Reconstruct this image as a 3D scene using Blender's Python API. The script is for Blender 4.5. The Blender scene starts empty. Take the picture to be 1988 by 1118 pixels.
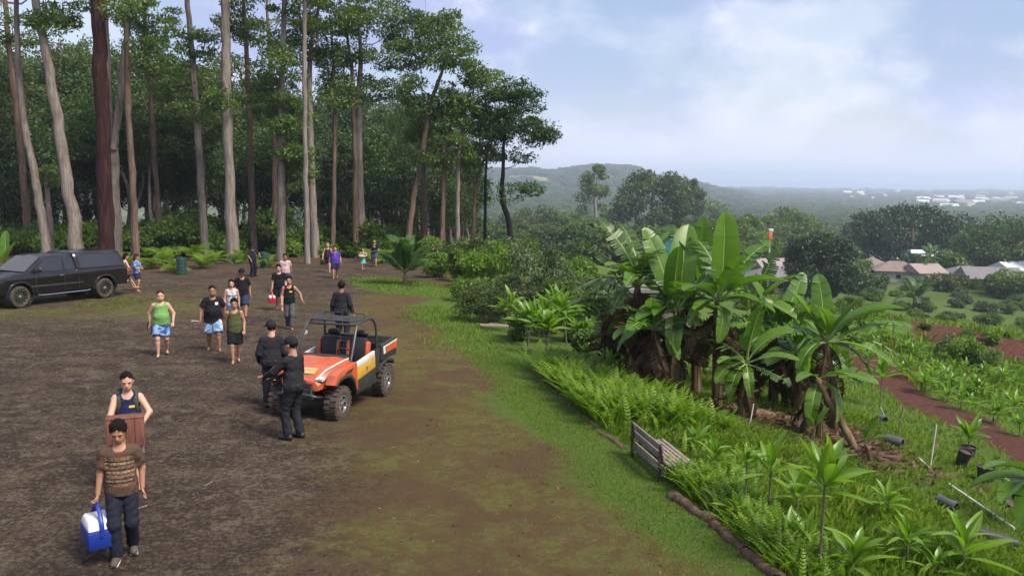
import bpy, bmesh, math, random
import numpy as np
from mathutils import Vector, Matrix, Quaternion
S = bpy.context.scene
COL = S.collection
R_ = math.radians

# ------------------------------------------------------------------ camera, sky, sun, exposure
CAM_H, FPX, ROLL = 4.9, 1650.0, R_(0.75)
PITCH = math.atan((559 - 334) / FPX)
F3 = np.array([0, math.cos(PITCH), -math.sin(PITCH)])
U0 = np.array([0, math.sin(PITCH), math.cos(PITCH)])
X3 = np.array([1.0, 0, 0])
R3 = math.cos(ROLL) * X3 + math.sin(ROLL) * U0
U3 = -math.sin(ROLL) * X3 + math.cos(ROLL) * U0
EYE = np.array([0, 0, CAM_H])
cam = bpy.data.objects.new('camera', bpy.data.cameras.new('camera'))
COL.objects.link(cam)
cam.matrix_world = Matrix(((R3[0], U3[0], -F3[0], 0), (R3[1], U3[1], -F3[1], 0), (R3[2], U3[2], -F3[2], CAM_H), (0, 0, 0, 1)))
cam.data.sensor_width = 36.0
cam.data.lens = 36.0 * FPX / 1988.0
cam.data.clip_start = 0.1
cam.data.clip_end = 90000
S.camera = cam

SUN_EL, SUN_AZ = R_(52), R_(128)          # azimuth clockwise from +Y (the way the camera looks)
world = bpy.data.worlds.new('World'); S.world = world; world.use_nodes = True
def build_world():
    nt = world.node_tree; N = nt.nodes; L = nt.links; N.clear()
    out = N.new('ShaderNodeOutputWorld'); bg = N.new('ShaderNodeBackground')
    sky = N.new('ShaderNodeTexSky'); sky.sky_type = 'NISHITA'; sky.sun_disc = False
    sky.sun_elevation = SUN_EL; sky.sun_rotation = SUN_AZ; sky.air_density = 1.0; sky.dust_density = 1.5; sky.ozone_density = 1.5
    tc = N.new('ShaderNodeTexCoord')
    sep = N.new('ShaderNodeSeparateXYZ'); L.new(tc.outputs['Generated'], sep.inputs[0])
    add = N.new('ShaderNodeMath'); add.operation = 'MAXIMUM'; add.inputs[1].default_value = 0.0; L.new(sep.outputs['Z'], add.inputs[0])
    cb = N.new('ShaderNodeMapping'); cb.inputs['Scale'].default_value = (2.6, 2.6, 4.0); cb.inputs['Location'].default_value = (CLOUD_SEED, 0, 0); L.new(tc.outputs['Generated'], cb.inputs[0])
    def noise(scale, detail, rough, dist=0.0):
        n = N.new('ShaderNodeTexNoise'); n.inputs['Scale'].default_value = scale; n.inputs['Detail'].default_value = detail
        n.inputs['Roughness'].default_value = rough; n.inputs['Distortion'].default_value = dist
        L.new(cb.outputs[0], n.inputs['Vector']); return n
    n1 = noise(1.15, 9, 0.54, 0.1); n2 = noise(2.1, 9, 0.56, 0.12)
    def ramp(a, b, src):
        r = N.new('ShaderNodeMapRange'); r.interpolation_type = 'SMOOTHSTEP'
        r.inputs['From Min'].default_value = a; r.inputs['From Max'].default_value = b; L.new(src, r.inputs['Value']); return r
    cover = ramp(0.40, 0.54, n1.outputs['Fac'])
    tone = ramp(0.40, 0.62, n2.outputs['Fac'])
    cc = N.new('ShaderNodeMix'); cc.data_type = 'RGBA'; L.new(tone.outputs[0], cc.inputs['Factor'])
    cc.inputs[6].default_value = (3.1, 3.65, 5.6, 1); cc.inputs[7].default_value = (6.2, 6.3, 7.3, 1)
    hz = ramp(0.13, 0.0, add.outputs[0])
    hc = N.new('ShaderNodeMix'); hc.data_type = 'RGBA'; L.new(hz.outputs[0], hc.inputs['Factor'])
    L.new(cc.outputs[2], hc.inputs[6]); hc.inputs[7].default_value = (5.1, 5.5, 6.8, 1)
    cm = N.new('ShaderNodeMath'); cm.operation = 'MULTIPLY_ADD'; cm.inputs[1].default_value = 0.55; cm.inputs[2].default_value = 0.45
    L.new(cover.outputs[0], cm.inputs[0])
    hm = N.new('ShaderNodeMath'); hm.operation = 'MAXIMUM'; L.new(cm.outputs[0], hm.inputs[0]); L.new(hz.outputs[0], hm.inputs[1])
    mx = N.new('ShaderNodeMix'); mx.data_type = 'RGBA'
    L.new(hm.outputs[0], mx.inputs['Factor']); L.new(sky.outputs[0], mx.inputs[6]); L.new(hc.outputs[2], mx.inputs[7])
    L.new(mx.outputs[2], bg.inputs['Color']); bg.inputs['Strength'].default_value = 0.1
    L.new(bg.outputs[0], out.inputs['Surface'])
CLOUD_SEED = 3.7
build_world()
sun = bpy.data.objects.new('sun', bpy.data.lights.new('sun', 'SUN')); COL.objects.link(sun)
sun.data.energy = 4.0; sun.data.angle = R_(20); sun.data.color = (1.0, 0.93, 0.80)
sd = Vector((math.sin(SUN_AZ) * math.cos(SUN_EL), math.cos(SUN_AZ) * math.cos(SUN_EL), math.sin(SUN_EL)))
sun.rotation_euler = sd.to_track_quat('Z', 'Y').to_euler(); sun.location = (30, -30, 60)
vs = S.view_settings; S.display_settings.display_device = 'sRGB'
vs.view_transform = 'Standard'; vs.look = 'None'; vs.gamma = 1.0; vs.exposure = 0.7; vs.use_curve_mapping = False
S.render.engine = 'CYCLES'
cy = S.cycles
cy.use_denoising = True
cy.max_bounces = 6; cy.diffuse_bounces = 3; cy.glossy_bounces = 2; cy.transmission_bounces = 4; cy.transparent_max_bounces = 6; cy.volume_bounces = 1
cy.use_adaptive_sampling = True; cy.adaptive_threshold = 0.015
cy.caustics_reflective = False; cy.caustics_refractive = False

# ------------------------------------------------------------------ helpers
rng = np.random.default_rng(11)
random.seed(11)
def ray(px, py):
    return F3 + (px - 994) / FPX * R3 - (py - 559) / FPX * U3
def proj(P):
    v = np.asarray(P, float) - EYE; d = v @ F3
    return 994 + FPX * (v @ R3) / d, 559 - FPX * (v @ U3) / d, d
def sstep(a, b, x):
    t = np.clip((np.asarray(x, float) - a) / (b - a), 0, 1); return t * t * (3 - 2 * t)
def nrm(v):
    v = np.asarray(v, float); return v / max(1e-9, np.linalg.norm(v))

class MB:
    """collects shapes for ONE mesh"""
    def __init__(s): s.v = []; s.f = []; s.m = []; s.n = 0
    def add(s, verts, faces, mi=0, M=None):
        verts = np.asarray(verts, float)
        if M is not None:
            M = np.asarray(M); verts = verts @ M[:3, :3].T + M[:3, 3]
        s.v.append(verts)
        for f in faces: s.f.append([i + s.n for i in f]); s.m.append(mi)
        s.n += len(verts); return s
    def box(s, c, size, mi=0, M=None, bev=0.0, taper=None):
        sx, sy, sz = [k / 2 for k in size]; c = np.asarray(c, float)
        if bev <= 0:
            V = np.array([[x, y, z] for z in (-sz, sz) for y in (-sy, sy) for x in (-sx, sx)])
            if taper: V[4:, 0] *= taper[0]; V[4:, 1] *= taper[1]
            Fc = [(0, 2, 3, 1), (4, 5, 7, 6), (0, 1, 5, 4), (2, 6, 7, 3), (0, 4, 6, 2), (1, 3, 7, 5)]
            return s.add(V + c, Fc, mi, M)
        b = min(bev, sx * .98, sy * .98, sz * .98)
        def ring(hx, hy, z, k):
            P = []
            for (ax, ay, a0) in ((1, 1, 0), (-1, 1, 90), (-1, -1, 180), (1, -1, 270)):
                for q in (0, 45, 90):
                    an = R_(a0 + q); P.append([ax * (hx - b) + k * math.cos(an), ay * (hy - b) + k * math.sin(an), z])
            return P
        rings = []
        for z, k in ((-sz, 0.0), (-sz + b * .3, b * .7), (-sz + b, b), (sz - b, b), (sz - b * .3, b * .7), (sz, 0.0)):
            t = (z + sz) / (2 * sz); fx = 1 + ((taper[0] if taper else 1) - 1) * t; fy = 1 + ((taper[1] if taper else 1) - 1) * t
            rings.append(np.array(ring(sx, sy, z, k)) * [fx, fy, 1])
        return s.loft([r + c for r in rings], True, True, mi, M)
    def loft(s, secs, closed=True, caps=True, mi=0, M=None):
        k = len(secs[0]); V = np.concatenate([np.asarray(q, float) for q in secs]); Fc = []
        for i in range(len(secs) - 1):
            for j in range(k if closed else k - 1):
                a = i * k + j; b = i * k + (j + 1) % k; Fc.append((a, b, b + k, a + k))
        if caps and closed:
            Fc.append(tuple(reversed(range(k)))); Fc.append(tuple(range((len(secs) - 1) * k, len(secs) * k)))
        return s.add(V, Fc, mi, M)
    def tube(s, path, rad, seg=8, mi=0, M=None, caps=True, flat=1.0):
        P = np.asarray(path, float); n = len(P); rad = np.full(n, rad) if np.isscalar(rad) else np.asarray(rad, float)
        T = np.gradient(P, axis=0); T /= np.maximum(1e-9, np.linalg.norm(T, axis=1))[:, None]
        up = np.array([0, 0, 1.0]) if abs(T[0][2]) < .9 else np.array([1.0, 0, 0])
        a = np.cross(T[0], up); a /= np.linalg.norm(a); secs = []
        an = np.arange(seg) * 2 * math.pi / seg
        for i in range(n):
            a = a - T[i] * (a @ T[i]); a /= max(1e-9, np.linalg.norm(a)); b = np.cross(T[i], a)
            secs.append(P[i] + rad[i] * (np.cos(an)[:, None] * a + np.sin(an)[:, None] * b * flat))
        return s.loft(secs, True, caps, mi, M)
    def lathe(s, prof, seg=20, mi=0, M=None, caps=False):
        an = np.arange(seg) * 2 * math.pi / seg
        secs = [np.stack([r * np.cos(an), r * np.sin(an), np.full(seg, z)], 1) for r, z in prof]
        return s.loft(secs, True, caps, mi, M)
    def prism(s, poly, lo, hi, axis=0, mi=0, M=None, bev=0.0):
        """polygon (a,b) extruded along an axis, its rim rounded by bev; axis 0: (y,z), 1: (x,z), 2: (x,y)"""
        P = np.asarray(poly, float)
        area = 0.5 * np.sum(P[:, 0] * np.roll(P[:, 1], -1) - np.roll(P[:, 0], -1) * P[:, 1])
        if area < 0: P = P[::-1]
        def inset(d):
            a = np.roll(P, 1, 0); b = np.roll(P, -1, 0)
            e1 = P - a; e2 = b - P
            e1 /= np.maximum(1e-9, np.linalg.norm(e1, axis=1))[:, None]; e2 /= np.maximum(1e-9, np.linalg.norm(e2, axis=1))[:, None]
            n1 = np.stack([-e1[:, 1], e1[:, 0]], 1); n2 = np.stack([-e2[:, 1], e2[:, 0]], 1); m = n1 + n2
            m /= np.maximum(0.35, (1 + np.sum(n1 * n2, 1)))[:, None]
            return P + m * d
        lv = [(lo, 0)] + [(hi, 0)] if bev <= 0 else [(lo, bev), (lo + bev * .3, bev * .3), (lo + bev, 0), (hi - bev, 0), (hi - bev * .3, bev * .3), (hi, bev)]
        secs = []
        for h, d in lv:
            Q = inset(d) if d else P
            c = np.full(len(Q), h)
            secs.append({0: np.stack([c, Q[:, 0], Q[:, 1]], 1), 1: np.stack([Q[:, 0], c, Q[:, 1]], 1), 2: np.stack([Q[:, 0], Q[:, 1], c], 1)}[axis])
        return s.loft(secs, True, True, mi, M)
    def sphere(s, c, r, seg=12, rings=8, mi=0, M=None):
        r = np.full(3, r) if np.isscalar(r) else np.asarray(r, float); secs = []
        an = np.arange(seg) * 2 * math.pi / seg
        for i in range(rings + 1):
            t = math.pi * (i / rings) ; q = max(.02, math.sin(t))
            secs.append(np.stack([q * np.cos(an) * r[0], q * np.sin(an) * r[1], np.full(seg, -math.cos(t) * r[2])], 1) + c)
        return s.loft(secs, True, True, mi, M)
    def mesh(s, name, mats=(), smooth=35):
        me = bpy.data.meshes.new(name)
        V = np.concatenate(s.v) if s.v else np.zeros((0, 3))
        me.from_pydata(V.tolist(), [], s.f)
        for m in (mats if isinstance(mats, (list, tuple)) else [mats]): me.materials.append(m)
        if any(s.m): me.polygons.foreach_set('material_index', s.m)
        bm = bmesh.new(); bm.from_mesh(me); bmesh.ops.recalc_face_normals(bm, faces=bm.faces); bm.to_mesh(me); bm.free()
        if smooth: me.shade_smooth(); me.set_sharp_from_angle(angle=R_(smooth))
        me.update(); return me
    def build(s, name, mats=(), parent=None, smooth=35):
        return link(name, s.mesh(name, mats, smooth), parent)
def link(name, me, parent=None, loc=None):
    o = bpy.data.objects.new(name, me); COL.objects.link(o)
    if parent is not None: o.parent = parent
    if loc is not None: o.location = loc
    return o
def mesh_np(name, V, Fq, mat, tint=None, smooth=False):
    """big mesh from arrays: V (n,3), Fq (m,3 or 4); tint: per-vertex value in 0..1"""
    me = bpy.data.meshes.new(name); V = np.asarray(V, np.float32); Fq = np.asarray(Fq, np.int32); k = Fq.shape[1]
    me.vertices.add(len(V)); me.vertices.foreach_set('co', V.ravel())
    me.loops.add(Fq.size); me.loops.foreach_set('vertex_index', Fq.ravel())
    me.polygons.add(len(Fq)); me.polygons.foreach_set('loop_start', np.arange(len(Fq), dtype=np.int32) * k)
    me.update(calc_edges=True)
    if tint is not None:
        at = me.attributes.new('tint', 'FLOAT', 'POINT'); at.data.foreach_set('value', np.asarray(tint, np.float32))
    for m in (mat if isinstance(mat, (list, tuple)) else [mat]): me.materials.append(m)
    if smooth: me.shade_smooth()
    return me
def tag(o, label=None, cat=None, group=None, kind=None):
    if label: o['label'] = label
    if cat: o['category'] = cat
    if group: o['group'] = group
    if kind: o['kind'] = kind
    return o
def thing(name, label, cat, loc=(0, 0, 0), rz=0.0, group=None):
    o = bpy.data.objects.new(name, None); COL.objects.link(o); o.empty_display_size = .2
    o.location = loc; o.rotation_euler = (0, 0, rz); return tag(o, label, cat, group)
def copy_tree(o, parent=None):
    c = o.copy(); COL.objects.link(c); c.parent = parent
    for ch in o.children: copy_tree(ch, c)
    return c
def frame(origin, x=None, y=None, z=None):
    """4x4 from an origin and two axes"""
    if x is not None and z is not None: z = nrm(z); y = nrm(np.cross(z, x)); x = np.cross(y, z)
    elif y is not None and z is not None: z = nrm(z); x = nrm(np.cross(y, z)); y = np.cross(z, x)
    elif x is not None and y is not None: x = nrm(x); z = nrm(np.cross(x, y)); y = np.cross(z, x)
    M = np.eye(4); M[:3, 0] = x; M[:3, 1] = y; M[:3, 2] = z; M[:3, 3] = origin; return M
def spline(pts, n):
    """Catmull-Rom through pts (any width), n samples"""
    P = np.asarray(pts, float); P = np.vstack([2 * P[0] - P[1], P, 2 * P[-1] - P[-2]]); m = len(P) - 3
    t = np.linspace(0, m - 1e-6, n); i = t.astype(int); u = (t - i)[:, None]
    p0, p1, p2, p3 = P[i], P[i + 1], P[i + 2], P[i + 3]
    return .5 * ((2 * p1) + (p2 - p0) * u + (2 * p0 - 5 * p1 + 4 * p2 - p3) * u ** 2 + (3 * p1 - p0 - 3 * p2 + p3) * u ** 3)

# ------------------------------------------------------------------ materials
def mat(name, col=(.5, .5, .5), rough=.7, metal=0.0, spec=None, noise=None, bump=None, coat=0.0):
    """noise: (scale, second colour, sharpness) mottles the colour; bump: (scale, strength, distance)"""
    m = bpy.data.materials.new(name); m.use_nodes = True; nt = m.node_tree; b = nt.nodes['Principled BSDF']
    b.inputs['Base Color'].default_value = (*col, 1); b.inputs['Roughness'].default_value = rough; b.inputs['Metallic'].default_value = metal
    if spec is not None: b.inputs['Specular IOR Level'].default_value = spec
    if coat: b.inputs['Coat Weight'].default_value = coat; b.inputs['Coat Roughness'].default_value = .08
    tc = nt.nodes.new('ShaderNodeTexCoord')
    if noise:
        n = nt.nodes.new('ShaderNodeTexNoise'); n.inputs['Scale'].default_value = noise[0]; n.inputs['Detail'].default_value = 6; n.inputs['Roughness'].default_value = .6
        nt.links.new(tc.outputs['Object'], n.inputs['Vector'])
        mr = nt.nodes.new('ShaderNodeMapRange'); w = noise[2] if len(noise) > 2 else .15
        mr.inputs['From Min'].default_value = .5 - w; mr.inputs['From Max'].default_value = .5 + w; nt.links.new(n.outputs['Fac'], mr.inputs['Value'])
        mx = nt.nodes.new('ShaderNodeMix'); mx.data_type = 'RGBA'; nt.links.new(mr.outputs[0], mx.inputs['Factor'])
        mx.inputs[6].default_value = (*col, 1); mx.inputs[7].default_value = (*noise[1], 1); nt.links.new(mx.outputs[2], b.inputs['Base Color'])
    if bump:
        n2 = nt.nodes.new('ShaderNodeTexNoise'); n2.inputs['Scale'].default_value = bump[0]; n2.inputs['Detail'].default_value = 4
        nt.links.new(tc.outputs['Object'], n2.inputs['Vector'])
        bp = nt.nodes.new('ShaderNodeBump'); bp.inputs['Strength'].default_value = bump[1]; bp.inputs['Distance'].default_value = bump[2] if len(bump) > 2 else .02
        nt.links.new(n2.outputs['Fac'], bp.inputs['Height']); nt.links.new(bp.outputs[0], b.inputs['Normal'])
    return m
def leaf_mat(name, cols, transl=.35, rough=.5, spec=.4, tscale=None, tcol=None):
    """cols: 2 to 4 leaf colours spread over the per-leaf 'tint' value; a share of the light passes through the leaf"""
    m = bpy.data.materials.new(name); m.use_nodes = True; nt = m.node_tree; N = nt.nodes; L = nt.links
    b = N['Principled BSDF']; out = N['Material Output']
    at = N.new('ShaderNodeAttribute'); at.attribute_name = 'tint'
    oi = N.new('ShaderNodeObjectInfo')
    ma = N.new('ShaderNodeMath'); ma.operation = 'MULTIPLY_ADD'; ma.inputs[1].default_value = .22; ma.inputs[2].default_value = -.11; L.new(oi.outputs['Random'], ma.inputs[0])
    ad = N.new('ShaderNodeMath'); ad.operation = 'ADD'; L.new(at.outputs['Fac'], ad.inputs[0]); L.new(ma.outputs[0], ad.inputs[1])
    cr = N.new('ShaderNodeValToRGB'); L.new(ad.outputs[0], cr.inputs[0]); e = cr.color_ramp.elements
    e[0].color = (*cols[0], 1); e[1].color = (*cols[-1], 1)
    for i, c in enumerate(cols[1:-1]): q = e.new((i + 1) / (len(cols) - 1)); q.color = (*c, 1)
    L.new(cr.outputs[0], b.inputs['Base Color']); b.inputs['Roughness'].default_value = rough; b.inputs['Specular IOR Level'].default_value = spec
    tr = N.new('ShaderNodeBsdfTranslucent'); hs = N.new('ShaderNodeMix'); hs.data_type = 'RGBA'; hs.blend_type = 'MULTIPLY'; hs.inputs['Factor'].default_value = 1
    L.new(cr.outputs[0], hs.inputs[6]); hs.inputs[7].default_value = (1.5, 1.6, .7, 1); L.new(hs.outputs[2], tr.inputs['Color'])
    mx = N.new('ShaderNodeMixShader'); mx.inputs[0].default_value = transl; L.new(b.outputs[0], mx.inputs[1]); L.new(tr.outputs[0], mx.inputs[2])
    L.new(mx.outputs[0], out.inputs['Surface']); return m
# ------------------------------------------------------------------ the lie of the land
def bedx(y):
    y = np.asarray(y, float); return 3.27 - 0.25 * (np.minimum(y, 34) - 9.93) + 0.16 * np.maximum(0, y - 34)
_rp = np.array([[-900, 306], [0, 308], [130, 309], [400, 312], [800, 318], [1000, 325], [1040, 323], [1080, 327], [1120, 321], [1160, 316], [1200, 317], [1236, 321], [1262, 333], [1300, 340], [1350, 349], [1400, 364], [1450, 385], [1500, 410], [1600, 460]], float)
_raz = np.array([math.atan2(ray(px, py)[0], ray(px, py)[1]) for px, py in _rp])
_rel = np.array([ray(px, py)[2] / math.hypot(*ray(px, py)[:2]) for px, py in _rp])
_LUMP = {}
def lump(x, y, s, seed):
    """cheap smooth noise in -1..1"""
    if seed not in _LUMP: _LUMP[seed] = np.random.default_rng(seed).uniform(0, 6.28, (4, 3)).tolist()
    o = 0
    for k, a in enumerate(_LUMP[seed]):
        f = (1 + k * .83) / s
        o = o + np.sin(x * f * math.cos(a[0]) + y * f * math.sin(a[0]) + a[1]) * np.sin(y * f * 1.3 * math.cos(a[0]) - x * f * .9 * math.sin(a[0]) + a[2]) / (1 + k * .6)
    return o / 2.2
FAR_D = [0, 150, 300, 500, 900, 2000, 5000, 6400, 7000]; FAR_Z = [-12, -14, -23, -32, -44, -60, -76, -79, -92]
def gz(x, y):
    x = np.asarray(x, float); y = np.asarray(y, float); d = np.hypot(x, y)
    main = -0.033 * np.clip(y - 17 + 2 * np.exp(-((y - 17) / 4) ** 2), 0, 60) - 0.02 * np.clip(y - 77, 0, 120) - 0.11 * np.clip(y - 64, 0, 70) * sstep(-22, -4, x)
    u = np.maximum(0, (x - bedx(y)) * .97)
    s = 0.07 * np.clip(u, 0, 3) + 0.20 * np.clip(u - 3, 0, 11) + 0.14 * np.clip(u - 14, 0, 26) + 0.09 * np.clip(u - 40, 0, 200)
    # the red farm track is a shallow bench cut in the slope, with a bank above it
    s = s + 0.16 * np.exp(-((u - 11.2) / 1.3) ** 2) * sstep(9, 16, y) - 0.12 * np.exp(-((u - 8.7) / .8) ** 2) * sstep(9, 16, y)
    near = main - s
    near = near + .025 * lump(x, y, 2.3, 3) + .012 * lump(x, y, .7, 5) + np.where(u > 4, .10 * lump(x, y, 3.1, 8) * sstep(4, 9, u), 0)
    # a scraped red bank across the slope
    cx, cy = 27.0, 47.0
    near = near + 1.5 * np.exp(-(((x - cx) * .85 - (y - cy) * .25) / 9) ** 2 - (((x - cx) * .25 + (y - cy) * .85) / 3.4) ** 2)
    near = near + np.where((x < -8) | (y > 40), .10 * lump(x, y, 2.1, 21) * sstep(40, 48, y - .25 * (x + 8)), 0)
    az = np.arctan2(x, y)
    far = np.interp(d, FAR_D, FAR_Z) + 3.0 * lump(x, y, 70, 4) * sstep(150, 400, d) + 2.5 * lump(x, y, 260, 6) * sstep(400, 900, d)
    t = sstep(110, 260, d)
    base = near * (1 - t) + far * t
    # the ridge across the valley
    rd = 2300.0 + 500 * np.clip(-az, 0, 1)
    top = CAM_H + np.interp(az, _raz, _rel) * rd
    prof = np.where(d < rd, sstep(rd - 1500, rd, d) ** 1.25, 1 - sstep(rd, rd + 1500, d))
    rid = np.maximum(0, top - far) * prof * (1 + .0 * d)
    rid = np.maximum(0, rid - 14 * sstep(0, 40, rid)) * (1 + .05 * lump(x, y, 90, 9) * (1 - sstep(.85, 1, prof)) ) + 4 * lump(x, y, 45, 19) * sstep(.15, .4, prof) * (rid > 6) * (1 - sstep(.8, 1, prof))
    # a low wooded rise far off by the shore
    rise = 20 * np.exp(-((d - 5600) / 500) ** 2) * sstep(.33, .40, az) * (.7 + .3 * np.sin(az * 40))
    return base + np.maximum(rid, 0) * (d > 500) + rise
_TT = np.geomspace(4, 20000, 560)
def at(px, py, zoff=0.0):
    """the point of the ground a pixel of the photograph looks at"""
    r = ray(px, py); r = r / np.linalg.norm(r); P = EYE + r * _TT[:, None]
    hit = np.nonzero(P[:, 2] < gz(P[:, 0], P[:, 1]) + zoff)[0]
    if not len(hit): return EYE + r * 9000
    i = max(1, hit[0]); lo, hi = _TT[i - 1], _TT[i]
    for _ in range(2):
        tt = np.linspace(lo, hi, 24); P = EYE + r * tt[:, None]
        k = np.nonzero(P[:, 2] < gz(P[:, 0], P[:, 1]) + zoff)[0]; k = max(1, k[0] if len(k) else 23); lo, hi = tt[k - 1], tt[k]
    P = EYE + r * hi; return np.array([P[0], P[1], float(gz(P[0], P[1]))])
def atd(px, py, y):
    """the point on a pixel's ray at depth y"""
    r = ray(px, py); return EYE + r * (y / r[1])
def pxm(y): return y / FPX            # metres per photograph pixel at depth y
def onpath(x, y, pts):
    """distance to a polyline, and how far along it"""
    best = np.full(np.shape(x), 1e9)
    for (x0, y0), (x1, y1) in zip(pts[:-1], pts[1:]):
        dx, dy = x1 - x0, y1 - y0; t = np.clip(((x - x0) * dx + (y - y0) * dy) / (dx * dx + dy * dy), 0, 1)
        best = np.minimum(best, np.hypot(x - x0 - t * dx, y - y0 - t * dy))
    return best
TRACK = [at(px, py)[:2] for px, py in ((1690, 690), (1712, 735), (1790, 778), (1870, 820), (1988, 872), (2080, 915))]
BANK = [at(px, py)[:2] for px, py in ((1705, 600), (1760, 622), (1840, 650), (1930, 672), (2050, 700))]
BENCHES = [at(px, py)[:2] for px, py in ((1690, 655), (1760, 690), (1860, 735), (1988, 790))]
FOREST = [at(px, py)[:2] for px, py in ((-500, 640), (-200, 590), (0, 556), (240, 541), (420, 531), (500, 524), (600, 515), (660, 507), (740, 497), (820, 492), (900, 488))]
def forest_edge(x): 
    P = np.array(FOREST); o = np.argsort(P[:, 0]); return np.interp(x, P[o, 0], P[o, 1])
LAWN = [at(px, py)[:2] for px, py in ((720, 545), (800, 560), (880, 570))]

def build_ground():
    A = np.concatenate([np.linspace(-math.pi, R_(-75), 40)[:-1], np.linspace(R_(-75), R_(-42), 50)[:-1], np.linspace(R_(-42), R_(42), 380), np.linspace(R_(42), R_(75), 50)[1:], np.linspace(R_(75), math.pi, 40)[1:]])
    Rr = np.concatenate([[0.02, 1.5, 3.0, 4.5], np.geomspace(6, 70, 230), np.geomspace(70, 7600, 150)[1:]])
    AA, RR = np.meshgrid(A, Rr, indexing='ij'); x = RR * np.sin(AA); y = RR * np.cos(AA)
    # a few centimetres of wander so that region borders do not follow the grid
    jx = lump(x, y, .9, 31) * .18; jy = lump(x, y, .9, 33) * .18
    z = gz(x, y); na, nr = x.shape
    u = (x + jx - bedx(y + jy)) * .97; d = RR
    fe = forest_edge(x); front = (d < 75)
    w = lump(x, y, 1.7, 41); w2 = lump(x, y, 5.5, 43)
    forest = sstep(-.6, 1.6, (y - fe) + .9 * w) * (u < 4)
    lawn = sstep(2.6, .6, onpath(x, y, LAWN) * .8 + .5 * w) * (x > -8.3)
    strip = sstep(-2.2, .15, u + .8 * w + .55 * w2 + .35 * lump(x, y, .6, 47))
    slope = sstep(-.1, .5, u)
    truckside = .60 * sstep(9, 2, np.hypot((x + 17) * .55, (y - 33.5) * .9 - (x + 17) * .2) + 1.6 * w) * (.65 + .6 * w2)
    grass = np.clip(np.maximum.reduce([strip, slope, lawn, truckside * .75]), 0, 1)
    grass = np.clip(grass * (1 - .75 * forest), 0, 1)
    red = np.maximum.reduce([sstep(1.5, .7, onpath(x, y, TRACK) + .4 * w + .3 * lump(x, y, .7, 49)), sstep(2.3, 1.0, onpath(x, y, BANK) + .5 * w), .75 * sstep(.7, .2, onpath(x, y, BENCHES) + .3 * w)])
    red = red * (u > 4) * (d < 110)
    grass = grass * (1 - red)
    far = sstep(110, 220, d)
    brown = np.maximum(sstep(-7.5, -1.2, u + 1.5 * w2 + .8 * w), truckside * 1.5) * (1 - slope) * (1 - grass * .5)      # ochre worn turf between yard and grass
    litter = sstep(1.6, .7, onpath(x, y, [at(px, py)[:2] for px, py in ((1230, 730), (1330, 790), (1480, 815), (1620, 830), (1700, 880))]) + .35 * w) * (u > .8)
    grass = grass * (1 - .9 * litter); forest = np.maximum(forest, litter)
    V = np.stack([x, y, z], -1).reshape(-1, 3)
    idx = np.arange(na * nr).reshape(na, nr)
    Fq = np.stack([idx[:-1, :-1], idx[1:, :-1], idx[1:, 1:], idx[:-1, 1:]], -1)[:, :, ::-1].reshape(-1, 4)
    def fc(a): return ((a[:-1, :-1] + a[1:, :-1] + a[1:, 1:] + a[:-1, 1:]) / 4).reshape(-1)
    cls = np.zeros(len(Fq), int)                                 # 0 yard
    cls[(fc(grass) > .5) ] = 1; cls[fc(slope) > .5] = 1
    cls[(fc(forest) > .5) & (fc(u) < 4)] = 2
    cls[(fc(red) > .5)] = 3
    cls[fc(d) > 110] = 4
    cls[(fc(d) > 560) & (fc(gz(x, y) - np.interp(d, FAR_D, FAR_Z)) > 8)] = 5
    GM = ground_mat()
    for k, nm in enumerate(('gravel_yard', 'grass_slope', 'forest_floor', 'red_dirt_path', 'valley_terrain', 'hills')):
        Fk = Fq[cls == k]
        if not len(Fk): continue
        used, inv = np.unique(Fk, return_inverse=True)
        me = mesh_np(nm, V[used], inv.reshape(-1, 4), GM, smooth=True)
        for an, arr in (('grass', grass), ('red', red), ('forest', forest), ('far', far), ('brown', brown)):
            a = me.attributes.new(an, 'FLOAT', 'POINT'); a.data.foreach_set('value', arr.reshape(-1)[used].astype(np.float32))
        tag(link(nm, me), kind='structure')
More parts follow.
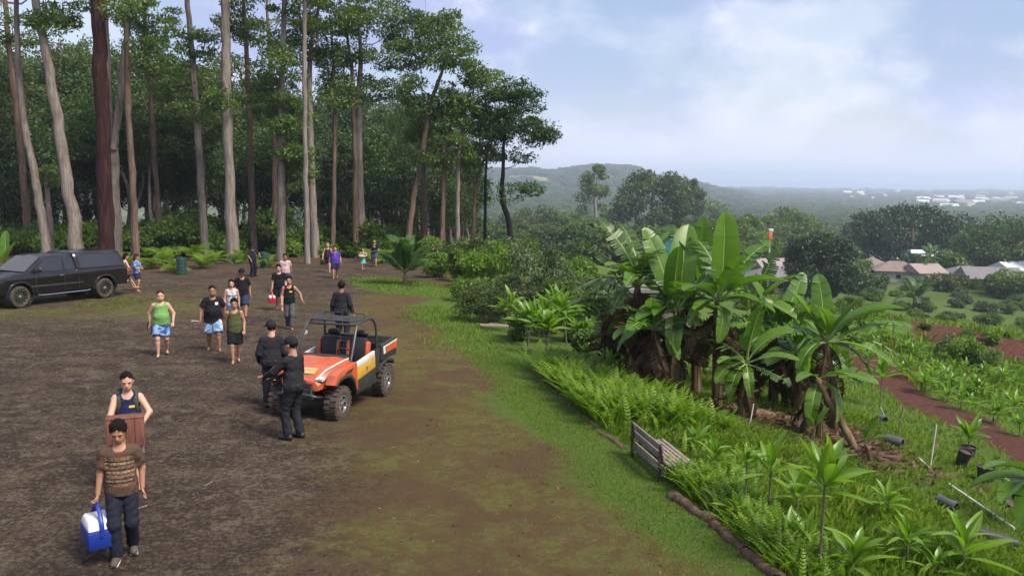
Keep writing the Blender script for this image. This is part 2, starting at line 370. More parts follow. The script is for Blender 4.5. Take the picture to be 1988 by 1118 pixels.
def ground_mat():
    m = bpy.data.materials.new('earth'); m.use_nodes = True; nt = m.node_tree; N = nt.nodes; L = nt.links; b = N['Principled BSDF']
    b.inputs['Roughness'].default_value = .95; b.inputs['Specular IOR Level'].default_value = .12
    tc = N.new('ShaderNodeTexCoord'); P = tc.outputs['Object']
    def noise(scale, det=6, rough=.6, vec=None, dist=0.):
        n = N.new('ShaderNodeTexNoise'); n.inputs['Scale'].default_value = scale; n.inputs['Detail'].default_value = det; n.inputs['Roughness'].default_value = rough; n.inputs['Distortion'].default_value = dist
        L.new(vec or P, n.inputs['Vector']); return n.outputs['Fac']
    def rng_(src, a, b_, lo=0., hi=1.):
        r = N.new('ShaderNodeMapRange'); r.inputs['From Min'].default_value = a; r.inputs['From Max'].default_value = b_; r.inputs['To Min'].default_value = lo; r.inputs['To Max'].default_value = hi
        L.new(src, r.inputs['Value']); return r.outputs[0]
    def mix(fac, a, c):
        x = N.new('ShaderNodeMix'); x.data_type = 'RGBA'
        if isinstance(fac, float): x.inputs['Factor'].default_value = fac
        else: L.new(fac, x.inputs['Factor'])
        for i, q in ((6, a), (7, c)):
            if isinstance(q, tuple): x.inputs[i].default_value = (*q, 1)
            else: L.new(q, x.inputs[i])
        return x.outputs[2]
    def attr(n):
        a = N.new('ShaderNodeAttribute'); a.attribute_name = n; return a.outputs['Fac']
    def mth(op, a, c):
        x = N.new('ShaderNodeMath'); x.operation = op; x.use_clamp = True
        for i, q in ((0, a), (1, c)):
            if isinstance(q, float): x.inputs[i].default_value = q
            else: L.new(q, x.inputs[i])
        return x.outputs[0]
    mp = N.new('ShaderNodeMapping'); mp.inputs['Scale'].default_value = (.55, 1.0, 1); mp.inputs['Rotation'].default_value = (0, 0, R_(-12)); L.new(P, mp.inputs[0])
    n_big = noise(.33, 5, .6, None, .6); n_pat = noise(1.15, 7, .66, mp.outputs[0], .7); n_mid = noise(5, 6, .65); n_fine = noise(34, 5, .7); n_grit = noise(130, 3, .6)
    # compacted cinder: dark brown, paler scuffed patches, grit
    n_sm = noise(2.6, 8, .74, None, .4); n_peb = noise(13, 6, .75)
    dirt = mix(rng_(n_pat, .44, .58), (.052, .035, .025), (.102, .071, .048))
    dirt = mix(rng_(n_sm, .51, .58, 0., .8), dirt, (.158, .122, .086))
    dirt = mix(rng_(n_big, .46, .62, 0., .6), dirt, (.044, .030, .022))
    dirt = mix(rng_(n_peb, .50, .58, 0., .75), dirt, (.026, .018, .014))
    dirt = mix(rng_(n_peb, .45, .38, 0., .7), dirt, (.18, .142, .105))
    dirt = mix(rng_(n_fine, .56, .68, 0., .7), dirt, (.018, .013, .011))
    dirt = mix(rng_(n_grit, .62, .70, 0., .7), dirt, (.24, .20, .165))
    # worn turf
    och = mix(rng_(n_sm, .46, .55), (.118, .066, .031), (.140, .112, .039))
    och = mix(rng_(n_peb, .46, .58, 0., .8), och, (.078, .100, .024))
    och = mix(rng_(n_big, .46, .58, 0., .7), och, (.095, .052, .032))
    och = mix(rng_(n_fine, .55, .68, 0., .6), och, (.035, .022, .013))
    gr = mix(rng_(n_fine, .35, .68), (.055, .100, .016), (.105, .170, .030))
    gr = mix(rng_(n_mid, .48, .72, 0., .6), gr, (.125, .140, .042))
    redc = mix(rng_(n_mid, .38, .66), (.070, .028, .020), (.125, .054, .037))
    redc = mix(rng_(n_fine, .6, .78, 0., .45), redc, (.20, .15, .09))
    fo = mix(rng_(n_mid, .40, .62), (.060, .034, .022), (.105, .062, .038))
    fo = mix(rng_(n_fine, .52, .7, 0., .8), fo, (.17, .12, .075))
    fo = mix(rng_(n_pat, .56, .68, 0., .7), fo, (.035, .065, .015))
    fa = mix(rng_(noise(.06, 6, .65), .38, .62), (.038, .066, .014), (.080, .105, .028))
    fa = mix(rng_(noise(.004, 6, .6), .54, .62, 0., .8), fa, (.27, .23, .16))
    def edge(a, w=.55):
        x = N.new('ShaderNodeMath'); x.operation = 'MULTIPLY_ADD'; x.inputs[1].default_value = w; L.new(n_mid, x.inputs[0]); x.inputs[2].default_value = -w / 2
        y2 = N.new('ShaderNodeMath'); y2.operation = 'ADD'; L.new(a, y2.inputs[0]); L.new(x.outputs[0], y2.inputs[1])
        x3 = N.new('ShaderNodeMath'); x3.operation = 'MULTIPLY_ADD'; x3.inputs[1].default_value = w * .8; L.new(n_fine, x3.inputs[0]); x3.inputs[2].default_value = -w * .4
        y3 = N.new('ShaderNodeMath'); y3.operation = 'ADD'; L.new(y2.outputs[0], y3.inputs[0]); L.new(x3.outputs[0], y3.inputs[1])
        return rng_(y3.outputs[0], .30, .68)
    c = mix(edge(attr('brown'), .9), dirt, och)
    c = mix(edge(attr('grass'), .7), c, gr)
    c = mix(edge(attr('forest'), .7), c, fo)
    c = mix(edge(attr('red'), 1.0), c, redc)
    c = mix(attr('far'), c, fa)
    L.new(c, b.inputs['Base Color'])
    bp = N.new('ShaderNodeBump'); bp.inputs['Strength'].default_value = .9; bp.inputs['Distance'].default_value = .07
    hs = N.new('ShaderNodeMath'); hs.operation = 'ADD'; L.new(n_peb, hs.inputs[0]); L.new(n_fine, hs.inputs[1]); L.new(hs.outputs[0], bp.inputs['Height']); L.new(bp.outputs[0], b.inputs['Normal'])
    return m
build_ground()

def build_sea():
    m = bpy.data.materials.new('sea_water'); m.use_nodes = True; nt = m.node_tree; b = nt.nodes['Principled BSDF']
    b.inputs['Base Color'].default_value = (.055, .12, .17, 1); b.inputs['Roughness'].default_value = .7; b.inputs['Specular IOR Level'].default_value = .12
    tc = nt.nodes.new('ShaderNodeTexCoord'); n = nt.nodes.new('ShaderNodeTexNoise'); n.inputs['Scale'].default_value = .004; n.inputs['Detail'].default_value = 8; nt.links.new(tc.outputs['Object'], n.inputs['Vector'])
    ln = nt.nodes.new('ShaderNodeVectorMath'); ln.operation = 'LENGTH'; nt.links.new(tc.outputs['Object'], ln.inputs[0])
    mr = nt.nodes.new('ShaderNodeMapRange'); mr.inputs['From Min'].default_value = 10500; mr.inputs['From Max'].default_value = 7000; nt.links.new(ln.outputs['Value'], mr.inputs['Value'])
    mu = nt.nodes.new('ShaderNodeMath'); mu.operation = 'MULTIPLY'; nt.links.new(mr.outputs[0], mu.inputs[0]); nt.links.new(n.outputs['Fac'], mu.inputs[1])
    mx = nt.nodes.new('ShaderNodeMix'); mx.data_type = 'RGBA'; nt.links.new(mu.outputs[0], mx.inputs['Factor']); mx.inputs[6].default_value = (.02, .05, .12, 1); mx.inputs[7].default_value = (.30, .55, .60, 1)   # shallow reef water inshore
    nt.links.new(mx.outputs[2], b.inputs['Base Color'])
    A = np.linspace(0, 2 * math.pi, 97)[:-1]; rr = np.geomspace(5200, 40000, 14)
    V = np.array([[r * math.sin(a), r * math.cos(a), -80.0] for r in rr for a in A]); k = len(A)
    Fq = [(i * k + j, i * k + (j + 1) % k, (i + 1) * k + (j + 1) % k, (i + 1) * k + j) for i in range(len(rr) - 1) for j in range(k)]
    tag(link('sea', mesh_np('sea', V, np.array(Fq)[:, ::-1], m)), kind='structure')
build_sea()
# ------------------------------------------------------------------ trees
def bark(name, c1, c2, c3, s=1.0):
    m = bpy.data.materials.new(name); m.use_nodes = True; nt = m.node_tree; N = nt.nodes; L = nt.links; b = N['Principled BSDF']; b.inputs['Roughness'].default_value = .9; b.inputs['Specular IOR Level'].default_value = .15
    tc = N.new('ShaderNodeTexCoord'); mp = N.new('ShaderNodeMapping'); mp.inputs['Scale'].default_value = (5 * s, 5 * s, .55 * s); L.new(tc.outputs['Object'], mp.inputs[0])
    n = N.new('ShaderNodeTexNoise'); n.inputs['Scale'].default_value = 1.6; n.inputs['Detail'].default_value = 8; n.inputs['Roughness'].default_value = .68; n.inputs['Distortion'].default_value = .4; L.new(mp.outputs[0], n.inputs['Vector'])
    cr = N.new('ShaderNodeValToRGB'); L.new(n.outputs['Fac'], cr.inputs[0]); e = cr.color_ramp.elements; e[0].position = .30; e[1].position = .72; e[0].color = (*c1, 1); e[1].color = (*c3, 1); q = e.new(.5); q.color = (*c2, 1)
    n2 = N.new('ShaderNodeTexNoise'); n2.inputs['Scale'].default_value = .5; n2.inputs['Detail'].default_value = 4; L.new(tc.outputs['Object'], n2.inputs['Vector'])
    mr = N.new('ShaderNodeMapRange'); mr.inputs['From Min'].default_value = .5; mr.inputs['From Max'].default_value = .7; mr.inputs['To Max'].default_value = .55; L.new(n2.outputs['Fac'], mr.inputs['Value'])
    mx = N.new('ShaderNodeMix'); mx.data_type = 'RGBA'; L.new(mr.outputs[0], mx.inputs['Factor']); L.new(cr.outputs[0], mx.inputs[6]); mx.inputs[7].default_value = (*c1, 1); L.new(mx.outputs[2], b.inputs['Base Color'])
    bp = N.new('ShaderNodeBump'); bp.inputs['Strength'].default_value = .8; bp.inputs['Distance'].default_value = .04; L.new(n.outputs['Fac'], bp.inputs['Height']); L.new(bp.outputs[0], b.inputs['Normal']); return m
BARK_PALE = bark('pale_gum_bark', (.095, .074, .062), (.195, .162, .142), (.31, .278, .25))
BARK_RED = bark('wet_red_bark', (.009, .004, .005), (.032, .012, .012), (.085, .036, .028))
BARK_BROWN = bark('brown_bark', (.055, .036, .028), (.13, .085, .065), (.23, .17, .135))
BARK_BLACK = bark('charred_bark', (.006, .006, .008), (.012, .012, .014), (.03, .027, .027))
LEAF_GUM = leaf_mat('gum_leaves', [(.036, .064, .015), (.064, .112, .020), (.104, .162, .028), (.155, .210, .048)], .42)
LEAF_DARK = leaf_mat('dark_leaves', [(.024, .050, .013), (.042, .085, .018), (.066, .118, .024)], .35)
LEAF_DEEP = leaf_mat('deep_green_leaves', [(.010, .024, .008), (.020, .044, .012), (.040, .075, .020)], .25)  # own dark green of the valley trees; in back_forest it paints canopy shade
LEAF_FRESH = leaf_mat('fresh_leaves', [(.060, .115, .012), (.105, .19, .018), (.17, .265, .03)], .42)
LEAF_GREY = leaf_mat('greyish_leaves', [(.045, .075, .030), (.085, .115, .050), (.14, .16, .085)], .3)
LEAF_OLIVE = leaf_mat('olive_leaves', [(.035, .060, .014), (.065, .095, .022), (.10, .13, .035)], .35)

def leafcloud(C, Rad, n, ln, wd, g, tints=None, up=.55, shell=.45):
    """n leaf blades in each ellipsoid: centres C (k,3), radii Rad (k,3)"""
    C = np.asarray(C, float); Rad = np.asarray(Rad, float); k = len(C); N = k * n
    q = g.normal(size=(N, 3)); q /= np.linalg.norm(q, axis=1)[:, None]; r = g.uniform(shell, 1, N) ** .8
    ci = np.repeat(np.arange(k), n); lob = 1 + .22 * np.sin(q[:, 0] * 5 + ci) * np.cos(q[:, 1] * 5 + ci * 2)
    P = C[ci] + q * (r * lob)[:, None] * Rad[ci]
    d = g.normal(size=(N, 3)) + q * .8; d[:, 2] -= .35; d /= np.linalg.norm(d, axis=1)[:, None]
    nn = g.normal(size=(N, 3)) * .8 + q * .5; nn[:, 2] += up; s = np.cross(d, nn); s /= np.maximum(1e-6, np.linalg.norm(s, axis=1))[:, None]
    L_ = ln * g.uniform(.65, 1.35, N)[:, None]; W_ = wd * g.uniform(.7, 1.3, N)[:, None]
    nz = np.cross(s, d)
    V = np.stack([P - d * L_ * .5, P + s * W_ * .5 + d * L_ * .05 + nz * W_ * .12, P + d * L_ * .5, P - s * W_ * .5 + d * L_ * .05 + nz * W_ * .12], 1).reshape(-1, 3)
    t = (g.uniform(.2, .75, k) if tints is None else np.asarray(tints))[ci] + g.normal(0, .13, N)
    return V, np.arange(N * 4).reshape(-1, 4), np.repeat(np.clip(t, 0, 1), 4)
def branch_path(a, b, g, sag=.12, n=6):
    a = np.asarray(a, float); b = np.asarray(b, float); t = np.linspace(0, 1, n)[:, None]; L_ = np.linalg.norm(b - a)
    P = a + (b - a) * t; P[:, 2] += -sag * L_ * np.sin(t[:, 0] * math.pi)
    P[1:-1] += g.normal(size=(n - 2, 3)) * L_ * .045; return P
def make_tree(name, label, cat, trunks, clusters, bk, lf, g, group=None, limbs=True, n=110, ln=.34, wd=.13, crad=(1.0, 1.0, .6), extra=(), rlimb=.05, lseg=5):
    """trunks: list of (pts (n,3), radii); clusters: (k,3) leaf clump centres in world space. One thing: trunk (with its limbs) and crown"""
    base = np.array(trunks[0][0][0]); root = thing(name, label, cat, tuple(base), 0, group)
    mb = MB(); allp = []
    for pts, rad in trunks:
        m = max(8, int(len(pts) * 5)); q = spline(np.column_stack([np.asarray(pts, float) - base, rad]), m)
        q[1:-1, :2] += g.normal(size=(m - 2, 2)) * q[1:-1, 3:4] * .10
        q[:, 3] = np.maximum(q[:, 3] * (1 + g.normal(size=m) * .035), .01); 
        mb.tube(q[:, :3], q[:, 3], 11); allp.append(q)
    AP = np.concatenate(allp)
    C = np.asarray(clusters, float).reshape(-1, 3) - base
    if limbs:
        order = np.argsort([np.min(np.linalg.norm(AP[:, :2] - c[:2], axis=1)) for c in C])
        for c in C[order]:       # each limb leaves the nearest wood already grown
            h = np.linalg.norm(AP[:, :2] - c[:2], axis=1); cost = np.abs((c[2] - AP[:, 2]) - .6 * h) * .7 + h + np.where(AP[:, 2] > c[2], 3, 0) + np.where(AP[:, 3] < .02, .5, 0)
            p = AP[int(np.argmin(cost))]; L_ = np.linalg.norm(c - p[:3])
            r0 = min(p[3] * .62, .020 * L_ + .014, rlimb * 3)
            bp = branch_path(p[:3], c, g); rr = np.linspace(r0, .012, len(bp)); mb.tube(bp, rr, lseg); AP = np.vstack([AP, np.column_stack([bp[1:], rr[1:]])])
            e = c + g.normal(size=3) * np.array(crad) * .6; b2 = branch_path(bp[3], e, g, .08, 4); mb.tube(b2, np.linspace(r0 * .5, .008, 4), 4)
    for a, b, r0, r1 in extra:
        bp = branch_path(np.asarray(a) - base, np.asarray(b) - base, g, -.06, 7); mb.tube(bp, np.linspace(r0, r1, 7), 7)
    mb.build('trunk', bk, root, 60)
    if len(C):
        Rr = np.array(crad) * g.uniform(.65, 1.3, (len(C), 1)) * g.uniform(.85, 1.15, (len(C), 3))
        V, Fq, t = leafcloud(C, Rr, n, ln, wd, g); link('crown', mesh_np('crown', V, Fq, lf, t), root)
    return root
def blob(px, py, rx, ry, k, y, g, depth=1.0):
    """k clump centres inside an ellipse of the photograph, at depth y, spread as deep as it is wide"""
    s = pxm(y); o = []
    for _ in range(k):
        q = g.normal(size=3); q /= np.linalg.norm(q); q *= g.uniform(.25, 1) ** .5
        c = atd(px, py, y); o.append(c + np.array([q[0] * rx * s, q[1] * rx * s * depth, q[2] * ry * s]))
    return o
g = np.random.default_rng(5)
P_, B_, D_, K_ = BARK_PALE, BARK_BROWN, BARK_RED, BARK_BLACK
# base pixel, trunk polylines (px, py, width px), crown blobs (px, py, rx, ry, clumps), bark, label
KEY = [
 ([[(56, 478, 14), (46, 360, 13), (34, 230, 12), (20, 110, 10), (8, -20, 8), (2, -120, 5)]], [(10, 40, 70, 60, 12), (0, -90, 110, 60, 12)], B_, 'dark brown gum trunk behind the pale one at the left picture edge'),
 ([[(95, 507, 18), (80, 415, 16), (64, 325, 14), (48, 245, 12), (38, 150, 11), (32, 40, 9), (30, -110, 6)]], [(50, -90, 110, 60, 14), (95, 40, 40, 30, 6)], P_, 'pale gum tree with slightly kinked trunk above the bonnet of the black truck'),
 ([[(99, 505, 11), (97, 430, 10), (92, 380, 9), (90, 328, 5)]], [(94, 352, 16, 22, 4)], P_, 'short broken pale trunk beside the kinked gum tree'),
 ([[(152, 512, 27), (137, 385, 23), (113, 245, 20), (91, 115, 17), (68, 0, 14), (48, -120, 11), (36, -230, 6)]], [(70, -190, 150, 90, 22), (120, 20, 45, 40, 8)], P_, 'thick pale gum tree leaning left, rising behind the cab of the black truck'),
 ([[(206, 512, 29), (201, 330, 27), (196, 160, 26), (190, 20, 24), (184, -130, 17), (181, -280, 8)]], [(180, -200, 150, 90, 22), (240, 10, 30, 30, 5)], D_, 'tall dark red trunk rising behind the truck canopy'),
 ([[(227, 505, 21), (222, 370, 19), (220, 285, 18)], [(220, 290, 13), (212, 200, 12), (208, 100, 10), (203, 0, 9), (198, -130, 6)], [(220, 290, 14), (232, 195, 13), (240, 110, 12), (256, 0, 10), (264, -130, 6)]], [(205, -120, 70, 50, 8), (285, -90, 80, 60, 12), (280, 60, 50, 40, 9)], P_, 'pale forked gum tree close beside the dark red trunk'),
 ([[(264, 508, 15), (259, 385, 13), (251, 255, 12), (247, 145, 11), (243, 20, 8), (240, -90, 5)]], [(250, -60, 70, 50, 10), (300, 110, 40, 40, 7)], B_, 'slim brown gum tree behind the two people at the back of the truck'),
 ([[(312, 474, 12), (306, 385, 10), (299, 300, 9), (294, 205, 9), (284, 105, 8), (279, 0, 6)]], [(290, 40, 60, 50, 12), (330, 130, 50, 30, 9)], B_, 'dark slender gum tree between the black truck and the fern patch'),
 ([[(400, 497, 16), (393, 405, 14), (385, 265, 13), (377, 165, 12), (366, 30, 10), (358, -80, 6)]], [(335, 160, 40, 35, 9), (385, 215, 40, 25, 7), (390, 90, 40, 30, 8), (350, -70, 90, 40, 9)], P_, 'grey gum tree standing in the ferns, leaning gently left'),
 ([[(453, 508, 26), (447, 385, 20), (441, 225, 19), (438, 85, 17), (436, 0, 16), (432, -140, 11), (430, -250, 6)]], [(436, 192, 34, 24, 9), (440, -180, 130, 70, 16)], P_, 'stout pale gum tree with a leafy tuft halfway up, left of the policeman'),
 ([[(493, 484, 13), (489, 385, 11), (485, 265, 10), (481, 145, 9), (476, 55, 8), (470, -50, 5)]], [(478, 20, 50, 60, 12), (505, 150, 30, 30, 6)], B_, 'slim brown gum tree straight behind the policeman'),
 ([[(546, 508, 16), (546, 335, 14), (546, 205, 12), (549, 85, 11), (553, -40, 7)]], [(560, 240, 36, 75, 22), (545, 130, 42, 40, 11), (575, 320, 26, 50, 10), (530, -20, 60, 50, 10)], P_, 'gum tree with trailing foliage down its trunk, behind the man in the pink shirt'),
 ([[(531, 488, 12), (534, 335, 10), (529, 185, 8), (521, 60, 6), (516, -30, 4)]], [(515, 60, 45, 60, 10), (510, 210, 30, 40, 8)], B_, 'thin brown gum tree in front of the leafier one, partly hidden'),
 ([[(597, 512, 11), (595, 400, 10), (592, 250, 9), (591, 100, 8), (592, 0, 7), (595, -90, 5)]], [(600, -60, 60, 50, 9)], P_, 'very thin pale straight gum tree beside a thicker curved one'),
 ([[(613, 500, 17), (607, 400, 15), (603, 280, 13), (600, 185, 11), (605, 85, 8), (622, 0, 5)]], [(625, 30, 60, 45, 14), (575, 90, 40, 40, 9), (655, -20, 60, 40, 9)], P_, 'curved grey gum tree just right of the very thin pale one'),
 ([[(646, 484, 9), (649, 335, 8), (650, 205, 7), (646, 105, 5), (640, 30, 4)]], [(640, 90, 40, 45, 10), (660, 190, 35, 30, 7)], B_, 'thin dark gum tree in the gap before the big branching tree'),
 ([[(690, 492, 12), (690, 335, 10), (687, 225, 9), (683, 135, 7), (672, 60, 5)]], [(660, 110, 45, 40, 10), (670, 30, 50, 40, 9)], B_, 'brown gum trunk touching the big branching tree on its left'),
 ([[(702, 497, 18), (699, 355, 15), (697, 255, 14), (697, 185, 11), (700, 100, 8), (692, 10, 5)]], [(720, 40, 70, 45, 18), (770, 110, 60, 30, 14), (800, 70, 60, 45, 15), (740, 170, 50, 25, 9), (650, 160, 35, 25, 6), (850, 50, 45, 40, 9), (745, -40, 90, 40, 12)], P_, 'big branching gum tree with wide crown where the path leaves the yard'),
 ([[(790, 490, 12), (800, 405, 11), (815, 325, 10), (827, 250, 9), (836, 200, 8), (858, 140, 6), (868, 100, 4)]], [(865, 105, 50, 30, 9), (885, 60, 35, 35, 7), (815, 180, 45, 25, 8), (850, 190, 40, 25, 7), (905, 130, 40, 18, 6)], B_, 'leaning brown gum tree whose trunk bends to the right'),
 ([[(825, 482, 11), (825, 385, 10), (822, 290, 9), (832, 235, 6)]], [(850, 235, 50, 30, 10), (800, 240, 40, 35, 9)], B_, 'dark upright gum tree crossing behind the leaning one'),
 ([[(858, 482, 10), (860, 405, 9), (863, 325, 8), (872, 250, 5)]], [(880, 215, 50, 30, 11), (850, 290, 40, 30, 8), (930, 150, 35, 18, 6)], B_, 'upright brown gum tree, second right of the leaning one'),
 ([[(889, 478, 8), (889, 385, 8), (891, 305, 7), (899, 235, 4)]], [(905, 220, 50, 35, 11), (895, 290, 35, 30, 7), (945, 175, 40, 20, 7)], P_, 'thin pale gum tree amid the low trees at the right end of the forest'),
 ([[(918, 478, 8), (921, 400, 7), (930, 335, 6), (952, 285, 4)]], [(940, 235, 45, 35, 11), (930, 300, 35, 30, 8), (965, 290, 25, 22, 5)], B_, 'small brown gum tree left of the blackened straight trunk'),
 ([[(941, 478, 6), (942, 400, 6), (943, 335, 5), (950, 270, 3)]], [(960, 240, 35, 30, 8)], K_, 'thin black straight trunk left of the curved black tree'),
 ([[(994, 478, 11), (989, 435, 11), (977, 398, 10), (974, 362, 9), (977, 330, 7), (978, 280, 6), (990, 215, 4)]], [(985, 175, 45, 20, 9), (1020, 185, 25, 14, 4), (1010, 225, 40, 28, 12), (1042, 262, 30, 24, 10), (980, 250, 35, 30, 8), (1012, 312, 13, 9, 2), (1032, 366, 15, 11, 3), (1068, 272, 9, 14, 2), (988, 372, 12, 14, 2)], K_, 'curved black tree at the right end of the forest with spreading crown'),
]
def key_trees():
    for pl, bl, bk, lab in KEY:
        b = at(pl[0][0][0], pl[0][0][1])
        if b[1] > 62: b = atd(pl[0][0][0], pl[0][0][1], 62 + g.uniform(-2, 2)); b[2] = gz(b[0], b[1])
        y = b[1]; s = pxm(y); trunks = []
        for i, line in enumerate(pl):
            pts = [atd(px, py, y + (0 if i == 0 else g.uniform(-.3, .3))) for px, py, w in line]; rad = [w * s / 2 for *_, w in line]
            if i == 0: pts[0] = b - [0, 0, .25]; rad[0] *= 1.12
            trunks.append((pts, rad))
        cl = [c for (bx_, by_, rx_, ry_, k_) in bl for c in blob(bx_, by_, rx_ * 1.05, ry_ * 1.1, int(k_ * 1.4), y, g)]
        small = bk is K_
        make_tree('gum_tree', lab, 'tree', trunks, cl, bk, LEAF_DARK if small else LEAF_GUM, g, 'tall gum trees at the forest edge', n=128, ln=.28, wd=.105, crad=(.95, .95, .42))
key_trees()

def proto_tree(seed, h, cr, k, bk, lf, low=.3, n=170, ln=.34, wd=.15, crad=(1.4, 1.4, .8), name='forest_tree', flat=1.0, lean=.05, r0=None):
    """a free-standing tree at the origin; returns its Empty"""
    gg = np.random.default_rng(seed); r0 = r0 or h * .013
    pts = [(0, 0, -.3)]; rad = [r0 * 1.3]
    for t in (.25, .5, .75, .95): pts.append((gg.normal() * lean * h * t, gg.normal() * lean * h * t, h * t)); rad.append(r0 * (1.05 - t))
    C = []
    while len(C) < k:
        q = gg.normal(size=3); q /= np.linalg.norm(q); q *= gg.uniform(.15, 1) ** .45
        if q[2] < -.75: continue
        C.append([q[0] * cr, q[1] * cr, h * (low + (1 - low) / 2) + q[2] * h * (1 - low) / 2 * flat])
    return make_tree(name, '', 'tree', [(pts, rad)], C, bk, lf, gg, n=n, ln=ln, wd=wd, crad=crad)
def place_copies(protos, spots, labels, group, g, smin=.85, smax=1.15, cat='tree'):
    """spots: (x, y, z[, scale]); each copy gets its own turn and size; the first ones move the prototypes themselves"""
    used = set()
    for i, sp in enumerate(spots):
        k = int(g.integers(len(protos))); p = protos[k]
        if k in used: o = copy_tree(p)
        else: o = p; used.add(k)
        s = (sp[3] if len(sp) > 3 else 1) * g.uniform(smin, smax)
        o.location = sp[:3]; o.rotation_euler = (0, 0, g.uniform(0, 6.28)); o.scale = (s, s, s * g.uniform(.92, 1.1))
        tag(o, labels[k] if isinstance(labels, (list, tuple)) else labels, cat, group)
    for k, p in enumerate(protos):
        if k not in used:
            for c in list(p.children): bpy.data.objects.remove(c)
            bpy.data.objects.remove(p)
def back_forest():
    gg = np.random.default_rng(77)
    pr = [proto_tree(101, 13.5, 3.6, 36, B_, LEAF_DEEP, .36), proto_tree(102, 15.5, 3.2, 34, P_, LEAF_DARK, .5), proto_tree(103, 12.0, 4.2, 38, B_, LEAF_DARK, .30), proto_tree(104, 16.5, 3.8, 36, P_, LEAF_OLIVE, .5), proto_tree(105, 9.0, 3.4, 32, B_, LEAF_DEEP, .12)]  # shade under the canopy is put into these crowns by darker leaf colours
    spots = []
    tries = 0
    while len(spots) < 140 and tries < 6000:
        tries += 1; px = gg.uniform(-230, 905); dd = gg.uniform(6, 75) if tries % 3 else gg.uniform(6, 24)
        e = at(px, 495); e = e if e[1] < 62 else atd(px, 495, 62); v = nrm([e[0], e[1], 0]); P = np.array([e[0], e[1], 0]) + v * dd
        if any((P[0] - q[0]) ** 2 + (P[1] - q[1]) ** 2 < 3.2 ** 2 for q in spots): continue
        d = math.hypot(P[0], P[1]); scale = 1.0
        # the wood is lower towards its right-hand end
        top = np.interp(px, [-200, 300, 620, 760, 850, 905], [150, 185, 205, 215, 248, 290]) + gg.uniform(-30, 75)
        hmax = (334 - top) / FPX * d + CAM_H - float(gz(P[0], P[1]))
        spots.append((P[0], P[1], float(gz(P[0], P[1])), np.clip(hmax / 14.5, .45, 2.2)))
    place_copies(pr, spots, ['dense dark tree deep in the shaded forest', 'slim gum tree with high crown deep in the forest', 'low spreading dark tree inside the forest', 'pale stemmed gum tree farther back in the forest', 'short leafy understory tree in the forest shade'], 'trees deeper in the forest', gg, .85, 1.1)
back_forest()
# ------------------------------------------------------------------ the valley: woods, single trees, houses, palms
def make_hut(name, label, cat, P, rz, size, roofm, wallm, rise=.28, over=.5, group=None, wins=(), hip=False):
    """house: size (w along x, d along y, wall height); wins: (face, along, z, w, h) on face 0 (-y) or 1 (+x)"""
    w, d, h = size; root = thing(name, label, cat, tuple(P), rz, group)
    b = MB(); b.box((0, 0, h / 2 - 1.0), (w, d, h + 2.0)); ridge = h + rise * d
    if not hip: b.add([(-w / 2, -d / 2, h), (-w / 2, d / 2, h), (-w / 2, 0, ridge), (w / 2, -d / 2, h), (w / 2, d / 2, h), (w / 2, 0, ridge)], [(0, 1, 2), (3, 5, 4)])
    b.build('wall', wallm, root, 0)
    t = .12; o = over; e = h - o * rise * 1.0; b = MB(); dz = .16
    i = (d / 2 if hip else -o)
    top = [(-w / 2 + i * .9, 0, ridge + .02), (w / 2 - i * .9, 0, ridge + .02)]
    lo = [(-w / 2 - o, -d / 2 - o, e), (w / 2 + o, -d / 2 - o, e), (w / 2 + o, d / 2 + o, e), (-w / 2 - o, d / 2 + o, e)]
    V = lo + top; V2 = [(x, y, z + dz) for x, y, z in V]
    b.add(V + V2, [(6, 7, 11, 10), (7, 8, 11), (8, 9, 10, 11), (9, 6, 10), (0, 4, 5, 1), (1, 5, 2), (2, 5, 4, 3), (3, 4, 0), (0, 1, 7, 6), (1, 2, 8, 7), (2, 3, 9, 8), (3, 0, 6, 9)])
    b.build('roof', roofm, root, 0)
    for fc, a, z, ww, hh in wins:
        c = (a, -d / 2 - .03, z) if fc == 0 else (w / 2 + .03, a, z); s = (ww, .06, hh) if fc == 0 else (.06, ww, hh)
        f = MB(); f.box(c, (s[0] + .2 * (fc == 0), s[1], s[2] + .2) if fc == 0 else (s[0], s[1] + .2, s[2] + .2)); wo = f.build('window', WHITE_TRIM, root, 0)
        q = MB(); c2 = (c[0], c[1] - .04, c[2]) if fc == 0 else (c[0] + .04, c[1], c[2]); q.box(c2, s); q.build('pane', GLASS_DARK, wo, 0)
    return root
WHITE_TRIM = mat('white_trim', (.50, .49, .47), .6); GLASS_DARK = mat('dark_window_glass', (.02, .025, .03), .12)
ROOF_PINK = mat('faded_pink_roof', (.235, .20, .195), .85, noise=(.8, (.28, .2, .19)), bump=(6, .3)); ROOF_BROWN = mat('brown_shingle_roof', (.16, .115, .10), .9, noise=(1, (.2, .15, .13)), bump=(6, .3))
ROOF_GREY = mat('grey_shingle_roof', (.13, .125, .13), .9, noise=(1, (.17, .16, .165)), bump=(6, .3)); ROOF_PALE = mat('pale_metal_roof', (.55, .56, .58), .5, noise=(.6, (.48, .48, .5)))
WALL_CREAM = mat('cream_wall', (.48, .44, .38), .85, noise=(.6, (.42, .38, .33))); WALL_BROWN = mat('brown_wall', (.20, .15, .12), .9, noise=(.6, (.16, .12, .10))); WALL_WHITE = mat('white_wall', (.62, .61, .60), .8, noise=(.6, (.55, .54, .52))); WALL_BLUE = mat('blue_grey_wall', (.33, .38, .42), .85)
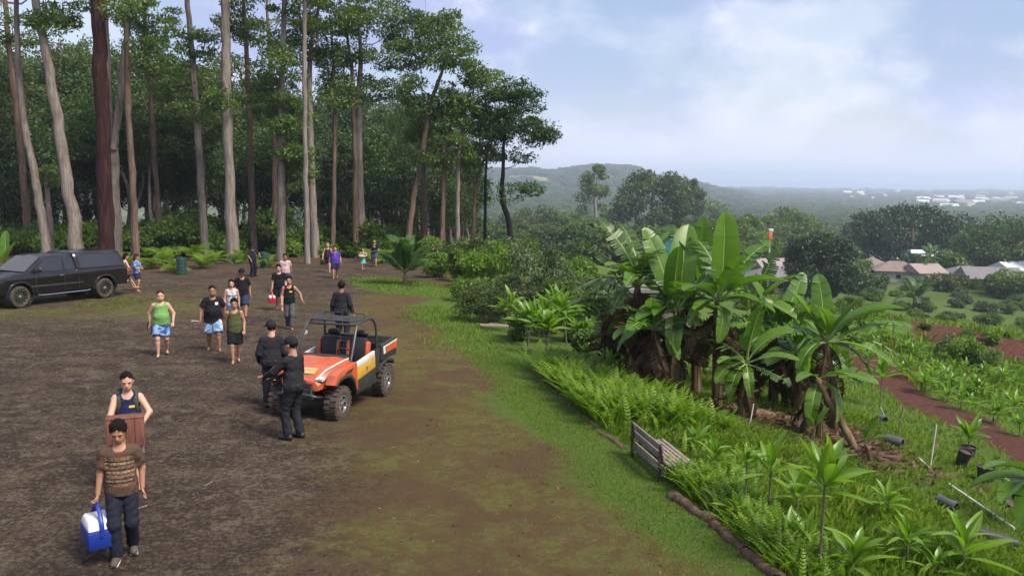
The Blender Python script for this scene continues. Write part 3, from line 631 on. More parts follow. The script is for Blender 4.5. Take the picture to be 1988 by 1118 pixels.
def village():
    # (roof px, py of the ground line in front, width m, depth m, wall h, turn deg, roof, wall, hip, label)
    H_ = [
     (1690, 538, 10, 9, 3.0, 18, ROOF_BROWN, WALL_BROWN, True, 'brown roofed house just right of the round dark tree'),
     (1738, 545, 12, 9, 3.0, -14, ROOF_BROWN, WALL_CREAM, True, 'long brown roofed house in the middle of the village'),
     (1790, 550, 8, 8, 3.2, 12, ROOF_PINK, WALL_BLUE, False, 'blue grey gabled house with white trim beside the coconut palm'),
     (1703, 517, 11, 8, 3.2, -6, ROOF_PALE, WALL_WHITE, False, 'pale roofed house at the top of the village'),
     (1788, 527, 9, 7, 5.0, 6, ROOF_PALE, WALL_WHITE, False, 'tall white block standing behind the long brown roof'),
     (1868, 552, 11, 8, 2.8, 10, ROOF_GREY, WALL_CREAM, True, 'low grey roofed house right of the palm'),
     (1918, 560, 14, 10, 3.0, -8, ROOF_GREY, WALL_BROWN, False, 'long dark grey roofed house at the right end of the village'),
     (1515, 562, 16, 10, 2.6, 4, ROOF_GREY, WALL_BROWN, True, 'dark roofed house half hidden behind the banana leaves'),
     (1498, 545, 9, 7, 3.6, 12, ROOF_PINK, WALL_WHITE, False, 'white walled house left of the round dark tree'),
     (1960, 545, 9, 8, 3.4, 20, ROOF_PALE, WALL_WHITE, False, 'small pale roofed house at the right picture edge'),
    ]
    for px, py, w, d, h, rz, rf, wl, hip, lab in H_:
        P = at(px, py); w, d, h = w * .74, d * .74, h * .85
        wins = [(0, a, h * .52, 1.0, .9) for a in np.arange(-w / 2 + 1.6, w / 2 - 1, 2.8)] + [(1, 0, h * .5, 1.0, .9)]
        make_hut('house', lab, 'house', P, R_(rz), (w, d, h), rf, wl, .26, .7, 'houses of the village below', wins, hip)
    # parked cars seen as roofs over the hedge by the right-hand houses
    for px, py, c, lab in ((1852, 528, WALL_WHITE, 'white van parked above the low grey roof'), (1876, 529, ROOF_PALE, 'silver van parked right of the white van')):
        P = at(px, py); t = thing('parked_van', lab, 'van', P, R_(8), 'vans parked in the village')
        b = MB(); b.prism([(-2.3, .35), (2.4, .35), (2.4, .95), (1.7, 1.15), (1.0, 1.95), (-2.2, 1.98), (-2.3, .9)], -.9, .9, 1, bev=.08); b.build('body', c, t)
        for sx in (-1.4, 1.5):
            for sy in (-.85, .85): q = MB(); q.lathe([(.0, -.1), (.33, -.1), (.36, 0), (.33, .1), (0, .1)], 14, M=frame((sx, sy, .36), x=(1, 0, 0), z=(0, 1, 0))); q.build('wheel', GLASS_DARK, t)
        for y0 in (-.92, .92): q = MB(); q.box((.2, y0, 1.55), (2.6, .02, .5)); q.build('window', GLASS_DARK, t, 0)
village()
def far_town():
    gg = np.random.default_rng(8); cols = [(ROOF_PALE, WALL_WHITE), (ROOF_PINK, WALL_CREAM), (ROOF_PALE, WALL_CREAM)]
    base = None; spots = []
    for i in range(46):
        px = gg.uniform(1770, 1990) if i < 30 else gg.uniform(1590, 1800); py = 385 + gg.uniform(-6, 26) if i < 30 else 375 + gg.uniform(-6, 16)
        spots.append(at(px, py))
    pr = []
    for rf, wl in cols:
        w, d, h = 18, 11, 5; b = MB(); b.box((0, 0, h / 2), (w, d, h)); b.add([(-w / 2, -d / 2, h), (-w / 2, d / 2, h), (-w / 2, 0, h + 3), (w / 2, -d / 2, h), (w / 2, d / 2, h), (w / 2, 0, h + 3)], [(0, 1, 2), (3, 5, 4), (0, 2, 5, 3), (1, 4, 5, 2)], 1)
        pr.append(b.build('far_house', [wl, rf], None, 0))
    place_copies(pr, [tuple(p) for p in spots], 'tiny pale house of the far town near the sea', 'houses of the far town', gg, 1.0, 2.2, 'house')
far_town()

def big_tree(px, py, w, hpx, top, bk, lf, name, lab, seed, k=46, n=150, flat=.9, low=.12, dome=False, crs=1.0, fill=True):
    """single valley tree: base pixel, crown width in px, top py"""
    gg = np.random.default_rng(seed); P = at(px, py); y = P[1]; s = pxm(y); h = (py - top) * s; cr = w * s / 2
    C = []
    while len(C) < k:
        q = gg.normal(size=3); q /= np.linalg.norm(q)
        q *= gg.uniform(.2, 1) ** (.25 if fill else .5)
        if q[2] < -.8: continue
        C.append(P + [q[0] * cr, q[1] * cr, h * (low + 1) / 2 + q[2] * h * (1 - low) / 2])
    c = cr * 2.2 / math.sqrt(k) * crs; lw = max(.34, y * .0030)
    tr = [([P - [0, 0, .4], P + [gg.normal() * .2, 0, h * .3], P + [gg.normal() * .4, 0, h * .6], P + [gg.normal() * .4, 0, h * .9]], [h * .035 + .05, h * .025 + .04, h * .015 + .03, .04])]
    return make_tree(name, lab, 'tree', tr, C, bk, lf, gg, None, n=n, ln=lw * 1.25, wd=lw * .7, crad=(c, c, c * .75))
V_ = [
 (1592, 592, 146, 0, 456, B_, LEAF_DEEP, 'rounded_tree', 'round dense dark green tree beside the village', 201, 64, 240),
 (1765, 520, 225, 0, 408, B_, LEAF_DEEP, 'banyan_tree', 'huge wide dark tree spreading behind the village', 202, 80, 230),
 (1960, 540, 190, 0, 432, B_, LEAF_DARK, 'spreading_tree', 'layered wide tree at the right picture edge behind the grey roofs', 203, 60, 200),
 (1520, 500, 120, 0, 410, B_, LEAF_GUM, 'rounded_tree', 'green domed tree left of the wide banyan', 204, 44, 170),
 (1446, 505, 80, 0, 418, B_, LEAF_FRESH, 'leafy_tree', 'lighter green leafy tree just right of the teal roof', 205, 36, 170),
 (1262, 500, 150, 0, 332, B_, LEAF_OLIVE, 'shaggy_tree', 'large shaggy tree mass rising behind the bananas', 206, 74, 200),
 (1330, 480, 70, 0, 342, B_, LEAF_OLIVE, 'shaggy_tree', 'right part of the shaggy tree mass behind the bananas', 207, 34, 180),
 (1155, 480, 68, 0, 324, P_, LEAF_GUM, 'tall_tree', 'tall open crowned tree standing left of the shaggy tree mass', 208, 22, 130),
 (1383, 470, 55, 0, 376, P_, LEAF_GUM, 'small_tree', 'thin flat topped tree with gaps right of the shaggy mass', 209, 12, 90),
 (1400, 520, 90, 0, 425, B_, LEAF_GUM, 'leafy_tree', 'green tree behind the teal roof', 212, 34, 160),
 (1100, 500, 110, 0, 420, B_, LEAF_GUM, 'leafy_tree', 'soft green tree in the valley left of the bananas', 213, 36, 150),
 (1030, 500, 120, 0, 405, B_, LEAF_OLIVE, 'leafy_tree', 'olive green tree in the valley behind the grey bush', 214, 36, 150),
 (1700, 470, 70, 0, 418, B_, LEAF_FRESH, 'leafy_tree', 'light green tree left of the wide banyan crown', 210, 30, 130),
 (1838, 545, 70, 0, 480, B_, LEAF_GUM, 'leafy_tree', 'small green tree between the village roofs and banyan', 215, 26, 130),
 (1690, 575, 60, 0, 535, B_, LEAF_DARK, 'small_tree', 'dark bushy tree in front of the brown roofed house', 216, 26, 130),
 (1975, 580, 80, 0, 520, B_, LEAF_GUM, 'leafy_tree', 'green tree before the small house at the right edge', 217, 26, 130),
 (1665, 548, 46, 0, 505, B_, LEAF_GUM, 'small_tree', 'small green tree hugging the brown roofed house', 220, 20, 110),
 (1765, 530, 44, 0, 492, B_, LEAF_DARK, 'small_tree', 'dark tree behind the long brown roof', 222, 18, 110),
 (1835, 565, 60, 0, 530, B_, LEAF_OLIVE, 'small_tree', 'olive tree right of the blue grey house', 223, 20, 110),
 (1945, 572, 52, 0, 530, B_, LEAF_DARK, 'small_tree', 'dark tree at the end of the long grey roof', 225, 20, 110),
 (1560, 575, 70, 0, 520, B_, LEAF_DARK, 'small_tree', 'dark tree left below the round tree', 226, 22, 120),
 (1640, 500, 60, 0, 462, B_, LEAF_OLIVE, 'leafy_tree', 'olive tree above the round dark tree on its right', 218, 24, 110),
 (1560, 470, 80, 0, 420, B_, LEAF_GUM, 'leafy_tree', 'hazy green tree behind the domed tree', 219, 26, 110),
]
for v in V_: big_tree(*v)

def far_wood():
    """the wooded valley as one mass: canopies instanced on points"""
    gg = np.random.default_rng(21); pts = []; sc = []
    def fill(a0, a1, d0, d1, step, s):
        for d in np.arange(d0, d1, step):
            n = int((a1 - a0) * d / step)
            for a in np.linspace(a0, a1, max(2, n)):
                a2 = a + gg.normal() * step / d * .35; d2 = d + gg.normal() * step * .35
                if gg.random() < .10: continue
                pts.append((d2 * math.sin(a2), d2 * math.cos(a2))); sc.append(s * gg.uniform(.7, 1.35))
    fill(R_(-9), R_(36), 120, 330, 7.5, .95); fill(R_(-12), R_(37), 330, 800, 13, 1.35); fill(R_(-14), R_(37), 800, 1700, 27, 2.6); fill(R_(-38), R_(38), 1700, 2700, 44, 3.8); fill(R_(12), R_(38), 2700, 5200, 85, 5.5)
    fill(R_(-38), R_(-14), 1300, 1700, 34, 3.0)
    P = np.array(pts); sc = np.array(sc); z = gz(P[:, 0], P[:, 1]); d = np.hypot(P[:, 0], P[:, 1]); az = np.arctan2(P[:, 0], P[:, 1])
    keep = np.ones(len(P), bool)
    # clearings: the village and its open slope, fields and the far town
    vil = (az > R_(14)) & (az < R_(34)) & (d < 235) | (az > R_(22)) & (az < R_(30)) & (d < 300); keep &= ~vil
    low = (az < R_(6)) & (d < 165); keep &= ~low
    fld = (lump(P[:, 0], P[:, 1], 190, 51) > .45) & (d > 700); keep &= ~fld
    town = (az > R_(20)) & (d > 900) & (gg.random(len(P)) < .5); keep &= ~town
    P, sc, z = P[keep], sc[keep], z[keep]
    me = bpy.data.meshes.new('valley_woodland'); me.vertices.add(len(P)); me.vertices.foreach_set('co', np.column_stack([P, z - .5 * sc]).astype(np.float32).ravel())
    a = me.attributes.new('size', 'FLOAT_VECTOR', 'POINT'); a.data.foreach_set('vector', np.column_stack([sc, sc, np.minimum(sc, .8 + .22 * sc)]).astype(np.float32).ravel())
    o = tag(link('valley_woodland', me), 'hazy woodland filling the valley below the slope', 'woodland', None, 'stuff')
    ng = bpy.data.node_groups.new('scatter_canopies', 'GeometryNodeTree'); ng.interface.new_socket('Geometry', in_out='INPUT', socket_type='NodeSocketGeometry'); ng.interface.new_socket('Geometry', in_out='OUTPUT', socket_type='NodeSocketGeometry')
    N = ng.nodes; L = ng.links; gi = N.new('NodeGroupInput'); go = N.new('NodeGroupOutput'); jn = N.new('GeometryNodeJoinGeometry')
    srcs = [[c for c in t.children if c.name.startswith('crown')][0] for t in WOODSRC]
    rv = N.new('FunctionNodeRandomValue'); rv.data_type = 'INT'; rv.inputs[4].default_value = 0; rv.inputs[5].default_value = len(srcs) - 1
    at_ = N.new('GeometryNodeInputNamedAttribute'); at_.data_type = 'FLOAT_VECTOR'; at_.inputs['Name'].default_value = 'size'
    rr = N.new('FunctionNodeRandomValue'); rr.data_type = 'FLOAT_VECTOR'; rr.inputs[1].default_value = (.1, .1, 6.28)
    for i, s in enumerate(srcs):
        ob = N.new('GeometryNodeObjectInfo'); ob.inputs['Object'].default_value = s; ob.transform_space = 'ORIGINAL'
        cmp_ = N.new('FunctionNodeCompare'); cmp_.data_type = 'INT'; cmp_.operation = 'EQUAL'; L.new(rv.outputs[2], cmp_.inputs[2]); cmp_.inputs[3].default_value = i
        ip = N.new('GeometryNodeInstanceOnPoints'); L.new(gi.outputs[0], ip.inputs['Points']); L.new(cmp_.outputs[0], ip.inputs['Selection']); L.new(ob.outputs['Geometry'], ip.inputs['Instance']); L.new(at_.outputs[0], ip.inputs['Scale']); L.new(rr.outputs[0], ip.inputs['Rotation'])
        L.new(ip.outputs[0], jn.inputs[0])
    L.new(jn.outputs[0], go.inputs[0]); md = o.modifiers.new('scatter', 'NODES'); md.node_group = ng
# three valley trees whose crowns also stand, copied, for the woodland mass
WOODSRC = []
for sd_, h_, c_, k_, lf_, px_, py_, lab_ in ((301, 9, 4.6, 30, LEAF_GUM, 1470, 492, 'middling green tree low in the valley behind the teal roof'), (302, 8, 5.2, 32, LEAF_OLIVE, 1070, 476, 'broad olive tree in the valley right of the curved black tree'), (303, 7, 4.4, 28, LEAF_DARK, 1180, 490, 'low dark tree under the tall open crowned one')):
    t_ = proto_tree(sd_, h_, c_, k_, B_, lf_, .1, n=95, ln=.75, wd=.5, crad=(1.7, 1.7, 1.0), name='valley_tree', flat=.9, lean=.02); q_ = at(px_, py_); t_.location = q_; tag(t_, lab_, 'tree'); WOODSRC.append(t_)
far_wood()

def frond_mesh(seed, L_, arch, nl=26, wl=.5):
    """palm frond along +Y: rachis and two rows of leaflets"""
    gg = np.random.default_rng(seed); t = np.linspace(0, 1, 12); mb = MB()
    path = np.stack([0 * t, L_ * t * (1 - .18 * t ** 2), L_ * arch * (t * .55 - 1.05 * t ** 2.2)], 1)
    mb.tube(path, np.linspace(.03, .006, 12) * L_ / 2.5, 5)
    for i in range(nl):
        q = .12 + .86 * i / nl; j = q * 11; a = int(min(10, j)); p = path[a] + (path[a + 1] - path[a]) * (j - a); T = nrm(path[a + 1] - path[a])
        ll = wl * L_ * .5 * math.sin(math.pi * min(1, .18 + q * .82)) ** .6 * gg.uniform(.85, 1.1)
        for sx in (-1, 1):
            d = nrm(np.array([sx, .55, 0]) + T * .5 + [0, 0, -.25 + gg.normal() * .12]); e = p + d * ll + [0, 0, -.22 * ll]; w = .022 * L_
            m = (p + e) / 2 + [0, 0, .05 * ll]; mb.add([p - T * w * .5, p + T * w * .5, m + T * w, m - T * w, e], [(0, 1, 2, 3), (3, 2, 4)])
    me = mb.mesh('frond', LEAF_PALM, 0); a = me.attributes.new('tint', 'FLOAT', 'POINT'); a.data.foreach_set('value', np.clip(gg.normal(.5, .16, len(me.vertices)), 0, 1).astype(np.float32)); return me
LEAF_PALM = leaf_mat('palm_leaves', [(.03, .075, .018), (.06, .125, .028), (.11, .17, .045)], .35, .4)
FRONDS = [frond_mesh(1, 1, .75), frond_mesh(2, 1, .45), frond_mesh(3, 1, .2)]
def palm(px, py, h, fl, nf, lab, seed, lean=0.0, spread=(15, 75), bk=None, P=None):
    gg = np.random.default_rng(seed); P = at(px, py) if P is None else P; root = thing('coconut_palm', lab, 'palm tree', tuple(P), 0)
    tp = np.array([lean * h, 0, h]); mb = MB(); q = spline([(0, 0, -.2), (lean * h * .2, 0, h * .4), tp * .999], 14); r = np.linspace(1.35, .8, 14) * (.035 * fl + .02); r[0] *= 1.3; mb.tube(q, r, 9); mb.build('trunk', bk or B_, root, 60)
    for i in range(nf):
        o = link('frond', FRONDS[i % 3], root); a = i * 2.4 + gg.normal() * .2; e = R_(gg.uniform(*spread)) if i else R_(82)
        o.location = tuple(tp); o.rotation_euler = (e, 0, a); o.scale = (fl * gg.uniform(.85, 1.1),) * 3
    return root
palm(1800, 549, 6.0, 4.2, 15, 'coconut palm standing in front of the blue grey gabled house', 31, .03, (-15, 65))
palm(1772, 600, 1.6, 5.0, 13, 'young pale palm on the grassy slope below the village', 32, .1, (20, 70))
palm(1862, 520, 6.5, 3.8, 14, 'tall coconut palm right of the wide banyan', 33, .05, (-20, 60))
palm(1668, 560, 1.0, 4.0, 12, 'palm clump beside the round dark tree', 34, .0, (20, 75))
palm(786, 553, .55, 2.6, 13, 'young palm on the lawn where the path bends', 35, .0, (25, 80))
# ------------------------------------------------------------------ garden plants
LEAF_BANANA = leaf_mat('banana_leaf', [(.055, .125, .012), (.090, .185, .018), (.145, .255, .028)], .42, .38, .5)
LEAF_BANANA_D = leaf_mat('old_banana_leaf', [(.038, .080, .016), (.062, .118, .022), (.095, .155, .036)], .35, .42, .5)
RIB_PALE = mat('pale_midrib', (.22, .30, .09), .5)
DEAD_LEAF = leaf_mat('dead_banana_leaf', [(.026, .015, .010), (.070, .042, .026), (.16, .11, .068)], .2, .8, .1)
STEM_BAN = bark('banana_stem', (.045, .022, .014), (.13, .085, .05), (.19, .17, .08), .8)
LEAF_TI = leaf_mat('ti_leaf', [(.060, .135, .012), (.110, .215, .018), (.19, .30, .03)], .42, .35, .5)
LEAF_FERN = leaf_mat('fern_frond', [(.075, .145, .011), (.135, .235, .017), (.24, .33, .034)], .45, .5, .3)
GRASS_M = leaf_mat('grass_blade', [(.055, .105, .010), (.095, .170, .016), (.15, .22, .028), (.22, .23, .065)], .4, .6, .2)
STEM_TI = mat('ti_stem', (.16, .12, .085), .8, noise=(30, (.09, .07, .05)))
def set_tint(me, v):
    a = me.attributes.new('tint', 'FLOAT', 'POINT'); a.data.foreach_set('value', np.clip(v, 0, 1).astype(np.float32)); return me
def banana_leaf(seed, arch, torn, wid=.135, mt=None, pet=.16, fold=.35):
    """leaf of unit length along +Y (petiole first), the blade in strips from midrib to margin; torn ones have gaps and hanging strips"""
    gg = np.random.default_rng(seed); n = 22 if torn else 16; mb = MB()
    def mid(t): return np.array([.02 * math.sin(3 * t + seed), t * (1 - .25 * arch * t), arch * (.30 * t - .78 * t * t)])
    def w(t): t = (t - pet) / (1 - pet); return wid * max(.0, min(1, t * 5.5)) ** .6 * (1 - max(0, t - .45) ** 2.4 / (.55 ** 2.4)) ** .6 if 0 <= t <= 1 else 0
    T = np.linspace(pet, 1, n + 1)
    for sx in (-1, 1):
        drop = 0.0
        for i in range(n):
            t0, t1 = T[i], T[i + 1]; gap = 0.0
            if torn and gg.random() < torn: gap = gg.uniform(.1, .35) * (t1 - t0); drop = gg.uniform(0, .9) * torn
            p0, p1 = mid(t0), mid(t1); w0, w1 = w(t0), w(t1); fo = fold - drop
            q0 = p0 + np.array([sx * w0 * .98, .18 * w0 + gap, w0 * fo - drop * w0 * .4]); q1 = p1 + np.array([sx * w1 * .98, .18 * w1 - gap * .4, w1 * fo - drop * w1 * .4])
            m0 = p0 + np.array([sx * w0 * .52, .08 * w0 + gap * .6, w0 * fo * .72]); m1 = p1 + np.array([sx * w1 * .52, .08 * w1 - gap * .2, w1 * fo * .72])
            if sx < 0: mb.add([p0, m0, q0, p1, m1, q1], [(0, 3, 4, 1), (1, 4, 5, 2)])
            else: mb.add([p0, m0, q0, p1, m1, q1], [(0, 1, 4, 3), (1, 2, 5, 4)])
    nv = mb.n
    tt = np.linspace(0, .99, 12); mb.tube(np.array([mid(t) - np.array([0, 0, .004]) for t in tt]), np.linspace(.018, .003, 12), 5, 1)
    me = bpy.data.meshes.new('banana_leaf'); me.from_pydata(np.concatenate(mb.v).tolist(), [], mb.f); me.materials.append(mt or LEAF_BANANA); me.materials.append(RIB_PALE if mt is not DEAD_LEAF else DEAD_LEAF); me.polygons.foreach_set('material_index', mb.m)
    me.shade_smooth(); base = gg.uniform(.3, .7); tv = np.full(mb.n, base) + np.repeat(gg.normal(0, .06, (mb.n + 5) // 6), 6)[:mb.n]
    return set_tint(me, tv)
BL = {'up': [banana_leaf(1, .14, .06), banana_leaf(2, .22, .12, .15), banana_leaf(12, .18, .4, .14)], 'arch': [banana_leaf(3, .45, .25), banana_leaf(4, .6, .1, .15), banana_leaf(13, .55, .55), banana_leaf(14, .7, .4)], 'droop': [banana_leaf(5, .95, .35), banana_leaf(6, .85, .15, .15)],
      'torn': [banana_leaf(7, .5, .8, .14, LEAF_BANANA_D), banana_leaf(8, .75, .9, .14, LEAF_BANANA_D), banana_leaf(9, .3, .85, .14, LEAF_BANANA_D)], 'dead': [banana_leaf(10, .9, .9, .13, DEAD_LEAF, .05, -.5), banana_leaf(11, 1.1, .9, .11, DEAD_LEAF, .05, -.7), banana_leaf(15, 1.3, .9, .10, DEAD_LEAF, .05, -.9)]}
def put_leaf(root, org, d, kind, L_, gg, nm='leaf', lab=None):
    me = BL[kind][int(gg.integers(len(BL[kind])))]; o = link(nm, me, root); d = nrm(d)
    hint = np.array([0, 0, 1.0]) if abs(d[2]) < .8 else nrm([-d[0] * 2 + gg.normal() * .3, -d[1] * 2 - .6 + gg.normal() * .3, .3])
    M = frame(org, y=d, z=hint - d * (hint @ d)); M2 = Matrix(M.tolist()) @ Matrix.Rotation(gg.normal() * .25, 4, 'Y') @ Matrix.Diagonal((L_ * gg.uniform(.9, 1.1), L_, L_, 1)); o.matrix_local = M2
    if lab: o['label'] = lab
    return o
def sdir(ang, tow):
    a, t = R_(ang), R_(tow); return np.array([math.sin(a) * math.cos(t), -math.sin(t), math.cos(a) * math.cos(t)])
def banana(px, py, cx, cy, leaves, lab, seed, dead=10, r=.10, extra=3, P=None):
    """base pixel, top-of-stem pixel; leaves: (screen angle from up, degrees towards the camera, length m, kind)"""
    gg = np.random.default_rng(seed); P = at(px, py) if P is None else P; top = atd(cx, cy, P[1]) - P; root = thing('banana_plant', lab, 'banana plant', tuple(P), 0, 'banana plants of the clump on the slope')
    mb = MB(); q = spline([(0, 0, -.15), top * [.4, 1, .5], top], 12); mb.tube(q, np.linspace(r * 1.35, r * .6, 12) * (1 + .06 * np.sin(np.arange(12) * 2.1)), 10)
    for k in range(7):      # sheath edges spiralling up the stem
        a = k * 2.4; z0 = .15 + .1 * k; mb.tube([q[0] + [r * 1.25 * math.cos(a), r * 1.25 * math.sin(a), .15], q[5] + [r * 1.08 * math.cos(a + .3), r * 1.08 * math.sin(a + .3), 0], q[10] + [r * .7 * math.cos(a + .6), r * .7 * math.sin(a + .6), 0]], .012, 4)
    mb.build('stem', STEM_BAN, root, 50)
    for ang, tow, L_, kd in leaves: put_leaf(root, top, sdir(ang, tow), kd, L_, gg)
    for k in range(extra + 6 * (r > .08)):
        put_leaf(root, top, sdir(gg.uniform(-100, 100), gg.uniform(-70, -15) if k % 3 else gg.uniform(5, 60)), ('arch', 'torn', 'arch', 'droop')[k % 4], gg.uniform(1.1, 1.75), gg)
    for k in range(int(dead * 1.15)):
        a = gg.uniform(0, 6.28); h = gg.uniform(.55, 1.0); put_leaf(root, top * h, np.array([math.cos(a) * .4, math.sin(a) * .4, gg.uniform(-.9, -.1)]), 'dead', gg.uniform(.8, 1.5) * min(1, top[2] / 1.8), gg, 'dead_leaf', None)
    return root
banana(1228, 752, 1238, 556, [(-68, 20, 2.0, 'torn'), (-45, -10, 1.9, 'torn'), (-22, 10, 2.0, 'torn'), (-5, -15, 2.1, 'torn'), (18, 5, 1.9, 'torn'), (-85, -10, 1.7, 'torn'), (45, 30, 1.5, 'torn'), (-100, 40, 1.3, 'torn'), (10, 35, 1.8, 'torn'), (-35, 30, 1.7, 'arch')], 'tall tattered banana plant with a skirt of dead brown leaves, leftmost of the clump', 41, 26, .13)
banana(1318, 772, 1312, 605, [(-8, 25, 1.9, 'up'), (-20, -5, 2.2, 'up'), (-82, 35, 2.0, 'arch'), (10, -15, 2.3, 'up'), (60, 40, 1.4, 'arch'), (-160, 60, 1.3, 'droop'), (35, 5, 2.0, 'arch'), (-55, 50, 1.4, 'arch')], 'banana plant with a broad bright upright leaf and one long leaf reaching left', 42, 14)
banana(1352, 765, 1345, 560, [(2, 15, 1.9, 'up'), (-14, 0, 1.7, 'up'), (30, 20, 1.5, 'arch'), (-40, 20, 1.5, 'torn')], 'banana plant with a rolled pale new leaf before the teal roof', 52, 12)
banana(1392, 792, 1392, 585, [(3, 15, 2.2, 'up'), (-3, -20, 2.2, 'torn'), (28, 0, 2.1, 'arch'), (48, 20, 1.8, 'arch'), (-48, 35, 1.6, 'arch'), (75, 30, 1.5, 'arch'), (165, 60, 1.2, 'droop'), (15, 35, 1.6, 'up')], 'banana plant with tall ribbed upright leaf in the middle of the clump', 43, 14)
banana(1438, 812, 1447, 706, [(2, 22, 1.75, 'up'), (-60, 40, 1.3, 'arch'), (62, 30, 1.3, 'arch'), (-172, 65, .9, 'droop'), (-115, 45, 1.1, 'droop'), (100, 40, 1.2, 'torn'), (35, 10, 1.4, 'arch')], 'low banana plant with one tall bright upright leaf at the front of the clump', 44, 12, .075, 2)
banana(1500, 788, 1505, 650, [(40, 10, 1.9, 'arch'), (-20, 0, 1.7, 'up'), (70, 25, 1.7, 'arch'), (15, 20, 1.6, 'torn'), (-60, 20, 1.5, 'arch'), (25, -10, 1.9, 'up')], 'banana plant with arching leaves between the upright leaf and the slanting stem', 45, 16)
banana(1548, 800, 1540, 690, [(-30, 20, 1.5, 'torn'), (35, 20, 1.5, 'arch'), (5, 0, 1.6, 'up'), (-75, 30, 1.3, 'arch')], 'shadowed banana plant behind the heap of dead leaves', 53, 20)
banana(1625, 838, 1602, 665, [(-32, 10, 1.7, 'up'), (-8, -5, 1.7, 'up'), (42, 10, 2.1, 'arch'), (62, 5, 2.3, 'arch'), (78, 15, 2.1, 'torn'), (-62, 20, 1.8, 'arch'), (100, 20, 1.6, 'droop'), (20, 25, 1.5, 'up'), (-95, 35, 1.4, 'droop'), (55, -20, 1.8, 'arch')], 'rightmost banana plant with long leaves sweeping right over the slope', 46, 14, .11)
banana(1590, 850, 1588, 735, [(-140, 50, 1.2, 'droop'), (130, 50, 1.2, 'droop'), (60, 40, 1.1, 'arch'), (-60, 40, 1.0, 'arch')], 'small banana sucker with drooping leaves beside the slanting stem', 47, 8, .06, 1)
banana(2048, 1030, 2022, 935, [(-78, 30, 1.5, 'arch'), (-58, 5, 1.3, 'arch'), (-100, 40, 1.2, 'droop'), (0, 10, 1.3, 'up'), (-85, -20, 1.2, 'arch')], 'banana plant reaching in from the right picture edge over the pots', 48, 2, .07, 1)
banana(12, 560, 8, 520, [(-35, 20, 1.7, 'up'), (30, 20, 1.8, 'up'), (0, -10, 1.9, 'up'), (60, 30, 1.5, 'arch'), (-70, 20, 1.5, 'arch')], 'small bright banana plant beyond the bonnet of the black truck', 49, 0, .08, 2, P=np.array([-24.5, 41.0, float(gz(-24.5, 41.0))]))
banana(1690, 900, 1678, 862, [(5, 20, .8, 'up'), (40, 20, .6, 'arch')], 'tiny banana sucker at the foot of the slanting stem', 50, 2, .03, 0)
banana(1575, 860, 1582, 828, [(20, 20, .55, 'up'), (-30, 20, .5, 'up')], 'tiny leafy sucker standing on the litter below the clump', 51, 3, .03, 0)

banana(1275, 770, 1270, 640, [(-40, 30, 1.6, 'torn'), (15, 20, 1.6, 'torn'), (-75, 30, 1.4, 'arch'), (60, 30, 1.3, 'torn'), (-10, 40, 1.3, 'up'), (100, 50, 1.1, 'droop')], 'shorter tattered banana plant in front of the leftmost one', 54, 18)
banana(1465, 775, 1462, 600, [(12, 10, 1.8, 'torn'), (35, 0, 1.9, 'arch'), (-25, 15, 1.6, 'torn'), (65, 20, 1.5, 'arch'), (-60, 25, 1.3, 'arch'), (25, 35, 1.3, 'up')], 'banana plant with half torn leaves behind the low bright one', 55, 16)
banana(1200, 735, 1190, 600, [(-55, 25, 1.5, 'torn'), (-20, 10, 1.5, 'torn'), (-85, 40, 1.3, 'torn'), (20, 0, 1.4, 'torn'), (-110, 40, 1.1, 'torn')], 'small ragged banana plant at the far left of the clump', 56, 10, .08)
# slanting cut banana stem, fallen stem pieces, litter
def stem_log(a, b, r, name, lab, mt, seed=1):
    gg = np.random.default_rng(seed); a = np.asarray(a, float); b = np.asarray(b, float); root_loc = a; q = spline([a - a, (b - a) * .5 + [0, 0, .03], b - a], 12); mb = MB(); mb.tube(q + gg.normal(size=(12, 3)) * r * .06, np.linspace(r * 1.05, r * .8, 12) * (1 + gg.normal(size=12) * .06), 10)
    o = mb.build(name, mt, None, 50); o.location = tuple(a); return o
pa = at(1668, 880); pb = atd(1585, 735, pa[1] + .6)
tag(stem_log(pa - [0, 0, .05], pb, .085, 'slanting_banana_stem', None, STEM_BAN), 'bare banana stem slanting to the left above the leaf litter', 'banana stem')
for i, (x0, y0, x1, y1, r, lab) in enumerate(((1452, 806, 1500, 812, .10, 'pale cut banana stem lying at the foot of the clump'), (1520, 815, 1600, 826, .07, 'brown fallen banana stem lying under the slanting one'), (1640, 868, 1730, 905, .06, 'thin grey stem lying on the litter downhill'), (1410, 770, 1360, 795, .08, 'dark fallen stem in the shade of the clump'))):
    a = at(x0, y0); b = at(x1, y1); tag(stem_log(a + [0, 0, r * .7], b + [0, 0, r * .7], r, 'fallen_stem', None, STEM_BAN, i), lab, 'fallen stem')
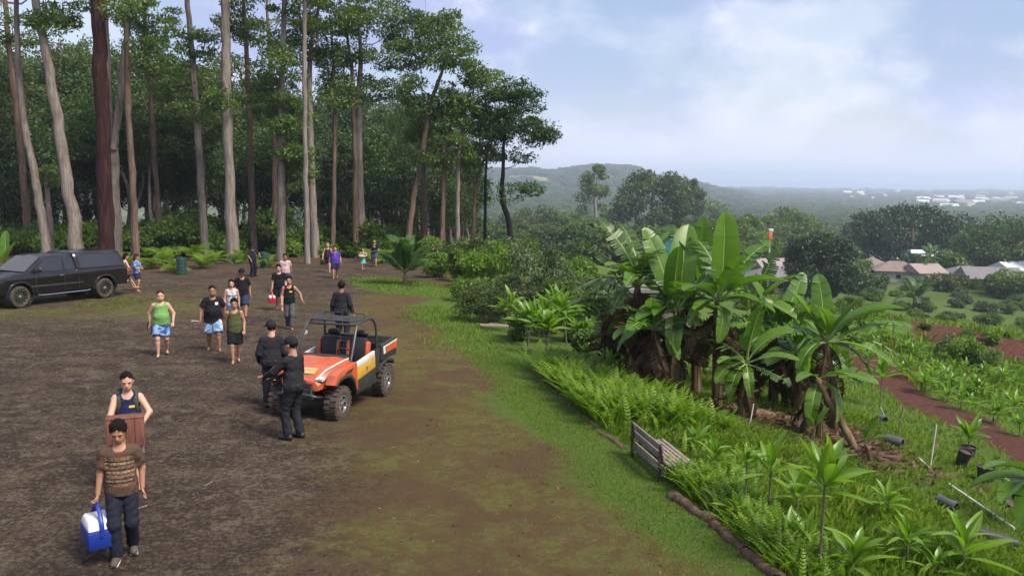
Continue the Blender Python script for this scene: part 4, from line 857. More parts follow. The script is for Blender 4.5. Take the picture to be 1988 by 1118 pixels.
def litter():
    gg = np.random.default_rng(9); P = []
    cs = [at(px, py)[:2] for px, py in ((1230, 740), (1300, 775), (1360, 790), (1420, 805), (1480, 815), (1550, 822), (1620, 838), (1680, 870), (1720, 900))]
    for c in cs:
        k = 170; q = gg.normal(size=(k, 2)) * [.75, .8] + c; P.append(q)
    P = np.concatenate(P); z = gz(P[:, 0], P[:, 1]); C = np.column_stack([P, z + .03]); n = len(C)
    d = gg.normal(size=(n, 3)); d[:, 2] *= .15; d /= np.linalg.norm(d, axis=1)[:, None]; s = np.cross(d, [0, 0, 1.0] + gg.normal(size=(n, 3)) * .3); s /= np.linalg.norm(s, axis=1)[:, None]
    L_ = gg.uniform(.15, .6, n)[:, None]; W = gg.uniform(.03, .09, n)[:, None]
    V = np.stack([C - d * L_ / 2, C + s * W, C + d * L_ / 2 + [0, 0, .05], C - s * W + [0, 0, .03]], 1).reshape(-1, 3)
    tag(link('leaf_litter', mesh_np('leaf_litter', V, np.arange(n * 4).reshape(-1, 4), DEAD_LEAF, np.repeat(gg.uniform(.2, 1, n), 4))), 'dry brown banana leaf litter under the clump', 'leaf litter', None, 'stuff')
litter()

def ti_leaf_mesh(seed, arch):
    gg = np.random.default_rng(seed); mb = MB(); n = 9
    for i in range(n):
        for j in (0, 1): pass
    T = np.linspace(0, 1, n + 1); V = []; Fc = []
    for t in T:
        w = .02 if t < .12 else .098 * math.sin(math.pi * min(1, ((t - .08) / .92)) ** .8) ** .75 + .004
        m = np.array([0, t * (1 - .3 * arch * t), arch * (.35 * t - .85 * t * t)])
        for sx, k in ((-1, 1), (-.5, .55), (0, 0), (.5, .55), (1, 1)): V.append(m + [sx * w, 0, .45 * w * k * (1 + .25 * math.sin(9 * t + seed + sx))])
    for i in range(n):
        for j in range(4): a = i * 5 + j; Fc.append((a, a + 1, a + 6, a + 5))
    mb.add(V, Fc); me = bpy.data.meshes.new('ti_leaf'); me.from_pydata(np.array(V).tolist(), [], Fc); me.materials.append(LEAF_TI); me.shade_smooth()
    return set_tint(me, np.full(len(V), gg.uniform(.2, .85)) + np.tile([0, .05, .18, .05, 0], n + 1))
TI_L = [ti_leaf_mesh(k, a) for k, a in ((1, .15), (2, .35), (3, .6), (4, .9), (5, .25), (6, .5))]
def ti_plant(px, py, h, L_, n, lab, seed, heads=1, group='ti plants of the garden bed', P=None, lean=0.0):
    gg = np.random.default_rng(seed); P = at(px, py) if P is None else P; root = thing('ti_plant', lab, 'ti plant', tuple(P), gg.uniform(0, 6.28), group)
    mb = MB(); tops = []
    for k in range(heads):
        a = gg.uniform(0, 6.28); s = (0 if heads == 1 else .16) + lean; tp = np.array([math.cos(a) * s, math.sin(a) * s, h * gg.uniform(.8, 1.1)]); tops.append(tp)
        q = spline([(0, 0, -.05), tp * [.3, .3, .5], tp], 8); mb.tube(q, np.linspace(.016, .011, 8) * (.6 + L_), 7)
    mb.build('stem', STEM_TI, root, 60)
    for tp in tops:
        m = n // heads
        for i in range(m):
            o = link('leaf', TI_L[int(gg.integers(6)) if i > m * .3 else (0, 4)[i % 2]], root); t = i / m
            o.location = tuple(tp - np.array([0, 0, .16 * L_ * (1 - t) - .05 * L_])); o.rotation_euler = (R_(8 + 62 * (1 - t) ** 0.8 if False else 78 - 66 * (1 - t) ** .9 if False else 82 - 72 * t + gg.normal() * 6 if False else 12 + 74 * t + gg.normal() * 7), gg.normal() * .15, i * 2.4 + gg.normal() * .25)
            s = L_ * gg.uniform(.8, 1.1); o.scale = (s * 1.05, s, s)
    return root
TI = [
 (1445, 1004, 1.02, .40, 11, 'slim ti plant with bare stem and small tuft, second along the bed from the bench'),
 (1492, 1004, .72, .62, 12, 'ti plant with big upright paddle leaves near the middle of the bed'),
 (1590, 1114, 1.12, .72, 17, 'tallest ti plant with bare stem in the foreground'),
 (1388, 925, .38, .50, 13, 'low ti plant growing at the near end of the bench'),
 (1545, 1005, .42, .50, 14, 'short ti plant just left of the tallest one'),
 (1432, 1010, .16, .42, 11, 'small ti sprout at the foot of the slim tufted plant'),
 (1530, 1064, .18, .44, 12, 'small ti plant at the foot of the tallest one, left side'),
 (1567, 1078, .22, .46, 12, 'yellowish ti sprout close left of the tallest stem'),
 (1655, 1122, .22, .62, 14, 'wide low ti plant at the bottom edge right of the tallest'),
 (1868, 1115, .30, .72, 12, 'dark ti plant with two tall blades at the bottom right'),
 (1760, 1092, .28, .48, 16, 'fresh ti plant at the bottom edge left of the dark one'),
 (1722, 1012, .30, .40, 13, 'small ti plant alone in the grass below the clump'),
 (1815, 1120, .12, .40, 11, 'low ti sprout at the bottom edge between two larger ones'),
 (1062, 690, .95, .80, 30, 'leafy ti plant left of the clump, front of its group'),
 (1100, 672, 1.05, .86, 30, 'tall ti plant in the group left of the bananas'),
 (1025, 672, .80, .76, 28, 'ti plant at the left end of the group by the bed'),
 (990, 645, .95, .72, 20, 'ti plant standing alone before the big grey bush'),
 (1128, 690, .75, .76, 28, 'ti plant nearest the tattered banana'),
 (1082, 650, 1.10, .8, 28, 'rear ti plant of the group left of the bananas'),
 (1046, 655, .9, .76, 26, 'ti plant squeezed in the middle of the group by the bed'),
 (1138, 720, .45, .52, 16, 'ti plant rising from the upper ferns'),
 (1182, 742, .42, .50, 14, 'yellow green ti plant among the ferns'),
 (1222, 765, .30, .46, 14, 'pale ti plant with spiky tuft among the lower ferns'),
 (1175, 768, .36, .44, 14, 'small ti plant deep in the ferns left of the pale one'),
 (1262, 800, .30, .42, 14, 'small ti plant near the far end of the bench'),
 (1352, 880, .2, .42, 12, 'ti sprout behind the seat of the bench'),
 (1530, 775, .22, .4, 10, 'ti sprout in the shade under the bananas'),
 (1405, 838, .2, .35, 9, 'ti sprout below the low banana plant'),
]
for i, (px, py, h, L_, n, lab) in enumerate(TI): ti_plant(px, py, h, L_, n, lab, 60 + i, 2 if n >= 20 else 1)
def ti_rows():
    gg = np.random.default_rng(15)
    rows = [((1640, 690), (1700, 735), 6, 1.3), ((1690, 690), (1810, 770), 7, .7), ((1700, 655), (1790, 700), 6, .6), ((1800, 735), (1985, 815), 9, .5), ((1800, 760), (1985, 850), 7, .45), ((1760, 700), (1985, 760), 9, .5), ((1640, 640), (1720, 680), 5, .7)]
    for (x0, y0), (x1, y1), n, h in rows:
        for i in range(n):
            t = (i + gg.uniform(.1, .9)) / n; px, py = x0 + (x1 - x0) * t, y0 + (y1 - y0) * t + gg.uniform(-6, 6)
            ti_plant(px, py, h * gg.uniform(.4, 1.0), gg.uniform(.5, .75), 12, 'small ti plant in the planted rows along the red track', int(gg.integers(1e6)), 1, 'ti plants in rows along the red track')
ti_rows()
ti_plant(1708, 790, 1.25, .8, 18, 'taller ti plant on a thin stem at the upper end of the red track', 98)
ti_plant(1794, 768, .5, .75, 18, 'dark leafy ti plant standing on the verge of the red track', 99)

def fern_mass():
    gg = np.random.default_rng(33); P = []
    def along(poly, n, wid):
        W = np.array([at(px, py)[:2] for px, py in poly]); 
        for _ in range(n):
            k = gg.integers(len(W) - 1); t = gg.random(); c = W[k] + (W[k + 1] - W[k]) * t; P.append((*(c + [gg.normal() * wid * .5, gg.normal() * wid * .5]), 1))
    along([(1060, 720), (1110, 755), (1160, 795), (1200, 825)], 1100, .75); along([(1180, 800), (1230, 815), (1280, 822), (1330, 835)], 900, .65); along([(1110, 730), (1180, 770), (1260, 800)], 800, .8)
    n1 = len(P)
    along([(1290, 925), (1330, 935), (1380, 960), (1420, 985)], 800, .55); along([(1420, 985), (1470, 1030), (1530, 1090), (1570, 1120)], 650, .45); along([(1350, 900), (1420, 940)], 140, .5)
    V = []; Fq = []; T_ = []; base = 0; nl = 11; P = np.array(P)[:, :2]; bx_ = bedx(P[:, 1]); P[:, 0] = np.where(P[:, 0] < bx_ + .12, bx_ + np.abs(gg.normal(size=len(P))) * .25 + .1, P[:, 0]); PZ = gz(P[:, 0], P[:, 1])
    for i, (x, y) in enumerate(P):
        if np.hypot(x - 2.50, y - 13.95) < .80: continue
        z = PZ[i]; L_ = gg.uniform(.5, 1.05) * (1.0 if i < n1 else .62); a = gg.uniform(0, 6.28); e = gg.uniform(.08, .55); tn = np.clip(gg.normal(.5, .2), 0, 1)
        dh = np.array([math.cos(a), math.sin(a), 0]) ; sd_ = np.array([-math.sin(a), math.cos(a), 0]); pts = []
        for t in np.linspace(0, 1, nl + 1): pts.append(np.array([x, y, z - .02]) + dh * L_ * (t * math.sin(e) + .25 * t * t) + np.array([0, 0, L_ * (t * math.cos(e) - .32 * t * t)]))
        for k in range(nl):
            p0, p1 = pts[k], pts[k + 1]; w = .056 * L_ * math.sin(math.pi * (.12 + .86 * (k + .5) / nl)) ** .7; dq = p1 - p0; up = np.array([sd_[1] * dq[2], -sd_[0] * dq[2], sd_[0] * dq[1] - sd_[1] * dq[0]]); up /= math.sqrt(up @ up) + 1e-9
            tip = p0 * .25 + p1 * .75 + (p1 - p0) * .35
            for sx in (-1, 1):
                V += [p0, p0 * .35 + p1 * .65, tip + sd_ * sx * w * 1.25 + up * w * .25, p0 + (p1 - p0) * .35 + sd_ * sx * w * .9 + up * w * .2]; T_ += [tn] * 4; Fq.append((base, base + 1, base + 2, base + 3)); base += 4
    o = link('ferns', mesh_np('ferns', np.array(V), np.array(Fq), LEAF_FERN, np.array(T_))); tag(o, 'bright green ferns crowding the edge of the garden bed', 'ferns', None, 'stuff')
fern_mass()

def grass_mass():
    gg = np.random.default_rng(4); X = []; Y = []; Hh = []
    def add(n, y0, y1, u0, u1, h, dens=None):
        y = gg.uniform(y0, y1, n); u = gg.uniform(u0, u1, n); X.append(bedx(y) + u / .97); Y.append(y); Hh.append(h * gg.uniform(.5, 1.4, n))
    add(26000, 8, 24, -1.3, 0.1, .045); add(9000, 8, 20, -2.6, -1.0, .03); add(36000, 7.5, 21, 0.1, 4.5, .13); add(34000, 8, 26, 3.5, 10, .12); add(6000, 24, 34, -2.4, .5, .09); add(26000, 20, 40, 4, 24, .16); add(9000, 10, 20, .3, 3.2, .22)
    x = np.concatenate(X); y = np.concatenate(Y); h = np.concatenate(Hh); w = lump(x, y, 1.7, 41); w2 = lump(x, y, 5.5, 43); u = (x - bedx(y)) * .97
    keep = gg.random(len(x)) < np.where(u < 0, sstep(-2.5, -.1, u + .7 * w + .5 * w2), .85 + .15 * w)
    red = np.minimum(onpath(x, y, TRACK) - 1.1, np.minimum(onpath(x, y, BANK) - 1.2, onpath(x, y, BENCHES) - .3)) + .3 * w
    keep &= ~((red < 0) & (u > 4)); lit = onpath(x, y, [at(px, py)[:2] for px, py in ((1230, 740), (1330, 790), (1480, 815), (1620, 838), (1700, 885))]); keep &= ~((lit < .75 + .3 * w) & (u > .8))
    # lawn patch beyond the bush, and tufts by the truck
    n = 9000; lx = gg.uniform(-9, 0, n); ly = gg.uniform(34, 47, n); lk = onpath(lx, ly, LAWN) * .8 + .5 * lump(lx, ly, 1.7, 41) < 1.7
    n2 = 7000; tx = gg.normal(-16.5, 3.5, n2); ty = gg.normal(34, 3.0, n2); tk = lump(tx, ty, 1.2, 77) > .1
    x = np.concatenate([x[keep], lx[lk], tx[tk]]); y = np.concatenate([y[keep], ly[lk], ty[tk]]); h = np.concatenate([h[keep], np.full(lk.sum(), .10), np.full(tk.sum(), .07)])
    n3 = 26000; az = R_(1) * gg.uniform(17, 34, n3); dd = 38 * (150 / 38) ** gg.random(n3); fx, fy = dd * np.sin(az), dd * np.cos(az); rd = np.minimum(onpath(fx, fy, BANK) - 1.3, onpath(fx, fy, TRACK) - 1.1); fk = (rd > 0) & (lump(fx, fy, 3.3, 63) > -.35)
    x = np.concatenate([x, fx[fk]]); y = np.concatenate([y, fy[fk]]); h = np.concatenate([h, gg.uniform(.15, .6, fk.sum())])
    N = len(x); z = gz(x, y); a = gg.uniform(0, 6.28, N); P = np.column_stack([x, y, z - .01]); dd = np.column_stack([np.cos(a), np.sin(a), 0 * a]); s = np.column_stack([-np.sin(a), np.cos(a), 0 * a])
    wd = (.007 + .045 * h)[:, None] * np.clip(np.hypot(x, y) / 14, 1, np.where(np.hypot(x, y) > 37, 7, 2.4))[:, None]; lean = gg.uniform(.1, .9, N)[:, None]; H3 = h[:, None]
    V = np.stack([P - s * wd / 2, P + s * wd / 2, P + dd * lean * H3 * .4 + [0, 0, 1] * H3 * .65 + s * wd * .35, P + dd * lean * H3 + [0, 0, 1] * H3 * (1.05 - .35 * lean)], 1).reshape(-1, 3)
    t = np.repeat(np.clip(gg.normal(.45, .2, N) + .22 * lump(x, y, .9, 55), 0, 1), 4); i = np.arange(N)[:, None] * 4
    tag(link('grass', mesh_np('grass', V, (i + [0, 1, 2, 3]).reshape(-1, 4), GRASS_M, t)), 'short green grass on the verge and the slope', 'grass', None, 'stuff')
grass_mass()

# ------------------------------------------------------------------ shrubs
def shrub(name, lab, P, w, h, lf, seed, k=16, n=150, ln=.12, wd=.055, group=None, cat='shrub', stems=5):
    gg = np.random.default_rng(seed); P = np.asarray(P, float); root = thing(name, lab, cat, tuple(P), 0, group); C = []
    for _ in range(k):
        q = gg.normal(size=3); q /= np.linalg.norm(q); q *= gg.uniform(.3, 1) ** .5; C.append([q[0] * w * .42, q[1] * w * .42, h * .52 + q[2] * h * .42])
    C = np.array(C); C[:, 2] = np.maximum(C[:, 2], .08 * h); c = w * .9 / math.sqrt(k); mb = MB()
    for i in range(stems): bp = branch_path((gg.normal() * .05, gg.normal() * .05, -.05), C[i % k], gg, .05); mb.tube(bp, np.linspace(.012 * h + .01, .006, len(bp)), 5)
    mb.build('stem', B_, root, 60); V, Fq, t = leafcloud(C, np.tile([c, c, c * .8], (k, 1)) * gg.uniform(.7, 1.25, (k, 1)), n, ln, wd, gg, shell=.2); link('foliage', mesh_np('foliage', V, Fq, lf, t), root); return root
def pshrub(px, py, wpx, hpx, lf, lab, seed, depth=None, **kw):
    P = at(px, py) if depth is None else atd(px, py, depth)
    if depth is not None: P[2] = gz(P[0], P[1])
    s = pxm(P[1]); h = (py - (py - hpx)) * s; 
    if depth is not None: h = CAM_H + ray(px, py - hpx)[2] / ray(px, py - hpx)[1] * P[1] - P[2]
    return shrub(kw.pop('name', 'shrub'), lab, P, wpx * s, h, lf, seed, **kw)
pshrub(1040, 625, 170, 165, LEAF_GREY, 'big grey green bush in the middle behind the ti plants', 71, k=34, n=260, ln=.13, wd=.06)
pshrub(945, 625, 130, 80, LEAF_OLIVE, 'low dark spreading bush at the corner of the garden bed', 72, k=24, n=240, ln=.11, wd=.05)
pshrub(1090, 640, 110, 110, LEAF_GUM, 'green bush right of the big grey one', 73, k=22, n=220)
pshrub(1165, 660, 110, 110, LEAF_GUM, 'leafy bush in the shade left of the tattered banana', 74, k=20, n=220)
pshrub(950, 560, 120, 85, LEAF_FRESH, 'bright green bush behind the low dark one', 75, depth=42, k=22, n=200, ln=.18, wd=.09)
pshrub(890, 565, 70, 80, LEAF_GUM, 'mid green bush at the right end of the lawn', 76, depth=45, k=16, n=180, ln=.18, wd=.09)
pshrub(850, 560, 60, 70, LEAF_FRESH, 'small fresh green bush on the lawn beside the young palm', 77, depth=47, k=14, n=160, ln=.18, wd=.09)
pshrub(920, 540, 100, 75, LEAF_OLIVE, 'yellow green bush under the right end of the forest', 78, depth=54, k=18, n=170, ln=.22, wd=.11)
pshrub(1000, 545, 110, 90, LEAF_GUM, 'green bush below the curved black tree', 79, depth=50, k=20, n=180, ln=.2, wd=.1)
pshrub(1110, 560, 100, 70, LEAF_FRESH, 'light green bush left of the tattered banana top', 80, depth=46, k=18, n=170, ln=.2, wd=.1)
pshrub(835, 500, 60, 45, LEAF_FRESH, 'bright bush at the foot of the leaning gum tree', 81, depth=57, k=14, n=150, ln=.22, wd=.11)
pshrub(880, 505, 70, 45, LEAF_GUM, 'green bush at the foot of the thin pale gum tree', 82, depth=57, k=14, n=150, ln=.22, wd=.11)
pshrub(1870, 712, 75, 62, LEAF_FRESH, 'fresh green bush in front of the scraped red bank', 83, k=16, n=190, ln=.14, wd=.06)
pshrub(1900, 715, 70, 50, LEAF_GUM, 'darker bush beside the fresh one at the red bank', 84, k=14, n=190, ln=.14, wd=.06)
pshrub(1850, 690, 50, 45, LEAF_GREY, 'small greyish bush left of the pair at the red bank', 85, k=12, n=160, ln=.14, wd=.06)
pshrub(1925, 668, 40, 34, LEAF_FRESH, 'small bush on top of the red bank', 86, k=10, n=150, ln=.14, wd=.06)
pshrub(1280, 700, 110, 90, LEAF_DARK, 'dark leafy bush in the shade behind the bananas', 87, depth=24, k=18, n=200)
pshrub(1440, 690, 130, 90, LEAF_DARK, 'dark bush filling the back of the banana clump', 88, depth=25, k=18, n=200)
pshrub(1540, 700, 120, 70, LEAF_DARK, 'dark bush behind the rightmost bananas', 89, depth=25, k=18, n=200)
for i_, (px_, py_, w_, h_, lf_, lab_) in enumerate(((1010, 660, 70, 60, LEAF_GUM, 'low green bush at the left end of the ti group'), (1120, 665, 80, 75, LEAF_FRESH, 'fresh bush between the ti group and the ragged banana'), (1065, 650, 90, 80, LEAF_GUM, 'mid green bush behind the ti group'), (1150, 700, 80, 60, LEAF_GUM, 'low bush at the upper end of the ferns'), (985, 610, 80, 75, LEAF_OLIVE, 'olive bush between the low dark bush and the big grey one'), (1195, 690, 70, 70, LEAF_DARK, 'dark bush at the foot of the ragged banana'), (1130, 620, 100, 90, LEAF_OLIVE, 'olive bush right behind the big grey bush'), (1090, 720, 60, 35, LEAF_FRESH, 'low bright bush at the top of the fern bed'), (905, 585, 60, 50, LEAF_FRESH, 'small bright bush at the lawn edge by the dark bush'), (930, 600, 70, 60, LEAF_GUM, 'green bush leaning over the corner log'))):
    pshrub(px_, py_, w_, h_, lf_, lab_, 640 + i_, k=16, n=190, ln=.13, wd=.06)
def wild_slope():
    gg = np.random.default_rng(66)
    pr = []
    for i, (lf, w, h) in enumerate(((LEAF_FRESH, 2.2, 1.2), (LEAF_GUM, 2.8, 1.8), (LEAF_OLIVE, 2.4, 1.4), (LEAF_GREY, 2.0, 1.2))): pr.append(shrub('slope_shrub', '', (0, 0, 0), w, h * .8, lf, 400 + i, 18, 150, .22, .11))
    spots = []
    for _ in range(50):
        px = gg.uniform(1720, 2030); py = gg.uniform(560, 655); P = at(px, py)
        if px < 1780 and py > 620: continue
        spots.append((*P, gg.uniform(.6, 1.25) * float(np.clip(P[1] / 120, .28, 1.2))))
    for _ in range(34): px = gg.uniform(1440, 1700); py = gg.uniform(560, 630); P = at(px, py); spots.append((*P, gg.uniform(.7, 1.4) * float(np.clip(P[1] / 120, .28, 1.2))))
    place_copies(pr, spots, ['fresh green shrub on the rough slope below the village', 'mid green shrub on the rough slope below the village', 'olive shrub on the rough slope below the village', 'pale grey green shrub on the rough slope below the village'], 'shrubs on the slope below the village', gg, .8, 1.2, 'shrub')
wild_slope()
def undergrowth():
    gg = np.random.default_rng(67); pr = []
    for i, (lf, w, h) in enumerate(((LEAF_FRESH, 2.4, 1.4), (LEAF_FRESH, 2.8, 1.8), (LEAF_GUM, 3.0, 2.2))): pr.append(shrub('forest_shrub', '', (0, 0, 0), w, h, lf, 420 + i, 16, 120, .26, .13))  # brighter leaf colours make up for the little light between the trunks
    spots = []
    for _ in range(130):
        px = gg.uniform(-60, 800); e = at(px, 495); e = e if e[1] < 60 else atd(px, 495, 60); v = nrm([e[0], e[1], 0]); P = e + v * gg.uniform(.5, 13); P[2] = gz(P[0], P[1]); spots.append((*P, gg.uniform(.6, 1.35)))
    place_copies(pr, spots, ['low bright green shrub on the forest floor between the trunks', 'taller bright green shrub on the forest floor between the trunks', 'dull green shrub in the shade between the trunks'], 'undergrowth shrubs between the trunks', gg, .8, 1.2, 'shrub')
undergrowth()
def edge_fern(px, py, L_, n, lab, seed, depth=None):
    gg = np.random.default_rng(seed); P = at(px, py); root = thing('fern_plant', lab, 'fern', tuple(P), 0, 'large ferns along the forest edge')
    for i in range(n):
        o = link('frond', FRONDS2[i % 3], root); o.rotation_euler = (R_(gg.uniform(25, 75)), 0, i * 2.4 + gg.normal() * .3); s = L_ * gg.uniform(.75, 1.15); o.scale = (s * 1.2, s, s)
FRONDS2 = [frond_mesh(21, 1, .8, 16, .6), frond_mesh(22, 1, .6, 16, .6), frond_mesh(23, 1, 1.0, 16, .6)]
for me_ in FRONDS2: me_.materials.clear(); me_.materials.append(LEAF_FERN)
for i, (px, py, L_, lab) in enumerate(((296, 522, 1.5, 'fern right of the two people behind the truck'), (318, 512, 1.6, 'tall fern in the patch left of the bin'), (335, 528, 1.3, 'low fern just left of the green bin'), (375, 505, 1.7, 'big fern left of the leaning grey gum'), (393, 522, 1.4, 'fern in front of the leaning grey gum'), (415, 512, 1.3, 'fern right of the leaning grey gum'), (432, 498, 1.6, 'fern left of the stout pale gum'), (470, 510, 1.5, 'fern at the right foot of the stout gum'), (285, 500, 1.3, 'fern at the forest edge behind the blue shirted person'), (352, 497, 1.4, 'fern behind the green bin'), (518, 520, 1.2, 'fern beside the second bin'), (548, 500, 1.2, 'fern behind the man in the pink shirt'), (240, 515, 1.2, 'fern beside the truck canopy'), (680, 500, 1.3, 'fern under the big branching gum'), (720, 505, 1.4, 'fern where the path leaves the yard'), (745, 510, 1.3, 'fern behind the young palm'))):
    edge_fern(px, py, L_, 11, lab, 500 + i)
# ------------------------------------------------------------------ garden furniture and odds and ends
WOOD_GREY = bark('weathered_grey_timber', (.11, .088, .075), (.22, .18, .155), (.33, .285, .25), 2.6)
WOOD_BROWN = bark('damp_brown_timber', (.035, .022, .015), (.09, .058, .04), (.17, .12, .085), 1.2)
STEEL_DARK = mat('dark_steel', (.03, .03, .032), .55, .3, noise=(20, (.06, .04, .03)))
PVC_WHITE = mat('white_pvc', (.62, .60, .55), .5, noise=(3, (.40, .36, .30)))
PLASTIC_BLACK = mat('black_plastic', (.012, .012, .014), .55, noise=(6, (.04, .034, .03)))
PIPE_GREY = mat('grey_black_pipe', (.045, .05, .056), .5, noise=(5, (.085, .085, .085)))
BIN_GREEN = mat('dark_green_bin', (.008, .045, .032), .5, noise=(6, (.015, .055, .045)))
TEAL = mat('teal_roof_sheet', (.02, .115, .125), .5, noise=(1.2, (.025, .14, .15)))
def bench():
    e0 = np.array([2.17, 14.38]); e1 = np.array([2.47, 13.05]); d = (e1 - e0) / np.linalg.norm(e1 - e0); L_ = float(np.linalg.norm(e1 - e0)); c = (e0 + e1) / 2
    z = float(gz(*c)); rz = math.atan2(d[1], d[0]); root = thing('park_bench', 'weathered grey slatted bench at the edge of the garden bed', 'bench', (c[0], c[1], z - .16), rz)   # local x along the bench towards the camera; +y faces the slope
    gg = np.random.default_rng(2)
    def plank(nm, c_, s_, rx=0.0):
        b = MB(); b.box((0, 0, 0), s_, bev=.006); o = b.build(nm, WOOD_GREY, root, 40); o.location = c_; o.rotation_euler = (rx, gg.normal() * .006, gg.normal() * .008); return o
    for i in range(6): plank('slat', (0, .10 + .085 * i, .43 - .004 * i), (L_ + gg.normal() * .01, .062, .032))
    for i, zz in enumerate((.56, .71)): plank('backrest_board', (0, -.01 - .03 * i, zz), (L_, .028, .125), R_(8))
    plank('lower_board', (0, .02, .33), (L_ - .04, .03, .15))
    for sx in (-1, 1):
        x = sx * (L_ / 2 - .06); b = MB(); b.box((x, -.055, .38), (.05, .045, .80), bev=.006); b.build('leg', STEEL_DARK, root, 40)
        b = MB(); b.box((x, .5, .20), (.05, .045, .42), bev=.006); b.build('leg', STEEL_DARK, root, 40)
        b = MB(); b.box((x, .26, .385), (.045, .52, .04), bev=.005); b.build('bearer', STEEL_DARK, root, 40)
bench()
def edging():
    gg = np.random.default_rng(13)
    segs = [(1515, 1130, 1445, 1070, 'nearest rough edging log at the bottom of the garden bed'), (1446, 1068, 1385, 1020, 'second edging log from the bottom of the bed'), (1384, 1016, 1300, 962, 'edging log below the bench, half sunk in grass'), (1212, 872, 1165, 838, 'edging log beyond the bench under the ferns'), (1160, 832, 1115, 792, 'edging log in the shade of the ferns, mid bed'), (1110, 788, 1065, 752, 'edging log at the upper ferns'), (1058, 745, 1025, 712, 'uppermost dark edging log of the fern bed'), (930, 632, 990, 634, 'short pale log lying at the corner by the dark bush'), (1340, 885, 1365, 905, 'dark plank end by the bench seat')]
    for i, (x0, y0, x1, y1, lab) in enumerate(segs):
        a = at(x0, y0); b = at(x1, y1); r = (.085, .075, .08, .06, .05, .05, .05, .08, .06)[i]; n = 16; t = np.linspace(0, 1, n)[:, None]; P = a + (b - a) * t; P[:, 2] = gz(P[:, 0], P[:, 1]) + r * (.05 if i < 3 or i > 6 else -.2)
        sm = np.convolve(gg.normal(size=n + 6), np.ones(5) / 5, 'same')[3:-3]; sm2 = np.convolve(gg.normal(size=n + 6), np.ones(5) / 5, 'same')[3:-3]; P += np.stack([sm, sm2, sm * .3], 1) * r * .5; mb = MB(); mb.tube(P - a, r * (1 + .25 * sm2 + .05 * gg.normal(size=n)), 9); o = mb.build('edging_log', WOOD_GREY if i == 7 else WOOD_BROWN, None, 60); o.location = tuple(a); tag(o, lab, 'edging log', 'logs edging the garden bed')
edging()
def pipe_piece(px, py, L_, r, ang, lab, m=None, tilt=0.0, ribs=True):
    P = at(px, py); n = int(L_ / .022); mb = MB(); z = np.linspace(-L_ / 2, L_ / 2, n); rr = r + .006 * (np.arange(n) % 2) * float(ribs); prof = [(r * .86, -L_ / 2)] + list(zip(rr, z)) + [(r * .86, L_ / 2), (r * .86, -L_ / 2)]
    d = np.array([math.cos(R_(ang)), math.sin(R_(ang)), tilt]); gx = (gz(P[0] + .3, P[1]) - gz(P[0] - .3, P[1])) / .6; gy = (gz(P[0], P[1] + .3) - gz(P[0], P[1] - .3)) / .6; d[2] += d[0] * gx + d[1] * gy
    mb.lathe(prof, 20, M=frame((0, 0, 0), x=(0, 0, 1.0), z=d)); o = mb.build('drain_pipe', m or PIPE_GREY, None, 50); o.location = (P[0], P[1], P[2] + r * .92); tag(o, lab, 'pipe', 'cut drain pipes lying on the slope'); return o
pipe_piece(1712, 822, .22, .125, -70, 'grey ribbed pipe ring nearest the rightmost banana')
pipe_piece(1735, 866, .38, .125, -45, 'grey cut pipe lying in the grass below the ring')
pipe_piece(1838, 985, .36, .085, -65, 'short grey ribbed pipe beside the long white pole')
pipe_piece(1917, 1050, .80, .095, -28, 'long black pipe with open end at the lower right', PLASTIC_BLACK, 0, False)
def pole(a, b, r, lab, nm='pvc_pole', m=None, grp=None):
    a = np.asarray(a, float); b = np.asarray(b, float); mb = MB(); mb.tube([a - a, (b - a) * .5, b - a], r, 8); o = mb.build(nm, m or PVC_WHITE, None, 60); o.location = tuple(a); tag(o, lab, 'pole', grp)
def stake(px, py, tx, ty, r, lab, m=None):
    a = at(px, py); b = atd(tx, ty, a[1]); pole(a - [0, 0, .1], b, r, lab, 'garden_stake', m, 'stakes in the slope')
stake(1805, 910, 1818, 824, .016, 'white stake standing where a pole lies, mid slope'); stake(1744, 846, 1754, 786, .014, 'thin stake beside the cut grey pipe', WOOD_GREY); stake(1452, 838, 1463, 784, .013, 'thin white stake at the foot of the banana clump'); stake(1722, 812, 1710, 790, .012, 'short leaning stake behind the pipe ring'); stake(1163, 660, 1161, 622, .014, 'short white stake left of the tattered banana')
def lying(x0, y0, x1, y1, r, lab, m=None):
    a = at(x0, y0); b = at(x1, y1); pole(a + [0, 0, r + .03], b + [0, 0, r + .03], r, lab, 'pvc_pole', m, 'poles lying on the slope')
lying(1842, 944, 1970, 1032, .022, 'long white pole lying down the slope at the right'); lying(1783, 893, 1803, 912, .022, 'short white pipe at the foot of the stake'); lying(1945, 928, 1975, 952, .022, 'short white pole near the right edge by the pots')
def pot(px, py, r, h, lab, seed, plant=True, tip=0.0):
    P = at(px, py); root = thing('plant_pot', lab, 'plant pot', tuple(P), 0, 'black nursery pots on the slope'); mb = MB(); mb.lathe([(r * .8, 0), (r * 1.0, h * .93), (r * 1.08, h * .94), (r * 1.08, h), (r * .95, h), (r * .9, h * .9), (0, h * .88)], 18); o = mb.build('pot', PLASTIC_BLACK, root, 40); root.rotation_euler = (tip, tip * .6, 0)
    mb = MB(); mb.lathe([(r * .93, h * .86), (r * .5, h * .93), (0, h * .95)], 14); mb.build('soil', WOOD_BROWN, root, 60)
    if plant: ti_plant(0, 0, .22, .62, 15, lab.replace('black pot', 'ti plant in the pot').replace('pot holding', 'plant over'), seed, 1, None, P=P + [0, 0, h * .9])
pot(1878, 893, .17, .34, 'black pot standing at the lower verge of the red track', 601)
pot(1863, 905, .14, .40, 'tall narrow black pot tilted beside another one', 602, False, .25)
pot(1912, 938, .17, .36, 'black pot half under the large banana leaf', 603, False)
pot(1978, 975, .15, .45, 'black pot at the right edge with a white stick', 604, False)
